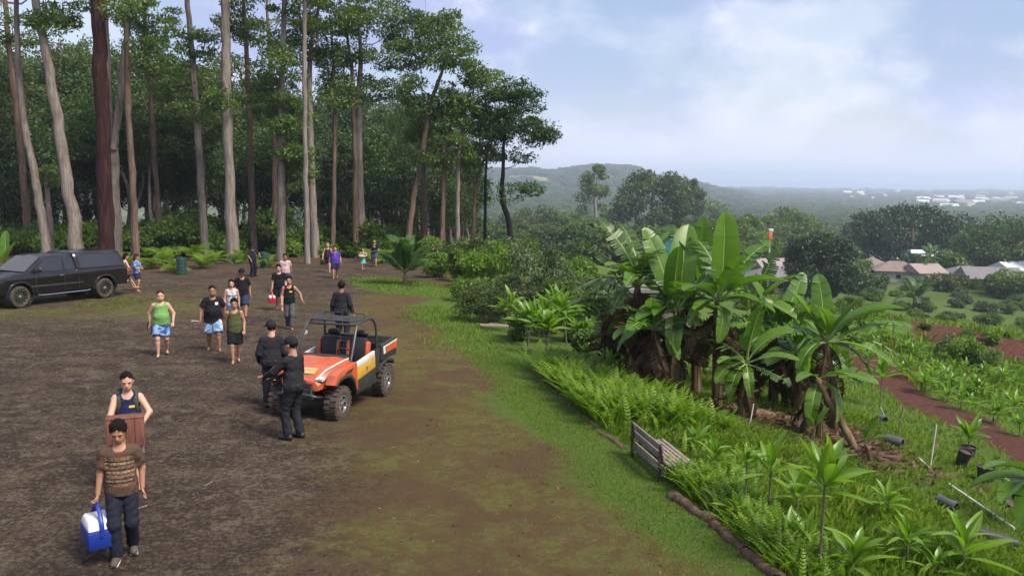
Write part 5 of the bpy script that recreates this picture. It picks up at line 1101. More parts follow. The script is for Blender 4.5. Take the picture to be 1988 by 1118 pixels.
pot(1955, 983, .10, .12, 'small black pot lying low near the right edge', 605, False, .5)
def hose():
    pts = [at(px, py) + [0, 0, .02] for px, py in ((1640, 838), (1660, 880), (1680, 920), (1700, 965), (1730, 1000), (1775, 1045))]; mb = MB(); q = spline(np.array(pts) - pts[0], 40); mb.tube(q, .014, 6); o = mb.build('garden_hose', PIPE_GREY, None, 60); o.location = tuple(pts[0]); tag(o, 'grey irrigation hose running down the grass slope', 'hose')
hose()
def bin_(px, py, h, r, lab):
    P = at(px, py); root = thing('rubbish_bin', lab, 'bin', tuple(P), 0, 'dark green bins at the forest edge'); mb = MB(); prof = [(0, 0), (r * .95, 0)]
    for i in range(9): prof += [(r * (.95 + .05 * (i % 2)), h * (.05 + .1 * i)), (r * (.95 + .05 * ((i + 1) % 2)), h * (.06 + .1 * i))]
    mb.lathe(prof + [(r, h * .96), (r * .93, h), (r * .85, h), (r * .84, h * .6), (0, h * .6)], 18); mb.build('drum', BIN_GREEN, root, 30); mb = MB(); mb.tube(np.array([[math.cos(a) * r, math.sin(a) * r, h] for a in np.linspace(0, 6.28, 20)]), .02, 6); mb.build('rim', BIN_GREEN, root, 60)
bin_(353, 533, .95, .27, 'dark green bin on the forest edge between the ferns'); bin_(514, 520, .95, .28, 'dark green bin beside the policeman'); bin_(716, 492, .85, .26, 'far dark green bin by the big branching gum')
def teal_roof():
    P = atd(1318, 475, 62.0); z0 = float(gz(P[0], P[1])); root = thing('arched_shelter', 'shelter with arched teal roof behind the bananas', 'shelter', (P[0], P[1], z0), R_(8)); ht = P[2] - z0; r = 2.0
    for k in range(7):     # roof sheets side by side
        mb = MB(); a0 = math.pi * k / 7 + .01; a1 = math.pi * (k + 1) / 7 - .01; an = np.linspace(a0, a1, 4)
        V = [(r * math.cos(a) * q, y, ht - .9 + r * .85 * math.sin(a) * q) for q in (1.0, .98) for a in an for y in (-1.8, 1.8)]; mb.add(V, [(2 * i, 2 * i + 1, 2 * i + 3, 2 * i + 2) for i in range(3)] + [(8 + 2 * i, 10 + 2 * i, 11 + 2 * i, 9 + 2 * i) for i in range(3)] + [(2 * i, 2 * i + 2, 10 + 2 * i, 8 + 2 * i) for i in range(3)]); mb.build('roof_sheet', TEAL, root, 50)
    mb = MB(); an = np.linspace(0, math.pi, 15); V = [(0, -1.75, ht - .9)] + [(1.93 * math.cos(a), -1.75, ht - .9 + 1.63 * math.sin(a)) for a in an]; V += [(x, y + .04, z) for x, y, z in V]; mb.add(V, [(0, i, i + 1) for i in range(1, 15)] + [(16, 17 + i, 16 + i) for i in range(1, 15)]); mb.build('gable', TEAL, root, 50)
    mb = MB(); mb.tube([(-.75, -1.86, ht - .9), (0.12, -1.86, ht + .72)], .04, 6); mb.build('pole', PVC_WHITE, root)
    for sx in (-1.85, 1.85):
        for sy in (-1.6, 1.6): mb = MB(); mb.tube([(sx, sy, -.3), (sx, sy, ht - .9)], .05, 6); mb.build('post', STEEL_DARK, root)
teal_roof()
def shed(px, py, depth, w, d, h, lab, rf, wl):
    P = atd(px, py, depth); P[2] = gz(P[0], P[1]); make_hut('shed', lab, 'shed', P, R_(6), (w, d, h), rf, wl, .12, .5, None, [(0, 0, h * .6, .8, .6)])
shed(1268, 585, 40, 3.0, 2.4, 1.5, 'low dark shed with grey roof behind the tattered banana', ROOF_GREY, WALL_BROWN)
def flagpole():
    P = atd(1494, 480, 95.0); P[2] = gz(P[0], P[1]); top = atd(1497, 449, 95.0); h = top[2] - P[2]; root = thing('warning_marker', 'small white and orange marker on a post rising over the trees', 'marker', tuple(P), 0); mb = MB(); mb.tube([(0, 0, 0), (0, 0, h)], .08, 6); mb.build('post', PVC_WHITE, root)
    mb = MB(); mb.box((0, 0, h - .55), (.45, .3, .9), bev=.05); mb.build('panel', mat('marker_orange', (.55, .12, .05), .6), root); mb = MB(); mb.box((.05, 0, h + .1), (.5, .34, .34), bev=.05); mb.build('cap', WHITE_TRIM, root)
flagpole()
def twigs():
    gg = np.random.default_rng(12); V = []; base = 0; n = 1500; x = gg.uniform(-13, 3, n); y = gg.uniform(8.5, 30, n); k = (x < bedx(y) - .3); x, y = x[k], y[k]; n = len(x); z = gz(x, y) + .004; r = gg.uniform(.004, .013, n) * gg.choice([1, 1, 1, 1.8], n)
    T = np.array([[1, 0, -.3], [-.5, .86, -.3], [-.5, -.86, -.3], [0, 0, .7]]); a = gg.uniform(0, 6.28, n); V = np.zeros((n, 4, 3)); st = gg.uniform(.6, 2.2, n)
    for i in range(4): V[:, i, 0] = x + r * st * (T[i, 0] * np.cos(a) - T[i, 1] * np.sin(a)); V[:, i, 1] = y + r * (T[i, 0] * np.sin(a) + T[i, 1] * np.cos(a)); V[:, i, 2] = z + r * T[i, 2]
    ix = np.arange(n)[:, None] * 4; Fq = np.concatenate([ix + f for f in ([0, 1, 3], [1, 2, 3], [2, 0, 3])]); tag(link('gravel', mesh_np('gravel', V.reshape(-1, 3), Fq, mat('yard_gravel', (.07, .055, .045), .9, noise=(3, (.13, .105, .085))))), 'loose gravel bits on the yard', 'gravel', None, 'stuff')
twigs()
def fallen_leaves():
    gg = np.random.default_rng(88); n = 5200; x = gg.uniform(-16, 3.5, n); y = 8 + 32 * gg.random(n) ** 1.1; k = (x < bedx(y) - .1) & (gg.random(n) < np.clip(.25 + .6 * lump(x, y, 1.6, 91) + .5 * sstep(-6, 0, x - bedx(y)), 0, 1)); x, y = x[k], y[k]; n = len(x); C = np.column_stack([x, y, gz(x, y) + .010])
    d = gg.normal(size=(n, 3)); d[:, 2] *= .2; d /= np.linalg.norm(d, axis=1)[:, None]; s = np.cross(d, [0, 0, 1.0] + gg.normal(size=(n, 3)) * .35); s /= np.linalg.norm(s, axis=1)[:, None]; L_ = gg.uniform(.03, .10, n)[:, None]; W = L_ * gg.uniform(.12, .3, n)[:, None]
    V = np.stack([C - d * L_ / 2, C + s * W, C + d * L_ / 2 + [0, 0, .008], C - s * W + [0, 0, .006]], 1).reshape(-1, 3); m = leaf_mat('dry_gum_leaves', [(.035, .02, .012), (.10, .06, .035), (.19, .14, .085)], .1, .8, .1)
    tag(link('fallen_leaves', mesh_np('fallen_leaves', V, np.arange(n * 4).reshape(-1, 4), m, np.repeat(gg.uniform(0, .85, n), 4))), 'dry leaves scattered over the yard', 'fallen leaves', None, 'stuff')
fallen_leaves()
for i, (x0, y0, x1, y1, lab) in enumerate(((398, 944, 412, 936, 'pale twig lying on the yard before the walking men'), (262, 990, 286, 982, 'short stick lying beside the boy with the cooler'))):
    a = at(x0, y0) + [0, 0, .012]; b = at(x1, y1) + [0, 0, .012]; pole(a, b, .009, lab, 'twig', WOOD_GREY, None)
# ------------------------------------------------------------------ vehicles
PAINT_ORANGE = mat('orange_paint', (.60, .085, .018), .4, coat=.25, noise=(5, (.30, .085, .04), .16)); PAINT_YELLOW = mat('yellow_panel', (.52, .31, .03), .5, noise=(6, (.40, .24, .04), .2)); PAINT_WHITE = mat('white_panel', (.64, .62, .60), .5, noise=(6, (.48, .45, .41), .2))
PAINT_BLACK = mat('black_car_paint', (.005, .005, .006), .22, spec=.35, coat=.55, noise=(2.5, (.014, .012, .011), .2)); RUBBER = mat('dusty_tyre_rubber', (.028, .024, .021), .9, noise=(9, (.085, .058, .042)))
PLAST = mat('matt_black_plastic', (.018, .018, .019), .6, noise=(9, (.035, .032, .03))); CAGE = mat('cage_steel', (.035, .036, .04), .45, .2); SEAT = mat('black_seat_vinyl', (.013, .013, .014), .55)
ALLOY = mat('machined_alloy', (.55, .53, .52), .35, .8); CHROME = mat('chrome', (.6, .6, .6), .2, 1.0); CARGLASS = mat('tinted_car_glass', (.010, .012, .015), .04, spec=1.0); LENS = mat('headlamp_lens', (.6, .62, .62), .12, spec=.7); AMBER = mat('amber_lens', (.6, .2, .03), .2); RED_SPR = mat('red_spring', (.5, .04, .02), .4); RED_EMB = mat('dark_red_emblem', (.25, .03, .03), .5)
def wheel(root, c, R, W, side, spokes, lugs, rim_r, rim_mat, lip=True, name='wheel'):
    """side -1: outer face towards -x"""
    M = frame(c, y=(0, 1.0, 0), z=(side, 0, 0)); b = MB(); w = W / 2
    b.lathe([(rim_r * .98, -w * .8), (R * .80, -w), (R * .93, -w * .92), (R * .985, -w * .6), (R, 0), (R * .985, w * .6), (R * .93, w * .92), (R * .80, w), (rim_r * 1.02, w * .86), (rim_r * .97, w * .72)], 32, M=M)
    if lugs:
        for i in range(lugs):
            for k, zz in ((0, -.5), (.5, .5)):
                a = 2 * math.pi * (i + k) / lugs; Ml = M @ frame((R * math.cos(a), R * math.sin(a), zz * w), x=(math.cos(a), math.sin(a), 0), z=(0, 0, 1.0)); b.box((0.002, 0, 0), (.035, R * .2, w * .85), M=Ml)
    o = b.build(name, RUBBER, root, 40)
    r = MB(); r.lathe([(rim_r, w * .80), (rim_r * .93, w * .84), (rim_r * .9, w * .55), (rim_r * .86, w * .1), (0, w * .05)], 32, 0, M)
    for i in range(spokes):
        a = 2 * math.pi * i / spokes; Ms = M @ frame((0, 0, 0), x=(math.cos(a), math.sin(a), 0), z=(0, 0, 1.0)); t = rim_r
        if spokes <= 5:
            for s in (-1, 1): r.prism([(t * .16, s * t * .03), (t * .55, s * t * .10), (t * .93, s * t * .30), (t * .93, s * t * .16), (t * .60, s * t * .02)], w * .45, w * .72, 2, 1, Ms)
        else: r.prism([(t * .15, -t * .035), (t * .92, -t * .05), (t * .92, t * .05), (t * .15, t * .035)], w * .45, w * .70, 2, 1, Ms)
    r.lathe([(rim_r * .2, w * .4), (rim_r * .2, w * .78), (rim_r * .12, w * .84), (0, w * .84)], 14, 1, M)
    if lip: r.lathe([(rim_r * 1.0, w * .80), (rim_r * .99, w * .88), (rim_r * .90, w * .88), (rim_r * .89, w * .7)], 32, 1, M)
    r.build('rim', [PLAST, rim_mat], o, 35)
def utv():
    P = np.array([-3.78, 17.85]); rz = math.pi - math.asin(.277); root = thing('utility_buggy', 'orange and black open utility buggy with roll cage parked on the yard', 'buggy', (P[0], P[1], float(gz(*P))), rz); root.scale = (1.04,) * 3
    def part(n, b, m, sm=35): return b.build(n, m, root, sm)
    for y in (1.03, -1.03):
        for sx in (-1, 1): wheel(root, (sx * .60, y, .33), .33, .26, sx, 5, 20, .17, ALLOY)
    b = MB(); b.box((0, -.1, .43), (.98, 2.5, .14), bev=.03); b.box((0, .45, .55), (.9, .1, .5)); part('chassis', b, PLAST)
    # hood: a loft from nose to cowl
    b = MB(); secs = []
    for y, zt, hw, zb in ((1.46, .74, .36, .66), (1.44, .84, .40, .66), (1.36, .91, .45, .68), (1.12, 1.0, .53, .70), (.8, 1.075, .60, .74), (.46, 1.11, .63, .78), (.44, 1.08, .62, .78)):
        secs.append([(-hw, y, zb), (-hw, y, zt - .09), (-hw * .86, y, zt - .02), (-hw * .45, y, zt), (0, y, zt - .012), (hw * .45, y, zt), (hw * .86, y, zt - .02), (hw, y, zt - .09), (hw, y, zb)])
    b.loft(secs, True, True); hood = part('hood', b, PAINT_ORANGE, 30)
    b = MB(); b.prism([(-.26, 1.30), (.26, 1.30), (.24, 1.10), (-.24, 1.10)], 0, .012, 2, M=frame((0, 0, 0), x=(1, 0, 0), y=(0, 1, 0)) @ np.array([[1, 0, 0, 0], [0, .93, 0, .1], [0, -.33, 1, 1.365], [0, 0, 0, 1]])); b.build('badge_panel', PAINT_YELLOW, hood, 0)
    b = MB()
    for y in (1.135, 1.275): b.box((0, y, 0), (.50, .018, .01), M=np.array([[1, 0, 0, 0], [0, .93, 0, .1], [0, -.33, 1, 1.384], [0, 0, 0, 1]]))
    b.build('badge_border', PAINT_WHITE, hood, 0)
    for sx in (-1, 1):
        b = MB(); b.tube([(sx * .35, 1.43, .865), (sx * .42, 1.15, 1.0), (sx * .52, .8, 1.075), (sx * .56, .5, 1.105)], [.022, .026, .026, .02], 6, flat=.5); b.build('white_stripe', PAINT_WHITE, hood)
        b = MB(); b.prism([(1.40, .78), (1.30, .94), (1.05, 1.01), (.72, 1.03), (.52, 1.05), (.44, 1.02), (.40, .46), (.50, .46), (.60, .72), (.74, .83), (1.0, .86), (1.2, .83), (1.32, .74)], *sorted((sx * .52, sx * .735)), 0, bev=.025); part('fender', b, PAINT_ORANGE)
        b = MB(); b.prism([(.62, .96), (.90, .94), (.98, .89), (.72, .88)], *sorted((sx * .70, sx * .742)), 0, bev=.004); part('fender_vent', b, PLAST, 0)
        b = MB(); b.prism([(1.37, .76), (1.20, .86), (1.0, .885), (.74, .85), (.58, .72), (.50, .46), (.53, .46), (.64, .68), (.78, .80), (1.0, .83), (1.2, .80), (1.33, .72)], *sorted((sx * .50, sx * .76)), 0, bev=.01); part('wheel_arch', b, PLAST)
        b = MB(); b.sphere((sx * .40, 1.365, .845), (.10, .06, .03), 14, 8); part('headlight', b, mat('smoked_lens', (.12, .12, .13), .12, spec=.8))
        b = MB(); b.tube([(sx * .18, 1.1, .40), (sx * .52, 1.03, .34)], .03, 8); b.tube([(sx * .18, .92, .40), (sx * .52, 1.03, .34)], .025, 8); part('suspension_arm', b, RED_SPR)
        b = MB(); t = np.linspace(0, 1, 60); b.tube(np.stack([sx * (.30 + .16 * t) + .045 * np.cos(t * 44), 1.12 + .045 * np.sin(t * 44), .78 - .40 * t], 1), .012, 5); part('spring', b, RED_SPR)
        # cab side: lower sill, then the door panel in three colours
        b = MB(); b.prism([(.42, .64), (-.46, .74), (-.52, .40), (.40, .36)], *sorted((sx * .60, sx * .70)), 0, bev=.02); part('sill_panel', b, PLAST)
        dr = MB(); dr.prism([(.43, .885), (-.42, .965), (-.44, .74), (.43, .64)], *sorted((sx * .64, sx * .715)), 0, bev=.012); d = dr.build('door', PAINT_YELLOW, root)
        w = MB(); w.prism([(.42, 1.0), (-.41, 1.085), (-.42, .97), (.43, .89)], *sorted((sx * .645, sx * .712)), 0, bev=.012); w.build('white_band', PAINT_WHITE, d)
        w = MB(); c0 = np.array([sx * .718, -.02, .815])
        for a in (90, 210, 330): w.box(c0 + [0, .028 * math.cos(R_(a)), .034 * math.sin(R_(a))], (.006, .018, .055), M=None) if False else w.tube([c0, c0 + [0, .05 * math.cos(R_(a + 180)), .06 * math.sin(R_(a + 180))]], .010, 5)
        w.build('emblem', RED_EMB, d)
        b = MB(); b.prism([(-.55, 1.08), (-.74, 1.06), (-.70, .55), (-.52, .60)], *sorted((sx * .58, sx * .68)), 0, bev=.02); part('rear_corner', b, PLAST)
        # cage
        b = MB(); q = spline([(sx * .62, .50, 1.06), (sx * .60, .33, 1.36), (sx * .56, .13, 1.64), (sx * .55, .02, 1.71), (sx * .55, -.2, 1.74), (sx * .55, -.5, 1.74), (sx * .57, -.64, 1.68), (sx * .60, -.70, 1.5), (sx * .60, -.72, 1.0)], 40); b.tube(q, .027, 9); part('roll_bar', b, CAGE)
        b = MB(); b.sphere((sx * .33, -.60, 1.40), (.15, .06, .075), 14, 8); b.tube([(sx * .33, -.62, 1.38), (sx * .33, -.68, 1.30)], .02, 6); part('headrest', b, SEAT)
        s = MB(); s.box((sx * .33, -.14, .76), (.48, .48, .17), bev=.06); s.box((0, 0, 0), (.42, .15, .56), bev=.06, M=frame((sx * .33, -.42, 1.06), x=(1, 0, 0), z=(0, -.18, 1))); st = s.build('seat', SEAT, root)
        for k in (-1, 1): s = MB(); s.box((0, 0, 0), (.07, .17, .42), bev=.03, M=frame((sx * .33 + k * .215, -.41, 1.06), x=(1, 0, 0), z=(0, -.18, 1))); s.build('bolster', PAINT_ORANGE, st)
        b = MB(); b.prism([(-.76, .80), (-1.52, .80), (-1.56, 1.20), (-.76, 1.14)], *sorted((sx * .64, sx * .70)), 0, bev=.012); bd = part('bed_side', b, PLAST)
        w = MB(); w.prism([(-1.0, .93), (-1.53, .95), (-1.55, 1.10), (-.96, 1.06)], *sorted((sx * .69, sx * .706)), 0, bev=.003); w.build('orange_panel', PAINT_ORANGE, bd, 0)
        w = MB(); w.prism([(-.86, .92), (-.97, .93), (-.93, 1.06), (-1.55, 1.105), (-1.553, 1.14), (-.84, 1.09)], *sorted((sx * .69, sx * .707)), 0, bev=.003); w.build('white_panel', PAINT_WHITE, bd, 0)
        b = MB(); b.prism([(-.66, .62), (-.74, .74), (-1.03, .80), (-1.34, .74), (-1.40, .62), (-1.36, .62), (-1.27, .70), (-1.03, .745), (-.79, .70), (-.70, .60)], *sorted((sx * .50, sx * .72)), 0, bev=.01); part('rear_arch', b, PLAST)
    b = MB(); b.box((0, -1.14, .83), (1.30, .78, .05)); b.box((0, -.78, 1.0), (1.30, .05, .34), bev=.01); b.box((0, -1.53, 1.0), (1.30, .05, .36), bev=.01); part('cargo_bed', b, PLAST)
    s = MB(); s.box((0, 0, 0), (.24, .13, .46), bev=.05, M=frame((0, -.44, 1.02), x=(1, 0, 0), z=(0, -.18, 1))); s.box((0, -.14, .75), (.2, .46, .15), bev=.05); part('middle_seat', s, SEAT)
    b = MB(); b.box((0, .40, 1.05), (1.14, .16, .16), bev=.05); b.box((0, .34, .92), (1.1, .1, .3), bev=.03); part('dashboard', b, PLAST)
    b = MB(); an = np.linspace(0, 2 * math.pi, 25); M = frame((-.33, .16, 1.10), x=(1, 0, 0), z=(0, -.85, .55)); b.tube(np.stack([.17 * np.cos(an), .17 * np.sin(an), 0 * an], 1), .016, 7, M=M); b.tube([(-.17, 0, 0), (0, 0, -.03), (.17, 0, 0)], .014, 6, M=M); b.tube([(0, 0, -.03), (0, 0, -.25)], .025, 7, M=M); part('steering_wheel', b, SEAT)
    for y, z, n in ((.07, 1.69, 'front_cross_bar'), (-.58, 1.73, 'rear_cross_bar'), (-.705, 1.32, 'shoulder_bar')): b = MB(); b.tube([(-.57, y, z), (0, y, z), (.57, y, z)], .028, 8); part(n, b, CAGE)
    b = MB(); b.box((0, -.24, 1.755), (1.02, .56, .03), bev=.012); rf = part('roof_panel', b, PLAST)
    for x in (-.2, .18): q = MB(); q.box((x, -.18, 1.776), (.13, .06, .014), bev=.004); q.build('roof_vent', STEEL_DARK, rf)
    for x0 in (-.46, .06):
        q = MB(); q.tube([(x0, -.46, 1.77), (x0, -.46, 1.84), (x0 + .40, -.46, 1.84), (x0 + .40, -.46, 1.77)], .014, 6); q.build('roof_rail', CAGE, rf)
    b = MB(); b.prism([(-.27, .70), (.27, .70), (.22, .80), (-.22, .80)], 1.445, 1.475, 1, bev=.004); part('nose_grille', b, PLAST, 0)
    b = MB(); b.box((0, 1.44, .58), (.62, .1, .22), bev=.03); b.box((0, 1.47, .66), (.66, .05, .05), bev=.01); part('front_fascia', b, PLAST)
    b = MB(); b.tube(spline([(-.42, 1.30, .50), (-.40, 1.52, .56), (-.2, 1.57, .60), (.2, 1.57, .60), (.40, 1.52, .56), (.42, 1.30, .50)], 24), .026, 8); b.tube([(-.3, 1.54, .58), (-.3, 1.46, .78), (.3, 1.46, .78), (.3, 1.54, .58)], .018, 6); part('bumper', b, CAGE)
    b = MB(); b.lathe([(0, 0), (.045, 0), (.045, .02), (0, .02)], 14, M=frame((.57, .16, 1.5), x=(1, 0, 0), z=(0, 1.0, .1))); part('reflector', b, PAINT_WHITE)
    b = MB(); b.tube([(-.6, -1.03, .33), (.6, -1.03, .33)], .035, 8); b.box((0, -1.0, .5), (.5, .5, .3), bev=.05); part('rear_axle', b, STEEL_DARK)
utv()
def truck():
    P = np.array([(-18.94 - 17.32) / 2 - .80, (32.17 + 35.72) / 2 + .36]); rz = math.pi - math.asin(.415); root = thing('pickup_truck', 'black pickup truck with covered bed parked at the forest edge', 'pickup truck', (P[0], P[1], float(gz(*P)) + .01), rz); root.scale = (1.05,) * 3
    sl = math.atan2(float(gz(-18.94, 32.17) - gz(-17.32, 35.72)), 3.9); root.rotation_euler = (sl, 0, rz)
    def part(n, b, m, sm=35): return b.build(n, m, root, sm)
    def arch(c, r, n=12): return [(c + r * math.cos(a), .42 + r * math.sin(a)) for a in np.linspace(R_(8), R_(172), n)]
    prof = [(2.74, .46), (2.84, .60), (2.84, .80), (2.80, 1.02), (2.68, 1.12), (2.1, 1.20), (1.50, 1.255), (1.2, 1.24), (-2.86, 1.24), (-2.92, 1.16), (-2.95, .66), (-2.86, .50)] + [(y, z) for y, z in reversed(arch(-1.82, .50))] + [(-1.2, .46), (1.2, .46)] + [(y, z) for y, z in reversed(arch(1.82, .50))]
    # reversed arches run rear to front along the sill
    b = MB(); b.prism(prof, -.97, .97, 0, bev=.07); part('body', b, PAINT_BLACK, 30)
    for sx in (-1, 1):
        for c in (1.82, -1.82):
            an = np.linspace(R_(-2), R_(182), 20); b = MB(); b.tube(np.stack([np.full(20, sx * .955), c + .52 * np.cos(an), .42 + .52 * np.sin(an)], 1), .045, 7, flat=1); part('wheel_flare', b, PAINT_BLACK, 50)
            wheel(root, (sx * .84, c, .40), .40, .27, sx, 12, 0, .29, CHROME)
            b = MB(); b.lathe([(.0, 0), (.49, 0), (.49, .5)], 20, M=frame((sx * .5, c, .44), y=(0, 1, 0), z=(sx, 0, 0))); part('wheel_well', b, PLAST)
        b = MB(); b.tube([(sx * .98, 1.15, .42), (sx * 1.0, 1.0, .40), (sx * 1.0, -.9, .40), (sx * .98, -1.1, .42)], .035, 8, flat=.7); part('running_board', b, CHROME)
        b = MB(); b.sphere((sx * 1.09, 1.12, 1.36), (.12, .07, .10), 12, 8); b.tube([(sx * .92, 1.1, 1.28), (sx * 1.06, 1.12, 1.33)], .03, 6); part('mirror', b, PLAST)
        # door outline grooves
        for y in (1.18, .0, -.62):
            b = MB(); b.box((sx * .972, y, .87), (.006, .016, .70)); part('door_gap', b, PLAST, 0)
        b = MB(); b.box((sx * .975, .14, 1.08), (.03, .17, .035), bev=.01); part('door_handle', b, CHROME)
        b = MB(); b.box((sx * .978, .3, .74), (.012, 2.2, .06), bev=.005); part('side_moulding', b, PLAST)
    def house(name, yb, yt, zb, zt, xb, xt, m):
        """cabin or canopy shell: yb/yt = (rear, front) at base and top"""
        secs = []
        for t, ins in ((0, 0), (.5, -.012), (.86, 0), (.95, .03), (1.0, .10)):
            y0 = yb[0] + (yt[0] - yb[0]) * t + ins; y1 = yb[1] + (yt[1] - yb[1]) * t - ins; x = xb + (xt - xb) * t - ins; z = zb + (zt - zb) * t; k = .06
            secs.append([(-x, y0 + k, z), (-x + k, y0, z), (x - k, y0, z), (x, y0 + k, z), (x, y1 - k, z), (x - k, y1 + .02, z), (-x + k, y1 + .02, z), (-x, y1 - k, z)])
        b = MB(); b.loft(secs, True, True); return b.build(name, m, root, 40)
    cab = house('cab', (-.58, 1.52), (-.50, .62), 1.22, 1.85, .93, .74, PAINT_BLACK); can = house('canopy', (-2.88, -.60), (-2.62, -.54), 1.245, 1.90, .95, .78, PAINT_BLACK)
    def sidewin(parent, sx, pts, name='window', m=CARGLASS, xb=.93, xt=.74, zb=1.22, zt=1.85, off=.016):
        b = MB(); V = []
        for y, z in pts: t = (z - zb) / (zt - zb); V.append((sx * (xb + (xt - xb) * t + off + .012 * (1 - abs(2 * t - 1))), y, z))
        n = len(V); V += [(x - sx * .03, y, z) for x, y, z in V]; b.add(V, [tuple(range(n)), tuple(range(2 * n - 1, n - 1, -1))] + [(i, (i + 1) % n, n + (i + 1) % n, n + i) for i in range(n)]); b.build(name, m, parent, 0)
    for sx in (-1, 1):
        sidewin(cab, sx, [(.05, 1.27), (1.22, 1.27), (.72, 1.73), (.60, 1.755), (.05, 1.755)]); sidewin(cab, sx, [(-.46, 1.27), (-.04, 1.27), (-.04, 1.755), (-.42, 1.755)])
        sidewin(can, sx, [(-2.62, 1.30), (-.70, 1.30), (-.68, 1.78), (-2.50, 1.78)], 'window', CARGLASS, .95, .78, 1.245, 1.90)
    b = MB(); V = [(-.78, 1.47, 1.27), (.78, 1.47, 1.27), (.64, .76, 1.78), (-.64, .76, 1.78)]; V += [(x, y - .05, z - .05) for x, y, z in V]; V = [(x, y + .045, z + .015) for x, y, z in V]; b.add(V, [(0, 1, 2, 3), (7, 6, 5, 4), (0, 4, 5, 1), (1, 5, 6, 2), (2, 6, 7, 3), (3, 7, 4, 0)]); b.build('windscreen', CARGLASS, cab, 0)
    b = MB(); b.prism([(.9, 1.0), (2.0, .5), (.9, .0)], 0, .01, 2) if False else b.box((0, 2.82, .92), (1.1, .06, .20), bev=.02); part('grille', b, CHROME); b = MB(); b.box((0, 2.84, .60), (1.9, .16, .24), bev=.06); part('bumper', b, PAINT_BLACK)
    for sx in (-1, 1):
        b = MB(); b.box((sx * .78, 2.74, .96), (.36, .18, .20), bev=.04); h = part('headlight', b, LENS); b = MB(); b.box((sx * .94, 2.70, .96), (.08, .14, .14), bev=.02); b.build('indicator', AMBER, h)
        b = MB(); b.box((sx * .84, -2.93, 1.0), (.18, .06, .30), bev=.02); part('tail_light', b, mat('tail_red', (.3, .02, .02), .2))
    b = MB(); b.box((0, -2.98, .56), (1.8, .14, .18), bev=.04); part('rear_bumper', b, CHROME)
    b = MB(); b.box((0, -3.16, .80), (1.45, .5, .06), bev=.015); part('tailgate', b, PAINT_BLACK)
    b = MB(); b.box((0, 0, .42), (1.1, 5.2, .16)); part('underbody', b, PLAST)
truck()
# ------------------------------------------------------------------ people: bodies as one surface grown from a posed skeleton, clothes cut to fit over it
def surfnet(Fg, org, h):
    """quads of the zero surface of a sampled distance field"""
    s = Fg < 0; nx, ny, nz = Fg.shape
    c = np.zeros((nx - 1, ny - 1, nz - 1), np.int8)
    for i in (0, 1):
        for j in (0, 1):
            for k in (0, 1): c += s[i:nx - 1 + i, j:ny - 1 + j, k:nz - 1 + k]
    act = (c > 0) & (c < 8); idx = -np.ones(act.shape, int); n = act.sum(); idx[act] = np.arange(n); I = np.argwhere(act)
    acc = np.zeros((n, 3)); cnt = np.zeros(n)
    cor = [(i, j, k) for i in (0, 1) for j in (0, 1) for k in (0, 1)]
    for a in cor:
        for ax in range(3):
            if a[ax]: continue
            b = list(a); b[ax] = 1; fa = Fg[I[:, 0] + a[0], I[:, 1] + a[1], I[:, 2] + a[2]]; fb = Fg[I[:, 0] + b[0], I[:, 1] + b[1], I[:, 2] + b[2]]
            m = (fa < 0) != (fb < 0); t = np.where(m, fa / np.where(m, fa - fb, 1), 0); p = np.tile(np.array(a, float), (n, 1)); p[:, ax] += t; acc[m] += p[m]; cnt[m] += 1
    V = org + h * (I + acc / np.maximum(1, cnt)[:, None]); Q = []
    for ax in range(3):
        o1, o2 = (ax + 1) % 3, (ax + 2) % 3; sl0 = [slice(None)] * 3; sl1 = [slice(None)] * 3; sl0[ax] = slice(0, -1); sl1[ax] = slice(1, None)
        e = s[tuple(sl0)] != s[tuple(sl1)]; E = np.argwhere(e); E = E[(E[:, o1] > 0) & (E[:, o2] > 0) & (E[:, o1] < Fg.shape[o1] - 1) & (E[:, o2] < Fg.shape[o2] - 1)]
        if not len(E): continue
        def cell(d1, d2): q = E.copy(); q[:, o1] += d1; q[:, o2] += d2; return idx[q[:, 0], q[:, 1], q[:, 2]]
        f = np.stack([cell(-1, -1), cell(0, -1), cell(0, 0), cell(-1, 0)], 1); inside = s[E[:, 0], E[:, 1], E[:, 2]]; f[~inside] = f[~inside][:, ::-1]; Q.append(f)
    return V, np.concatenate(Q)
def s_cap(P, a, b, ra, rb, fl=(1, 1, 1)):
    a = np.asarray(a, np.float32); b = np.asarray(b, np.float32); d = b - a; q = P - a; t = np.clip((q @ d) / (d @ d), 0, 1); w = q - t[..., None] * d
    return np.sqrt((w * w).sum(-1)) - (ra + (rb - ra) * t)
def s_ell(P, c, r):
    q = (P - np.asarray(c, np.float32)) / np.asarray(r, np.float32); k = np.sqrt((q * q).sum(-1)); return (k - 1) * min(r)
def s_min(a, b, k=.03):
    h = np.clip(.5 + .5 * (b - a) / k, 0, 1); return b * (1 - h) + a * h - k * h * (1 - h)
def ik(a, b, l1, l2, hint):
    a = np.asarray(a, float); b = np.asarray(b, float); d = b - a; L_ = min(np.linalg.norm(d), (l1 + l2) * .995); u = nrm(d); x = (l1 * l1 - l2 * l2 + L_ * L_) / (2 * L_); hgt = math.sqrt(max(0, l1 * l1 - x * x)); hv = np.asarray(hint, float); hv = nrm(hv - u * (hv @ u)); return a + u * x + hv * hgt, a + u * L_
SKINS = [mat('tan_skin', (.40, .20, .125), .55, noise=(14, (.36, .175, .11))), mat('fair_skin', (.50, .285, .20), .55, noise=(14, (.46, .25, .17))), mat('brown_skin', (.27, .125, .075), .55, noise=(14, (.24, .11, .066)))]
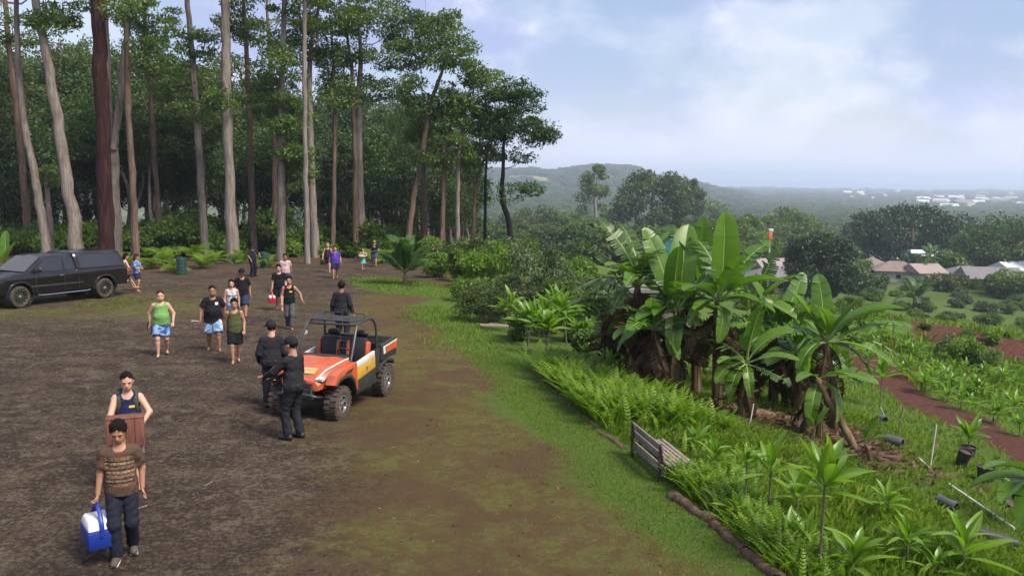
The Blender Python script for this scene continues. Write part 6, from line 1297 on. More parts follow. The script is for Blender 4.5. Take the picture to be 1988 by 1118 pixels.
EYE_M = mat('dark_eyes', (.015, .01, .008), .2); LIP_M = mat('lips', (.32, .115, .09), .5); HAIR_M = mat('black_hair', (.007, .005, .005), .75, spec=.12, bump=(110, .8, .01)); HAIR_BR = mat('brown_hair', (.035, .018, .010), .75, spec=.12, bump=(110, .8, .01)); HAIR_LT = mat('fair_hair', (.20, .11, .05), .7, spec=.15, bump=(110, .8, .01))
_cl = {}
def cloth(name, col, c2=None):
    if name not in _cl: _cl[name] = mat(name, col, .9, spec=.15, noise=(7, c2 or tuple(k * .8 for k in col), .22), bump=(15, .7, .03))
    return _cl[name]
def band_cloth():
    """brown tee: a broad printed block of tan, dark and pale bands across the chest and belly"""
    m = cloth('brown_tee', (.085, .052, .036)); nt = m.node_tree; N = nt.nodes; L = nt.links; b = N['Principled BSDF']; tc = N.new('ShaderNodeTexCoord'); sp = N.new('ShaderNodeSeparateXYZ'); L.new(tc.outputs['Object'], sp.inputs[0])
    cr = N.new('ShaderNodeValToRGB'); mr = N.new('ShaderNodeMapRange'); mr.inputs['From Min'].default_value = .86; mr.inputs['From Max'].default_value = 1.42; L.new(sp.outputs['Z'], mr.inputs['Value']); L.new(mr.outputs[0], cr.inputs[0]); e = cr.color_ramp; e.interpolation = 'CONSTANT'
    br, tan, dk, pl = (.085, .052, .036, 1), (.20, .105, .05, 1), (.028, .017, .013, 1), (.23, .19, .15, 1)
    for i, (p, c) in enumerate(((0, br), (.20, tan), (.27, dk), (.31, pl), (.36, dk), (.40, tan), (.47, dk), (.50, pl), (.55, dk), (.59, tan), (.66, dk), (.69, pl), (.74, dk), (.78, tan), (.86, br))):
        if i < 2: q = e.elements[i]; q.position = p
        else: q = e.elements.new(p)
        q.color = c
    n = N.new('ShaderNodeTexNoise'); n.inputs['Scale'].default_value = 42; n.inputs['Detail'].default_value = 3; L.new(tc.outputs['Object'], n.inputs['Vector']); m2 = N.new('ShaderNodeMapRange'); m2.inputs['From Min'].default_value = .42; m2.inputs['From Max'].default_value = .52; L.new(n.outputs['Fac'], m2.inputs['Value'])
    ax = N.new('ShaderNodeMath'); ax.operation = 'ABSOLUTE'; L.new(sp.outputs['X'], ax.inputs[0]); fr = N.new('ShaderNodeMath'); fr.operation = 'LESS_THAN'; fr.inputs[1].default_value = .165; L.new(ax.outputs[0], fr.inputs[0]); mu = N.new('ShaderNodeMath'); mu.operation = 'MULTIPLY'; L.new(fr.outputs[0], mu.inputs[0]); L.new(m2.outputs[0], mu.inputs[1])
    mx = N.new('ShaderNodeMix'); mx.data_type = 'RGBA'; L.new(mu.outputs[0], mx.inputs['Factor']); mx.inputs[6].default_value = (.085, .052, .036, 1); L.new(cr.outputs[0], mx.inputs[7]); L.new(mx.outputs[2], b.inputs['Base Color']); return m
def print_cloth(name, c1, c2, scale, w=.05, c3=None):
    m = mat(name, c1, .9, spec=.15, noise=(scale, c2, w), bump=(26, .35, .012)); return m
def grid(lo, hi, h):
    ax = [np.arange(a, b + h, h) for a, b in zip(lo, hi)]; return np.stack(np.meshgrid(*ax, indexing='ij'), -1).astype(np.float32), np.array(lo, float)
def hand_mesh(mb, W, E_, curl, side, mi=0, sc=1.0):
    """palm and five bent fingers leaving the wrist W, in line with the forearm from elbow E_; curl 0 open .. 1 fist"""
    z = nrm(W - E_); x = nrm(np.cross(z, [0, 0, 1.0]) if abs(z[2]) < .9 else np.array([0, 1.0, 0])); x = nrm(x - z * (x @ z)); y = np.cross(z, x) * side   # z along hand, x across the knuckles (thumb side), y palm normal (towards the body)
    p = lambda a, b, c: W + (x * a + y * b + z * c) * sc
    mb.tube([p(0, 0, -.02), p(0, 0, .02), p(.002, .004, .055), p(.002, .008, .085)], np.array([.026, .032, .038, .034]) * sc, 8, mi, flat=.55)
    for k, (ox, ln) in enumerate(((.030, .068), (.011, .078), (-.009, .073), (-.027, .058))):
        a = curl * 1.25; P0 = p(ox, .006, .075); d1 = z * math.cos(a * .6) + y * math.sin(a * .6); d2 = z * math.cos(a * 1.4) + y * math.sin(a * 1.4); d3 = z * math.cos(a * 2.1) + y * math.sin(a * 2.1); l = ln * sc
        P1 = P0 + d1 * l * .45; P2 = P1 + d2 * l * .32; P3 = P2 + d3 * l * .28; mb.tube([P0, P1, P2, P3], np.array([.0095, .009, .008, .006]) * sc, 6, mi)
    T0 = p(.028, .004, .022); T1 = p(.048, .014, .048); T2 = p(.050 - .02 * curl, .026 + .015 * curl, .078); T3 = p(.044 - .03 * curl, .034 + .02 * curl, .096); mb.tube([T0, T1, T2, T3], np.array([.013, .012, .010, .007]) * sc, 6, mi)
def person(label, P, face, H=1.75, fat=1.0, skin=0, ank=((.10, .02), (-.10, -.02)), hands=None, elbow=None, lean=(0, .02), head=(0, 0), top=None, topm=None, bottom='long', botm=None, hair='short', hairm=None, shoes=None, res=.018, curl=(.5, .5), sit=None, twist=0.0, bust=0.0, cat='person', group=None, cap=None, capm=None, arm=1.0, knee=None, hem=.88, lift=(0, 0), longs=.42, collar=True, belly=0.0, tie=False):
    """P: where the feet stand; face: world heading (degrees clockwise from +Y). ank: (x, y) of right and left ankle; hands: right and left wrist points; all for a 1.75 m body, x to its right, y ahead"""
    root = thing('person', label, cat, tuple(P), -R_(face), group); k = H / 1.75; root.scale = (k, k, k)
    A = [np.array([ank[0][0], ank[0][1], .085 + lift[0]]), np.array([ank[1][0], ank[1][1], .085 + lift[1]])]
    ph = .935 if sit is None else sit
    spread = max(abs(ank[0][1]), abs(ank[1][1])); ph -= .28 * spread ** 2 if sit is None else 0
    pel = np.array([0, 0, ph]) if sit is None else np.array([0, 0, ph]); dz = ph - .935
    def ax(z): t = (z - .95) / .5; return np.array([lean[0] * t, lean[1] * t, 0.])
    def up(x, y, z): return np.array([x, y, z + dz]) + ax(z)
    S_ = [up(.172 * arm * (1 + .08 * (fat - 1)), 0, 1.395), up(-.172 * arm * (1 + .08 * (fat - 1)), 0, 1.395)]; Hp = [np.array([.088, 0, ph - .03]), np.array([-.088, 0, ph - .03])]
    hands = hands or ((.235, .08, .88), (-.235, -.02, .87)); hands = [np.asarray(h_, float) + [0, 0, dz if sit is None else 0] for h_ in hands]; elbow = elbow or ((.5, -1, -.2), (-.5, -1, -.2)); knee = knee or ((.1, 1, 0), (-.1, 1, 0))
    El, Wr, Kn, An = [], [], [], []
    for s in (0, 1):
        e, w = ik(S_[s], hands[s], .285, .255, elbow[s]); El.append(e); Wr.append(w); q, a_ = ik(Hp[s], A[s], .43, .42, knee[s]); Kn.append(q); An.append(a_)
    lo = np.minimum.reduce(A + Wr + [pel, *Kn]) - .2; hi = np.maximum.reduce(A + Wr + [pel, *Kn]) + .2; lo = np.minimum(lo, [-.32 * fat, -.28 * fat, 0]); hi = np.maximum(hi, [.32 * fat, .3 * fat, 1.6 + dz]); lo[2] = min(0, min(A[0][2], A[1][2]) - .1) - .03; hi[2] = 1.62 + dz
    G, org = grid(lo, hi, res); neck0 = up(0, -.005, 1.43); neck1 = up(0, .015, 1.545); f = fat
    def torso(inf=0.0, flare=0.0):
        d = s_ell(G, up(0, 0, 1.29), (.158 * (1 + (f - 1) * .7) + inf, .104 * (1 + (f - 1) * .8) + inf, .18 + inf)); d = s_min(d, s_ell(G, up(0, .012 + belly * .5, 1.08), (.142 * f + inf + flare, .100 * f + inf + flare + belly, .18 + inf)), .05); d = s_min(d, s_ell(G, pel + [0, -.012, 0], (.158 * (1 + (f - 1) * .8) + inf + flare, .112 * (1 + (f - 1) * .8) + inf + flare, .13 + inf)), .05)
        d = s_min(d, s_cap(G, S_[0] * .82 + S_[1] * .18, S_[1] * .82 + S_[0] * .18, .058 + inf, .058 + inf), .05)
        if bust: 
            for sx in (-1, 1): d = s_min(d, s_ell(G, up(sx * .07, .075, 1.27), (.06 + inf, .05 * bust + inf, .06 + inf)), .03)
        return d
    def limb(a, b, ra, rb, inf=0.0, t=1.0, flare=0.0):
        """limb with a flat cut a share t of the way along"""
        if t > 1.19: return s_cap(G, a, b, ra + inf, rb + inf)
        e = a + (b - a) * t; d = s_cap(G, a, a + (b - a) * min(1.2, t + .15), ra + inf, ra + (rb - ra) * min(1.2, t + .15) + inf + flare)
        return np.maximum(d, (G - e.astype(np.float32)) @ nrm(b - a).astype(np.float32))
    m_ = 1 + (f - 1) * .55
    body = torso(); body = s_min(body, s_cap(G, neck0, neck1, .062 * m_, .055 * m_), .04)
    for s in (0, 1):
        body = s_min(body, s_cap(G, S_[s], El[s], .055 * m_, .044 * m_), .035); body = s_min(body, s_cap(G, El[s], Wr[s], .043 * m_, .029), .02)
        body = s_min(body, s_cap(G, Hp[s], Kn[s], .088 * m_, .058 * m_), .035); body = s_min(body, s_cap(G, Kn[s], Kn[s] + (An[s] - Kn[s]) * .35 + [0, -.012, 0], .055 * m_, .056 * m_), .025); body = s_min(body, s_cap(G, Kn[s] + (An[s] - Kn[s]) * .3, An[s], .052 * m_, .036), .02)
        body = s_min(body, s_cap(G, An[s] + [0, -.03, -.045], An[s] + [(-1, 1)[s] * -.02, .15, -.055], .036, .026), .02)
    V, Q = surfnet(body, org, res); mb = MB(); mb.add(V, Q.tolist(), 0)
    for s in (0, 1): hand_mesh(mb, Wr[s], El[s], curl[s], (1, -1)[s])
    # head, in its own finer field
    hc = up(0, .028, 1.645); yaw, pit = R_(head[0]), R_(head[1]); Rm = np.array(Matrix.Rotation(-yaw, 3, 'Z') @ Matrix.Rotation(-pit, 3, 'X'))
    Gh, oh = grid((-.13, -.15, -.18), (.13, .16, .16), .0095); skull = s_ell(Gh, (0, -.012, .028), (.077, .096, .100)); hd = s_min(skull, s_ell(Gh, (0, .028, -.048), (.060, .066, .068)), .03); hd = s_min(hd, s_cap(Gh, (0, -.02, -.06), (0, -.035, -.16), .052 * m_, .056 * m_), .03)
    if f > 1.1: hd = s_min(hd, s_ell(Gh, (0, .02, -.06), (.075, .07, .062)), .03)
    for sx in (-1, 1):
        hd = s_min(hd, s_ell(Gh, (sx * .079, -.012, -.002), (.012, .020, .030)), .008); hd = np.maximum(hd, -s_ell(Gh, (sx * .031, .100, .011), (.018, .016, .010))); hd = s_min(hd, s_ell(Gh, (sx * .030, .076, .030), (.026, .012, .009)), .012)
    hd = s_min(hd, s_cap(Gh, (0, .082, .012), (0, .100, -.022), .008, .014), .012); hd = s_min(hd, s_ell(Gh, (0, .080, -.060), (.026, .012, .014)), .012)
    Vh, Qh = surfnet(hd, oh, .0095); T = np.eye(4); T[:3, :3] = Rm * 1.15; T[:3, 3] = hc; mb.add(Vh, Qh.tolist(), 0, T)
    for sx in (-1, 1):
        mb.sphere((sx * .031, .082, .010), (.010, .008, .005), 8, 6, 1, T); mb.tube([(sx * .016, .088, .028), (sx * .034, .087, .033), (sx * .050, .076, .028)], .0035, 5, 3, T)
    mb.tube([(-.022, .086, -.055), (0, .093, -.053), (.022, .086, -.055)], [.003, .006, .003], 6, 2, T)
    hm = hairm or HAIR_M
    mb.build('body', [SKINS[skin], EYE_M, LIP_M, hm], root, 80)
    if hair:
        big = .011 if hair != 'crop' else .005; hs = s_ell(Gh, (0, -.016, .034), (.077 + big, .096 + big, .100 + big)); cut = Gh[..., 1] * .86 - Gh[..., 2] * .70 + (.008 if hair == 'crop' else -.002); hs = np.maximum(hs, cut); hs = np.maximum(hs, -(Gh[..., 2] + .075 + .6 * (Gh[..., 1] < -5)))
        if hair == 'long': hs = s_min(hs, np.maximum(s_ell(Gh, (0, -.055, -.07), (.092, .060, .115)), Gh[..., 1] - .01), .03)
        if hair == 'tail': hs = s_min(hs, s_ell(Gh, (0, -.12, -.02), (.03, .03, .07)), .02)
        hs = hs + .006 * np.sin(Gh[..., 0] * 120 + 2) * np.sin(Gh[..., 1] * 100 + Gh[..., 2] * 80) + .004 * np.sin(Gh[..., 2] * 170 + Gh[..., 0] * 90)
        v, q = surfnet(np.pad(hs, 1, constant_values=1), oh - .0095, .0095); b = MB(); b.add(v, q.tolist(), 0, T)
        gh = np.random.default_rng(int(abs(P[0]) * 977 + abs(P[1]) * 131)); pick = v[gh.integers(len(v), size=170 if hair == 'crop' else 330)]; nn = pick - np.array([0, -.016, .02]); nn /= np.linalg.norm(nn, axis=1)[:, None]
        for p_, n_ in zip(pick, nn):     # loose locks lying over the cap of hair
            t_ = nrm(np.array([n_[0] * .4, (-.5 if n_[2] > .3 and hair != 'short' else .35 * n_[1]), -.9]) + gh.normal(size=3) * .45); t_ = nrm(t_ - n_ * (t_ @ n_) * .75); w_ = np.cross(t_, n_) * .004; l_ = gh.uniform(.008, .016 if hair == 'crop' else .034); b.add([p_ - w_ - n_ * .003, p_ + w_ - n_ * .003, p_ + t_ * l_ + n_ * .006], [(0, 1, 2)], 0, T)
        b.build('hair', hm, root, 80)
    if cap:
        b = MB(); prof = [(.094, .022), (.097, .05), (.092, .085), (.070, .118), (.035, .134), (.0, .137)]; an = np.arange(18) * 2 * math.pi / 18
        b.loft([np.stack([r * .92 * np.cos(an), r * 1.12 * np.sin(an) - .012, np.full(18, z)], 1) for r, z in prof], True, True, 0, T)
        pk = [(.085 * math.sin(a), .088 + .085 * math.cos(a) * (1 if cap != 'back' else -1), .030 - .03 * max(0, math.cos(a))) for a in np.linspace(-1.45, 1.45, 11)]
        pk2 = [(x * .95, .07 if cap != 'back' else -.1, z + .014) for x, y, z in pk]; b.add(pk + pk2 + [(x, y, z - .008) for x, y, z in pk], [(i, i + 1, 12 + i, 11 + i) for i in range(10)] + [(i, 22 + i, 23 + i, i + 1) for i in range(10)] + [(22 + i, 11 + i, 12 + i, 23 + i) for i in range(10)], 0, T)
        b.sphere((0, -.012, .137), .008, 6, 4, 0, T); b.build('cap', capm, root, 50)
    sdf = None
    if top:
        inf = .016; d = torso(inf, .026); d = s_min(d, np.maximum(s_cap(G * np.array([1, 1.28, 1], np.float32), (up(0, 0, 1.08) * [1, 1.28, 1]), np.array([0, -.01, ph - .16]), .148 * f + inf + .012, .168 * (1 + (f - 1) * .85) + inf + .022), -(G[..., 2] - (ph - .2))), .03)
        tl = {'tank': 0, 'short': .72, 'long': 1.0}[top]
        if tl:
            for s in (0, 1):
                d = s_min(d, limb(S_[s], El[s], .055 * m_, .050 * m_, inf + .001, min(tl, 1.2) if tl < 1 else 1.2, .016 if tl < 1 else 0), .03)
                if top == 'long': d = s_min(d, limb(El[s], Wr[s], .050 * m_, .038, inf - .004, .96), .02)
        d = np.maximum(d, -(G[..., 2] - (hem + dz)) if sit is None else -(G[..., 2] - (ph - .06)))
        nk = up(0, .045, 1.475); d = np.maximum(d, -s_ell(G, nk, (.082, .085, .075) if top != 'tank' else (.085, .10, .115)))
        if top == 'tank':
            for s in (0, 1): d = np.maximum(d, -s_ell(G, S_[s] + [(.055, -.055)[s], 0, -.02], (.085, .12, .13)))
        d = d + .0055 * np.sin(G[..., 2] * 42 + G[..., 0] * 30 + 1.5 * np.sin(G[..., 0] * 14)) * np.cos(G[..., 0] * 36 + G[..., 1] * 22)
        v, q = surfnet(d, org, res); link('shirt', mesh_np('shirt', v, q, topm, smooth=True), root); sdf = d
    if bottom:
        infb = .014; d = s_ell(G, pel + [0, -.012, -.01], (.160 * (1 + (f - 1) * .8) + infb, .115 * (1 + (f - 1) * .8) + infb, .15)); d = s_min(d, s_ell(G, pel + [0, 0, .06], (.148 * f + infb, .105 * f + infb, .09)), .03)
        if bottom == 'skirt':
            sk = s_cap(G, pel, pel + [0, 0, -.45], .14 * f, .25); d = s_min(d, np.maximum(sk, -(G[..., 2] - (ph - .42))), .03)
        else:
            for s in (0, 1):
                if bottom == 'long': d = s_min(d, limb(Hp[s], Kn[s], .092 * m_, .066 * m_, infb, 1.2), .03); d = s_min(d, limb(Kn[s], An[s], .064 * m_, .052, infb, .99, .014), .05)
                else: d = s_min(d, limb(Hp[s], Kn[s], .094 * m_, .075 * m_, infb + .006, longs * 2, .03), .03)
        d = np.maximum(d, G[..., 2] - (ph + (.02 if top and hem < .9 and sit is None else .10))); d = d + .005 * np.sin(G[..., 2] * 52 + G[..., 0] * 34 + 1.2 * np.sin(G[..., 2] * 11)) * np.cos(G[..., 1] * 38 + G[..., 0] * 12)
        v, q = surfnet(d, org, res); link({'long': 'trousers', 'shorts': 'shorts', 'skirt': 'skirt'}[bottom], mesh_np('lower_garment', v, q, botm, smooth=True), root)
    if shoes is not None:
        for s in (0, 1):
            a0 = An[s]; lo2 = a0 + [-.09, -.12, -.11]; g2, o2 = grid(lo2, a0 + [.09, .24, .10], .012); dirx = (.02, -.02)[s]
            d = s_cap(g2, a0 + [0, -.035, -.035], a0 + [dirx, .155, -.045], .052, .044); 
            if shoes[1] == 'slipper': d = np.maximum(d, g2[..., 2] - (a0[2] - .055)); 
            else: d = s_min(d, s_cap(g2, a0 + [0, -.012, -.02], a0 + [0, -.012, .05 if shoes[1] == 'boot' else .015], .050, .048), .03)
            d = np.maximum(d, -(g2[..., 2] - (a0[2] - .088)))
            v, q = surfnet(d, o2, .012); so = link('shoe', mesh_np('shoe', v, q, shoes[0], smooth=True), root)
            if shoes[1] == 'canvas': b = MB(); b.tube([a0 + [0, -.06, -.076], a0 + [dirx * .5, .06, -.076], a0 + [dirx, .165, -.076]], [.046, .047, .044], 10, flat=.25); b.build('sole', cloth('white_sole', (.55, .53, .48)), so)
    return dict(root=root, wr=Wr, el=El, sh=S_, pel=pel, up=up, sdf=sdf, G=G, org=org, res=res, T=T, k=k, an=An)
def decal(pn, cx, cz, w, h, m, name='print', back=False, parent=None):
    """flat print laid over the shirt, following its surface"""
    nx, nz = max(3, int(w / .015)), max(3, int(h / .015)); D = pn['sdf']; o, r = pn['org'], pn['res']; V = []; ok = True
    for i in range(nx + 1):
        for j in range(nz + 1):
            x = cx + w * (i / nx - .5); z = cz + h * (j / nz - .5); a = int(round((x - o[0]) / r)); c = int(round((z - o[2]) / r)); col = D[min(max(a, 0), D.shape[0] - 1), :, min(max(c, 0), D.shape[2] - 1)]; ins = np.nonzero(col < 0)[0]
            if not len(ins): y = 0.
            elif back: q = ins[0]; y = o[1] + r * (q - (col[q] / (col[q] - col[q - 1]) if q else 0)) - .007 ; y = o[1] + r * (q - col[q] / (col[q] - col[q - 1])) - .007
            else: q = ins[-1]; y = o[1] + r * (q + (-col[q]) / (col[q + 1] - col[q])) + .007
            V.append((x, y, z))
    b = MB(); k = nz + 1; b.add(V, [(i * k + j, i * k + j + 1, (i + 1) * k + j + 1, (i + 1) * k + j) for i in range(nx) for j in range(nz)]); sh = [c for c in pn['root'].children if c.name.startswith('shirt')]; return b.build(name, m, sh[0] if sh else pn['root'], 80)
def belt(pn, z, m, r=(.165, .125), items=True):
    c = pn['pel']; an = np.linspace(0, 2 * math.pi, 33); b = MB(); b.tube(np.stack([c[0] + r[0] * np.cos(an), c[1] - .01 + r[1] * np.sin(an), np.full(33, c[2] + z)], 1), .022, 6, flat=.45)
    o = b.build('belt', m, pn['root'], 60)
    if items:
        for a, s in ((10, (.05, .09, .16)), (170, (.05, .07, .10)), (215, (.06, .05, .09)), (250, (.08, .04, .09)), (290, (.08, .04, .09)), (325, (.06, .05, .10))):
            q = MB(); t = R_(a); q.box((0, 0, 0), s, bev=.012, M=frame((c[0] + (r[0] + .02) * math.cos(t), c[1] - .01 + (r[1] + .02) * math.sin(t), c[2] + z - .03), x=(-math.sin(t) * (1 if s[0] > .055 else 0) + math.cos(t) * (1 if s[0] <= .055 else 0), math.cos(t) * (1 if s[0] > .055 else 0) + math.sin(t) * (1 if s[0] <= .055 else 0), 0), z=(0, 0, 1.0))); q.build('pouch', m, o)
BLACKC = cloth('black_cotton', (.012, .012, .015)); UNIF = cloth('black_uniform', (.014, .014, .018), (.022, .022, .027)); NAVYC = cloth('navy_cotton', (.016, .022, .075)); BOOT = mat('black_boot_leather', (.012, .011, .011), .45); SLIP = mat('rubber_slipper', (.05, .035, .03), .7); CANV = cloth('grey_canvas_shoe', (.10, .085, .075)); YEL = mat('yellow_print', (.55, .40, .04), .8); WHT = mat('white_print', (.65, .64, .62), .8); BELT = mat('black_belt', (.012, .012, .012), .5)
def face_to(P, Q=(0, 0)): return math.degrees(math.atan2(Q[0] - P[0], Q[1] - P[1]))
def people():
    A = lambda px, py: at(px, py)
    walkR, walkL = ((.09, .20), (-.09, -.20)), ((.09, -.22), (-.09, .22)); barefoot = None
    # 1 the boy with the cooler
    P = A(243, 1080); q = person('young man in brown printed tee and dark jeans carrying a blue cooler', P, face_to(P) + 6, 1.76, .98, 0, ((.08, .12), (-.09, -.12)), ((.27, .03, .86), (-.235, -.03, .88)), head=(4, 24), top='short', topm=band_cloth(), bottom='long', botm=cloth('dark_jeans', (.016, .019, .032)), shoes=(CANV, 'canvas'), res=.0135, curl=(.95, .35), hem=.84, lift=(0, .03))
    wr = q['root'].matrix_basis
    def W(pn, v): m = pn['root']; return np.array(Matrix.LocRotScale(m.location, m.rotation_euler, m.scale) @ Vector(v))
    h = W(q, q['wr'][0]); cooler(h + [-.02, 0, -.11], face_to(P) + 78, 'blue cooler with white lid and strap carried by the boy in the brown tee', (.010, .030, .22), .46, .31, .36)
    # 2 the man with the box
    P = A(256, 938); q = person('man in navy tank top and rucksack carrying a brown box', P, face_to(P) + 3, 1.76, 1.0, 1, ((.09, -.20), (-.09, .22)), ((.20, .34, .98), (-.20, .34, 1.05)), ((1, -.3, -.4), (-1, -.3, -.4)), head=(-4, 14), top='tank', topm=NAVYC, bottom='shorts', botm=cloth('grey_shorts', (.12, .125, .14)), hair='crop', shoes=(SLIP, 'slipper'), res=.0145, curl=(.8, .8), lift=(.03, 0), longs=.5)
    decal(q, -.06, 1.26, .08, .035, YEL); decal(q, -.125, 1.265, .04, .03, WHT)
    olive = cloth('olive_canvas', (.06, .065, .04))
    for sx in (-1, 1):
        b = MB(); z0 = q['up'](0, 0, 1.43); b.tube(spline([(sx * .10, -.12, 1.42), (sx * .115, -.02, 1.475), (sx * .115, .09, 1.40), (sx * .12, .115, 1.28), (sx * .15, .06, 1.14), (sx * .13, -.10, 1.08)], 18), .028, 6, flat=.35); b.build('rucksack_strap', olive, q['root'], 60)
    b = MB(); b.box((0, -.22, 1.26), (.32, .18, .46), bev=.06); b.build('rucksack', olive, q['root'])
    c = W(q, (0.03, .35, .95)); carry_box(c, -face_to(P) - 3)
    # 3 green tank top
    P = A(316, 690); q = person('man in bright green sleeveless shirt and blue shorts walking with a strap', P, face_to(P), 1.77, 1.16, 1, ((.11, .16), (-.11, -.16)), ((.28, -.08, .90), (-.29, .12, .92)), ((.9, -.7, 0), (-.9, -.7, 0)), head=(0, 8), top='tank', topm=cloth('green_jersey', (.15, .33, .10)), bottom='shorts', botm=print_cloth('blue_wave_shorts', (.03, .06, .20), (.20, .32, .52), 9, .06), hair='crop', hairm=HAIR_BR, shoes=(SLIP, 'slipper'), hem=.86, belly=.02, lift=(0, .03))
    h = W(q, q['wr'][0]); b = MB(); b.tube(spline([h + [.02, 0, .1], h + [-.06, -.02, -.05], h + [-.08, 0, -.22], h + [.0, 0, -.30], h + [.05, -.02, -.15], h + [.0, 0, -.04]], 20) - h, .012, 6); o = b.build('strap', BELT, None); o.location = tuple(h); tag(o, 'black strap loop held by the man in the green shirt', 'strap')
    # 4 black polo
    P = A(416, 680); q = person('heavy man in black shirt with round white badge and white patterned shorts', P, face_to(P), 1.82, 1.32, 2, ((.13, -.16), (-.13, .16)), ((.32, .10, .90), (-.31, -.06, .90)), ((.9, -.7, 0), (-.9, -.7, 0)), head=(0, 6), top='short', topm=BLACKC, bottom='shorts', botm=print_cloth('white_blue_shorts', (.48, .46, .46), (.07, .20, .42), 6, .05), hair='crop', shoes=(SLIP, 'slipper'), hem=.80, belly=.03, longs=.47)
    b = decal(q, -.10, 1.31, .075, .075, WHT, 'badge')
    h = W(q, q['wr'][0]); b = MB(); b.tube([h * 0 + [0, 0, -.08], [-.10, -.05, -.04], [-.22, -.1, -.03]], .01, 6); o = b.build('rod', PVC_WHITE, None); o.location = tuple(h); tag(o, 'thin pale rod in the hand of the heavy man', 'rod')
    # 5 olive tank
    P = A(458, 703); q = person('slim young man in olive tank top and black shorts', P, face_to(P), 1.68, .98, 0, ((.07, .16), (-.07, -.14)), ((.22, -.10, .88), (-.24, .10, .90)), head=(0, 10), top='tank', topm=cloth('olive_jersey', (.075, .085, .035)), bottom='shorts', botm=BLACKC, shoes=(SLIP, 'slipper'), hem=.84, longs=.45)
    # 6 woman, 7 man behind
    P = A(452, 640); q = person('dark haired woman in white flowered tank top behind the heavy man', P, face_to(P), 1.64, .96, 1, walkR, None, None, head=(0, 6), top='tank', topm=print_cloth('flowered_top', (.55, .52, .52), (.25, .28, .36), 14, .06), bottom='long', botm=cloth('blue_jeans', (.05, .075, .14)), hair='long', shoes=(SLIP, 'slipper'), bust=1.0)
    decal(q, .06, 1.22, .07, .07, mat('pink_flower', (.6, .04, .16), .8)); decal(q, -.05, 1.20, .09, .05, mat('teal_flower', (.06, .40, .42), .8))
    P = A(472, 620); q = person('man in black tee and dark cap with a strap across his chest, behind the woman', P, face_to(P), 1.80, 1.08, 0, walkL, ((.26, .10, .88), (-.26, -.06, .88)), head=(0, 4), top='short', topm=BLACKC, bottom='shorts', botm=cloth('navy_shorts', (.03, .04, .085)), shoes=(BOOT, 'boot'), cap='front', capm=BLACKC, longs=.47)
    # 8 black tank, yellow print
    P = A(563, 638); q = person('young man in black tank top with yellow print and grey trousers', P, face_to(P), 1.74, .98, 0, ((.06, -.14), (-.06, .18)), ((.24, .14, .92), (-.42, .02, .95)), ((.4, -1, -.3), (-.6, -.8, 0)), head=(2, 8), top='tank', topm=BLACKC, bottom='long', botm=cloth('grey_trousers', (.085, .085, .09)), shoes=(SLIP, 'slipper'))
    decal(q, -.05, 1.27, .09, .045, YEL)
    # 9 black tee with red cooler and bucket
    P = A(543, 602); q = person('man in black tee carrying a red cooler behind the young man with yellow print', P, face_to(P), 1.76, 1.05, 1, walkL, ((.26, .03, .86), (-.24, .08, .90)), head=(0, 12), top='short', topm=BLACKC, bottom='shorts', botm=cloth('black_shorts', (.02, .02, .022)), shoes=(SLIP, 'slipper'), curl=(.9, .5))
    h = W(q, q['wr'][0]); cooler(h + [-.02, 0, -.10], face_to(P) + 80, 'red cooler with white lid carried by the man in the black tee', (.42, .012, .025), .32, .24, .28)
    # 10 pink shirt with bucket
    P = A(555, 566); q = person('man in pale pink tee and blue jeans carrying a white bucket', P, face_to(P), 1.74, 1.08, 2, walkR, ((.27, .04, .87), (-.25, -.06, .88)), head=(2, 6), top='short', topm=cloth('pale_pink_cotton', (.52, .36, .38)), bottom='long', botm=cloth('mid_blue_jeans', (.05, .10, .20)), shoes=(CANV, 'shoe'), res=.02, curl=(.9, .5))
    decal(q, 0, 1.27, .11, .03, cloth('grey_print', (.2, .14, .16)))
    h = W(q, q['wr'][0]); bucket(h + [-.10, -.05, -.12])
    # 11 policeman
    P = A(491, 537); q = person('policeman in dark uniform and cap standing at the forest edge', P, face_to(P) - 35, 1.78, 1.1, 2, ((.12, .02), (-.12, .0)), ((.20, .16, .93), (-.32, .26, 1.08)), ((.8, -.8, -.2), (-.9, -.5, -.2)), top='short', topm=cloth('navy_uniform', (.014, .016, .034)), bottom='long', botm=cloth('navy_uniform_trousers', (.012, .013, .026)), shoes=(BOOT, 'boot'), cap='front', capm=cloth('navy_cap', (.012, .014, .03)), res=.02); belt(q, .06, BELT, (.17, .13)); decal(q, -.07, 1.30, .035, .04, mat('badge_gold', (.5, .38, .12), .4, .6), 'badge')
    # 12, 13 purple tee and companion
    P = A(651, 540); q = person('heavy man in purple tee with white lettering and dark shorts', P, face_to(P), 1.74, 1.25, 0, walkR, ((.31, -.05, .90), (-.31, .10, .90)), head=(0, 4), top='short', topm=cloth('purple_cotton', (.085, .045, .33)), bottom='shorts', botm=cloth('navy_board_shorts', (.018, .024, .06)), res=.02, hem=.82, longs=.47)
    for i, x in enumerate((-.05, -.015, .03)): decal(q, x, 1.29, .024, .04, cloth('pale_print', (.5, .35, .35)))
    P = A(637, 528); q = person('fair haired person in dark tank carrying a black bag behind the purple tee', P, face_to(P), 1.70, 1.08, 1, walkL, ((.30, .10, .90), (-.27, .04, .9)), top='tank', topm=cloth('dark_red_top', (.04, .02, .025)), bottom='shorts', botm=BLACKC, hair='tail', hairm=HAIR_LT, res=.02, bust=.8); h = W(q, q['wr'][0]); bag(h, 'black shoulder bag held by the fair haired person', BELT)
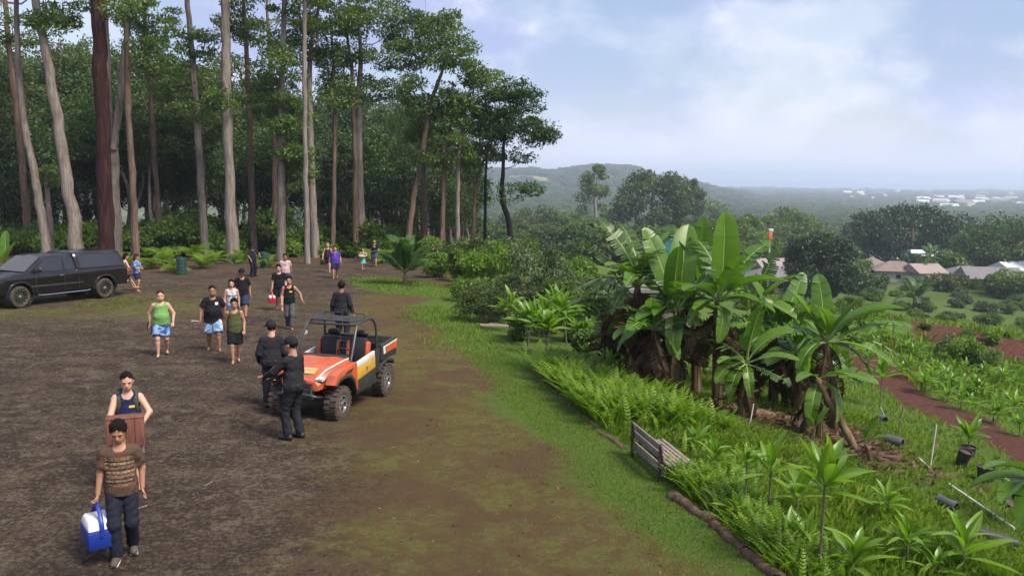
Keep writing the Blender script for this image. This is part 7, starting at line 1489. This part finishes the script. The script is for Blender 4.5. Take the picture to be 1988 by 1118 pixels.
    # 14, 15
    P = A(705, 523); q = person('small girl in turquoise skirt holding a pale bundle', P, face_to(P), 1.30, 1.0, 1, ((.06, .12), (-.06, -.12)), ((.16, .22, 1.10), (-.14, .22, 1.08)), ((.9, -.4, -.3), (-.9, -.4, -.3)), top='tank', topm=cloth('grey_green_top', (.16, .22, .18)), bottom='skirt', botm=cloth('turquoise_cotton', (.10, .42, .38)), hair='long', hairm=HAIR_BR, res=.02, hem=1.0); h = W(q, (.12, .26, 1.12)); b = MB(); b.sphere((0, 0, 0), (.20, .12, .11), 12, 8); o = b.build('bundle', cloth('pale_towel', (.5, .36, .28)), None); o.location = tuple(h); tag(o, 'pale rolled towel in the arms of the girl', 'towel')
    P = A(727, 518); q = person('man in black tee with white lettering and blue shorts, farthest up the path', P, face_to(P), 1.76, 1.05, 0, walkL, ((.30, -.04, .87), (-.31, .08, .88)), top='short', topm=BLACKC, bottom='shorts', botm=cloth('blue_shorts', (.05, .075, .15)), shoes=(CANV, 'shoe'), res=.02)
    for x in (-.06, -.02, .02, .06): decal(q, x, 1.30, .028, .035, WHT)
    # 16 officer beyond the buggy, back to us
    P = A(664, 668); q = person('black uniformed guard with cap seen from behind beyond the buggy', P, 8, 1.86, 1.08, 2, ((.12, 0), (-.12, 0)), ((.30, .06, .88), (-.30, .06, .88)), head=(0, 2), top='long', topm=UNIF, bottom='long', botm=UNIF, shoes=(BOOT, 'boot'), cap='front', capm=UNIF, res=.016); belt(q, .06, BELT, (.175, .135))
    # 17 guard left of the buggy, from behind
    P = A(530, 789); q = person('black uniformed guard standing behind the one with the rifle', P, -18, 1.80, 1.12, 1, ((.10, .02), (-.11, -.02)), ((.26, .10, .90), (-.24, .16, .92)), head=(-14, 2), top='long', topm=UNIF, bottom='long', botm=UNIF, shoes=(BOOT, 'boot'), cap='front', capm=UNIF, res=.016, hair='crop'); belt(q, .06, BELT, (.175, .135))
    # 18 guard with rifle, nearest
    P = A(573, 852); fc = -62; q = person('black uniformed guard holding a short rifle and stretching out one arm, nearest to the buggy', P, fc, 1.86, 1.04, 0, ((.11, -.03), (-.10, .06)), ((.10, .28, 1.08), (-.24, .44, 1.10)), ((.9, -.6, -.5), (-.8, -.2, -.8)), head=(-6, 4), top='long', topm=UNIF, bottom='long', botm=UNIF, shoes=(BOOT, 'boot'), cap='front', capm=UNIF, res=.0145, hair='crop', curl=(.9, .3)); belt(q, .06, BELT, (.172, .13))
    rifle(W(q, (.04, .30, 1.08)), fc)
    # 19, 20 by the truck
    P = A(266, 566); q = person('person in blue and white top and dark shorts standing behind the truck', P, face_to(P) - 70, 1.68, 1.05, 0, ((.07, .05), (-.07, -.06)), ((.14, .26, 1.12), (-.12, .28, 1.10)), ((.9, -.5, -.3), (-.9, -.5, -.3)), head=(-10, 18), top='short', topm=print_cloth('blue_white_top', (.06, .16, .48), (.40, .40, .44), 3.4, .04), bottom='shorts', botm=cloth('navy_short_shorts', (.02, .028, .07)), hair='long', hairm=HAIR_BR, res=.02, longs=.34, bust=.8)
    q0 = at(240, 566); T0 = bpy.data.objects['pickup_truck']; Mt = Matrix.LocRotScale(T0.location, T0.rotation_euler, T0.scale); sp = np.array(Mt @ Vector((-.35, -3.22, .84))); fz = float(gz(sp[0], sp[1])); hd = math.degrees(math.atan2(*(np.array(Mt.to_3x3() @ Vector((-.35, -1, 0)))[:2])))
    q = person('person in white top and denim shorts sitting on the truck tailgate', (sp[0], sp[1], fz), hd, 1.66, .95, 1, ((.09, .50), (-.09, .46)), ((.16, .30, (sp[2] - fz) + .22), (-.16, .28, (sp[2] - fz) + .22)), ((1, -.4, -.2), (-1, -.4, -.2)), lean=(0, .10), head=(0, 20), top='tank', topm=cloth('white_top', (.55, .50, .50)), bottom='shorts', botm=cloth('denim_shorts', (.06, .085, .15)), hair='long', hairm=HAIR_M, res=.02, sit=(sp[2] - fz) / .95 + .09, lift=(.25, .22), longs=.36, bust=.8)
    # 21 a head among the bushes
    P = atd(840, 500, 50); P[2] = gz(P[0], P[1]); q = person('person in dark shirt half hidden by the bushes beyond the young palm', P, face_to(P), 1.74, 1.0, 2, walkR, None, top='short', topm=BLACKC, bottom='long', botm=cloth('dark_jeans', (.016, .019, .032)), res=.022)
def cooler(P, rz, lab, col, w, d, h):
    """P: where the hand holds its strap; the box hangs below"""
    root = thing('cooler_box', lab, 'cooler', (P[0], P[1], P[2] - h - .16), -R_(rz)); c = mat('cooler_plastic', col, .4)
    b = MB(); b.box((0, 0, h * .33), (w, d, h * .66), bev=.02, taper=(1.06, 1.06)); b.build('box', c, root); b = MB(); b.box((0, 0, h * .83), (w * 1.04, d * 1.04, h * .34), bev=.03, taper=(.72, .80)); b.build('lid', mat('cooler_lid', (.66, .64, .66), .4), root)
    b = MB(); b.tube(spline([(-w * .545, 0, h * .45), (-w * .50, 0, h * .95), (-w * .12, 0, h + .15), (w * .12, 0, h + .15), (w * .50, 0, h * .95), (w * .545, 0, h * .45)], 24), .026, 6, flat=.4); b.build('handle', c, root, 60)
def carry_box(C, rz):
    root = thing('wooden_box', 'reddish brown box held in front of the man in the navy tank', 'box', tuple(C - np.array([0, 0, .22])), R_(rz)); m = bark('reddish_board', (.09, .035, .026), (.17, .07, .052), (.22, .10, .075), 2.0)
    for i in range(4): b = MB(); b.box((-.195 + .13 * i, .11, .22), (.126, .016, .44), bev=.004); b.build('front_board', m, root, 40); b = MB(); b.box((-.195 + .13 * i, -.11, .22), (.126, .016, .44), bev=.004); b.build('rear_board', m, root, 40)
    for sx in (-1, 1): b = MB(); b.box((sx * .255, 0, .22), (.016, .23, .44), bev=.004); b.build('side_board', m, root, 40)
    b = MB(); b.box((0, 0, .012), (.5, .2, .02)); b.build('bottom_board', m, root, 0); b = MB(); b.box((0, 0, .443), (.535, .25, .014), bev=.004); b.build('lid', m, root, 40)
def bucket(P):
    root = thing('bucket', 'white plastic bucket carried by the man in the pink tee', 'bucket', (P[0], P[1], P[2] - .40), 0); b = MB(); b.lathe([(0, 0), (.12, 0), (.145, .34), (.155, .34), (.155, .37), (.14, .37), (.115, .03), (0, .03)], 20); b.build('pail', mat('white_pail', (.68, .67, .68), .4), root, 40); b = MB(); b.tube(spline([(-.15, 0, .35), (-.09, 0, .42), (0, 0, .45), (.09, 0, .42), (.15, 0, .35)], 14), .006, 5); b.build('handle', STEEL_DARK, root)
def bag(P, lab, m):
    root = thing('shoulder_bag', lab, 'bag', (P[0], P[1], P[2] - .42), 0); b = MB(); b.box((0, 0, .14), (.32, .14, .28), bev=.05); b.build('pouch', m, root); b = MB(); b.tube(spline([(-.13, 0, .26), (-.07, 0, .40), (.07, 0, .40), (.13, 0, .26)], 14), .012, 5); b.build('strap', m, root)
def rifle(P, fc):
    root = thing('rifle', 'short black rifle held across the body of the nearest guard', 'rifle', tuple(P), -R_(fc)); root.rotation_euler = (R_(-24), 0, -R_(fc) + R_(18)); m = mat('gun_metal', (.015, .015, .016), .45, .3)
    b = MB(); b.box((0, 0, 0), (.045, .30, .075), bev=.012); b.build('receiver', m, root); b = MB(); b.tube([(0, .14, .012), (0, .46, .012)], .012, 8); b.build('barrel', m, root); b = MB(); b.box((0, .25, .01), (.05, .20, .055), bev=.015); b.build('handguard', m, root)
    b = MB(); b.prism([(-.14, .03), (-.36, .02), (-.38, -.10), (-.34, -.10), (-.24, -.03), (-.14, -.03)], -.018, .018, 0, bev=.006); b.build('stock', m, root); b = MB(); b.prism([(.04, -.03), (.10, -.03), (.13, -.20), (.07, -.20)], -.013, .013, 0, bev=.004); b.build('magazine', m, root); b = MB(); b.prism([(-.10, -.03), (-.05, -.03), (-.09, -.13), (-.13, -.13)], -.014, .014, 0, bev=.004); b.build('grip', m, root)
people()
# ------------------------------------------------------------------ the air
def build_haze():
    m = bpy.data.materials.new('humid_air'); m.use_nodes = True; nt = m.node_tree; nt.nodes.clear()
    out = nt.nodes.new('ShaderNodeOutputMaterial'); v = nt.nodes.new('ShaderNodeVolumePrincipled')
    v.inputs['Color'].default_value = (.74, .83, 1.0, 1); v.inputs['Density'].default_value = HAZE; v.inputs['Anisotropy'].default_value = .2
    nt.links.new(v.outputs[0], out.inputs['Volume'])
    zt = 48.0; zb = -96.0; w = 41000
    b = MB(); b.box((0, 0, (zt + zb) / 2), (2 * w, 2 * w, zt - zb)); o = b.build('haze', m, None, 0); tag(o, kind='stuff')
HAZE = 2.7e-4
build_haze()
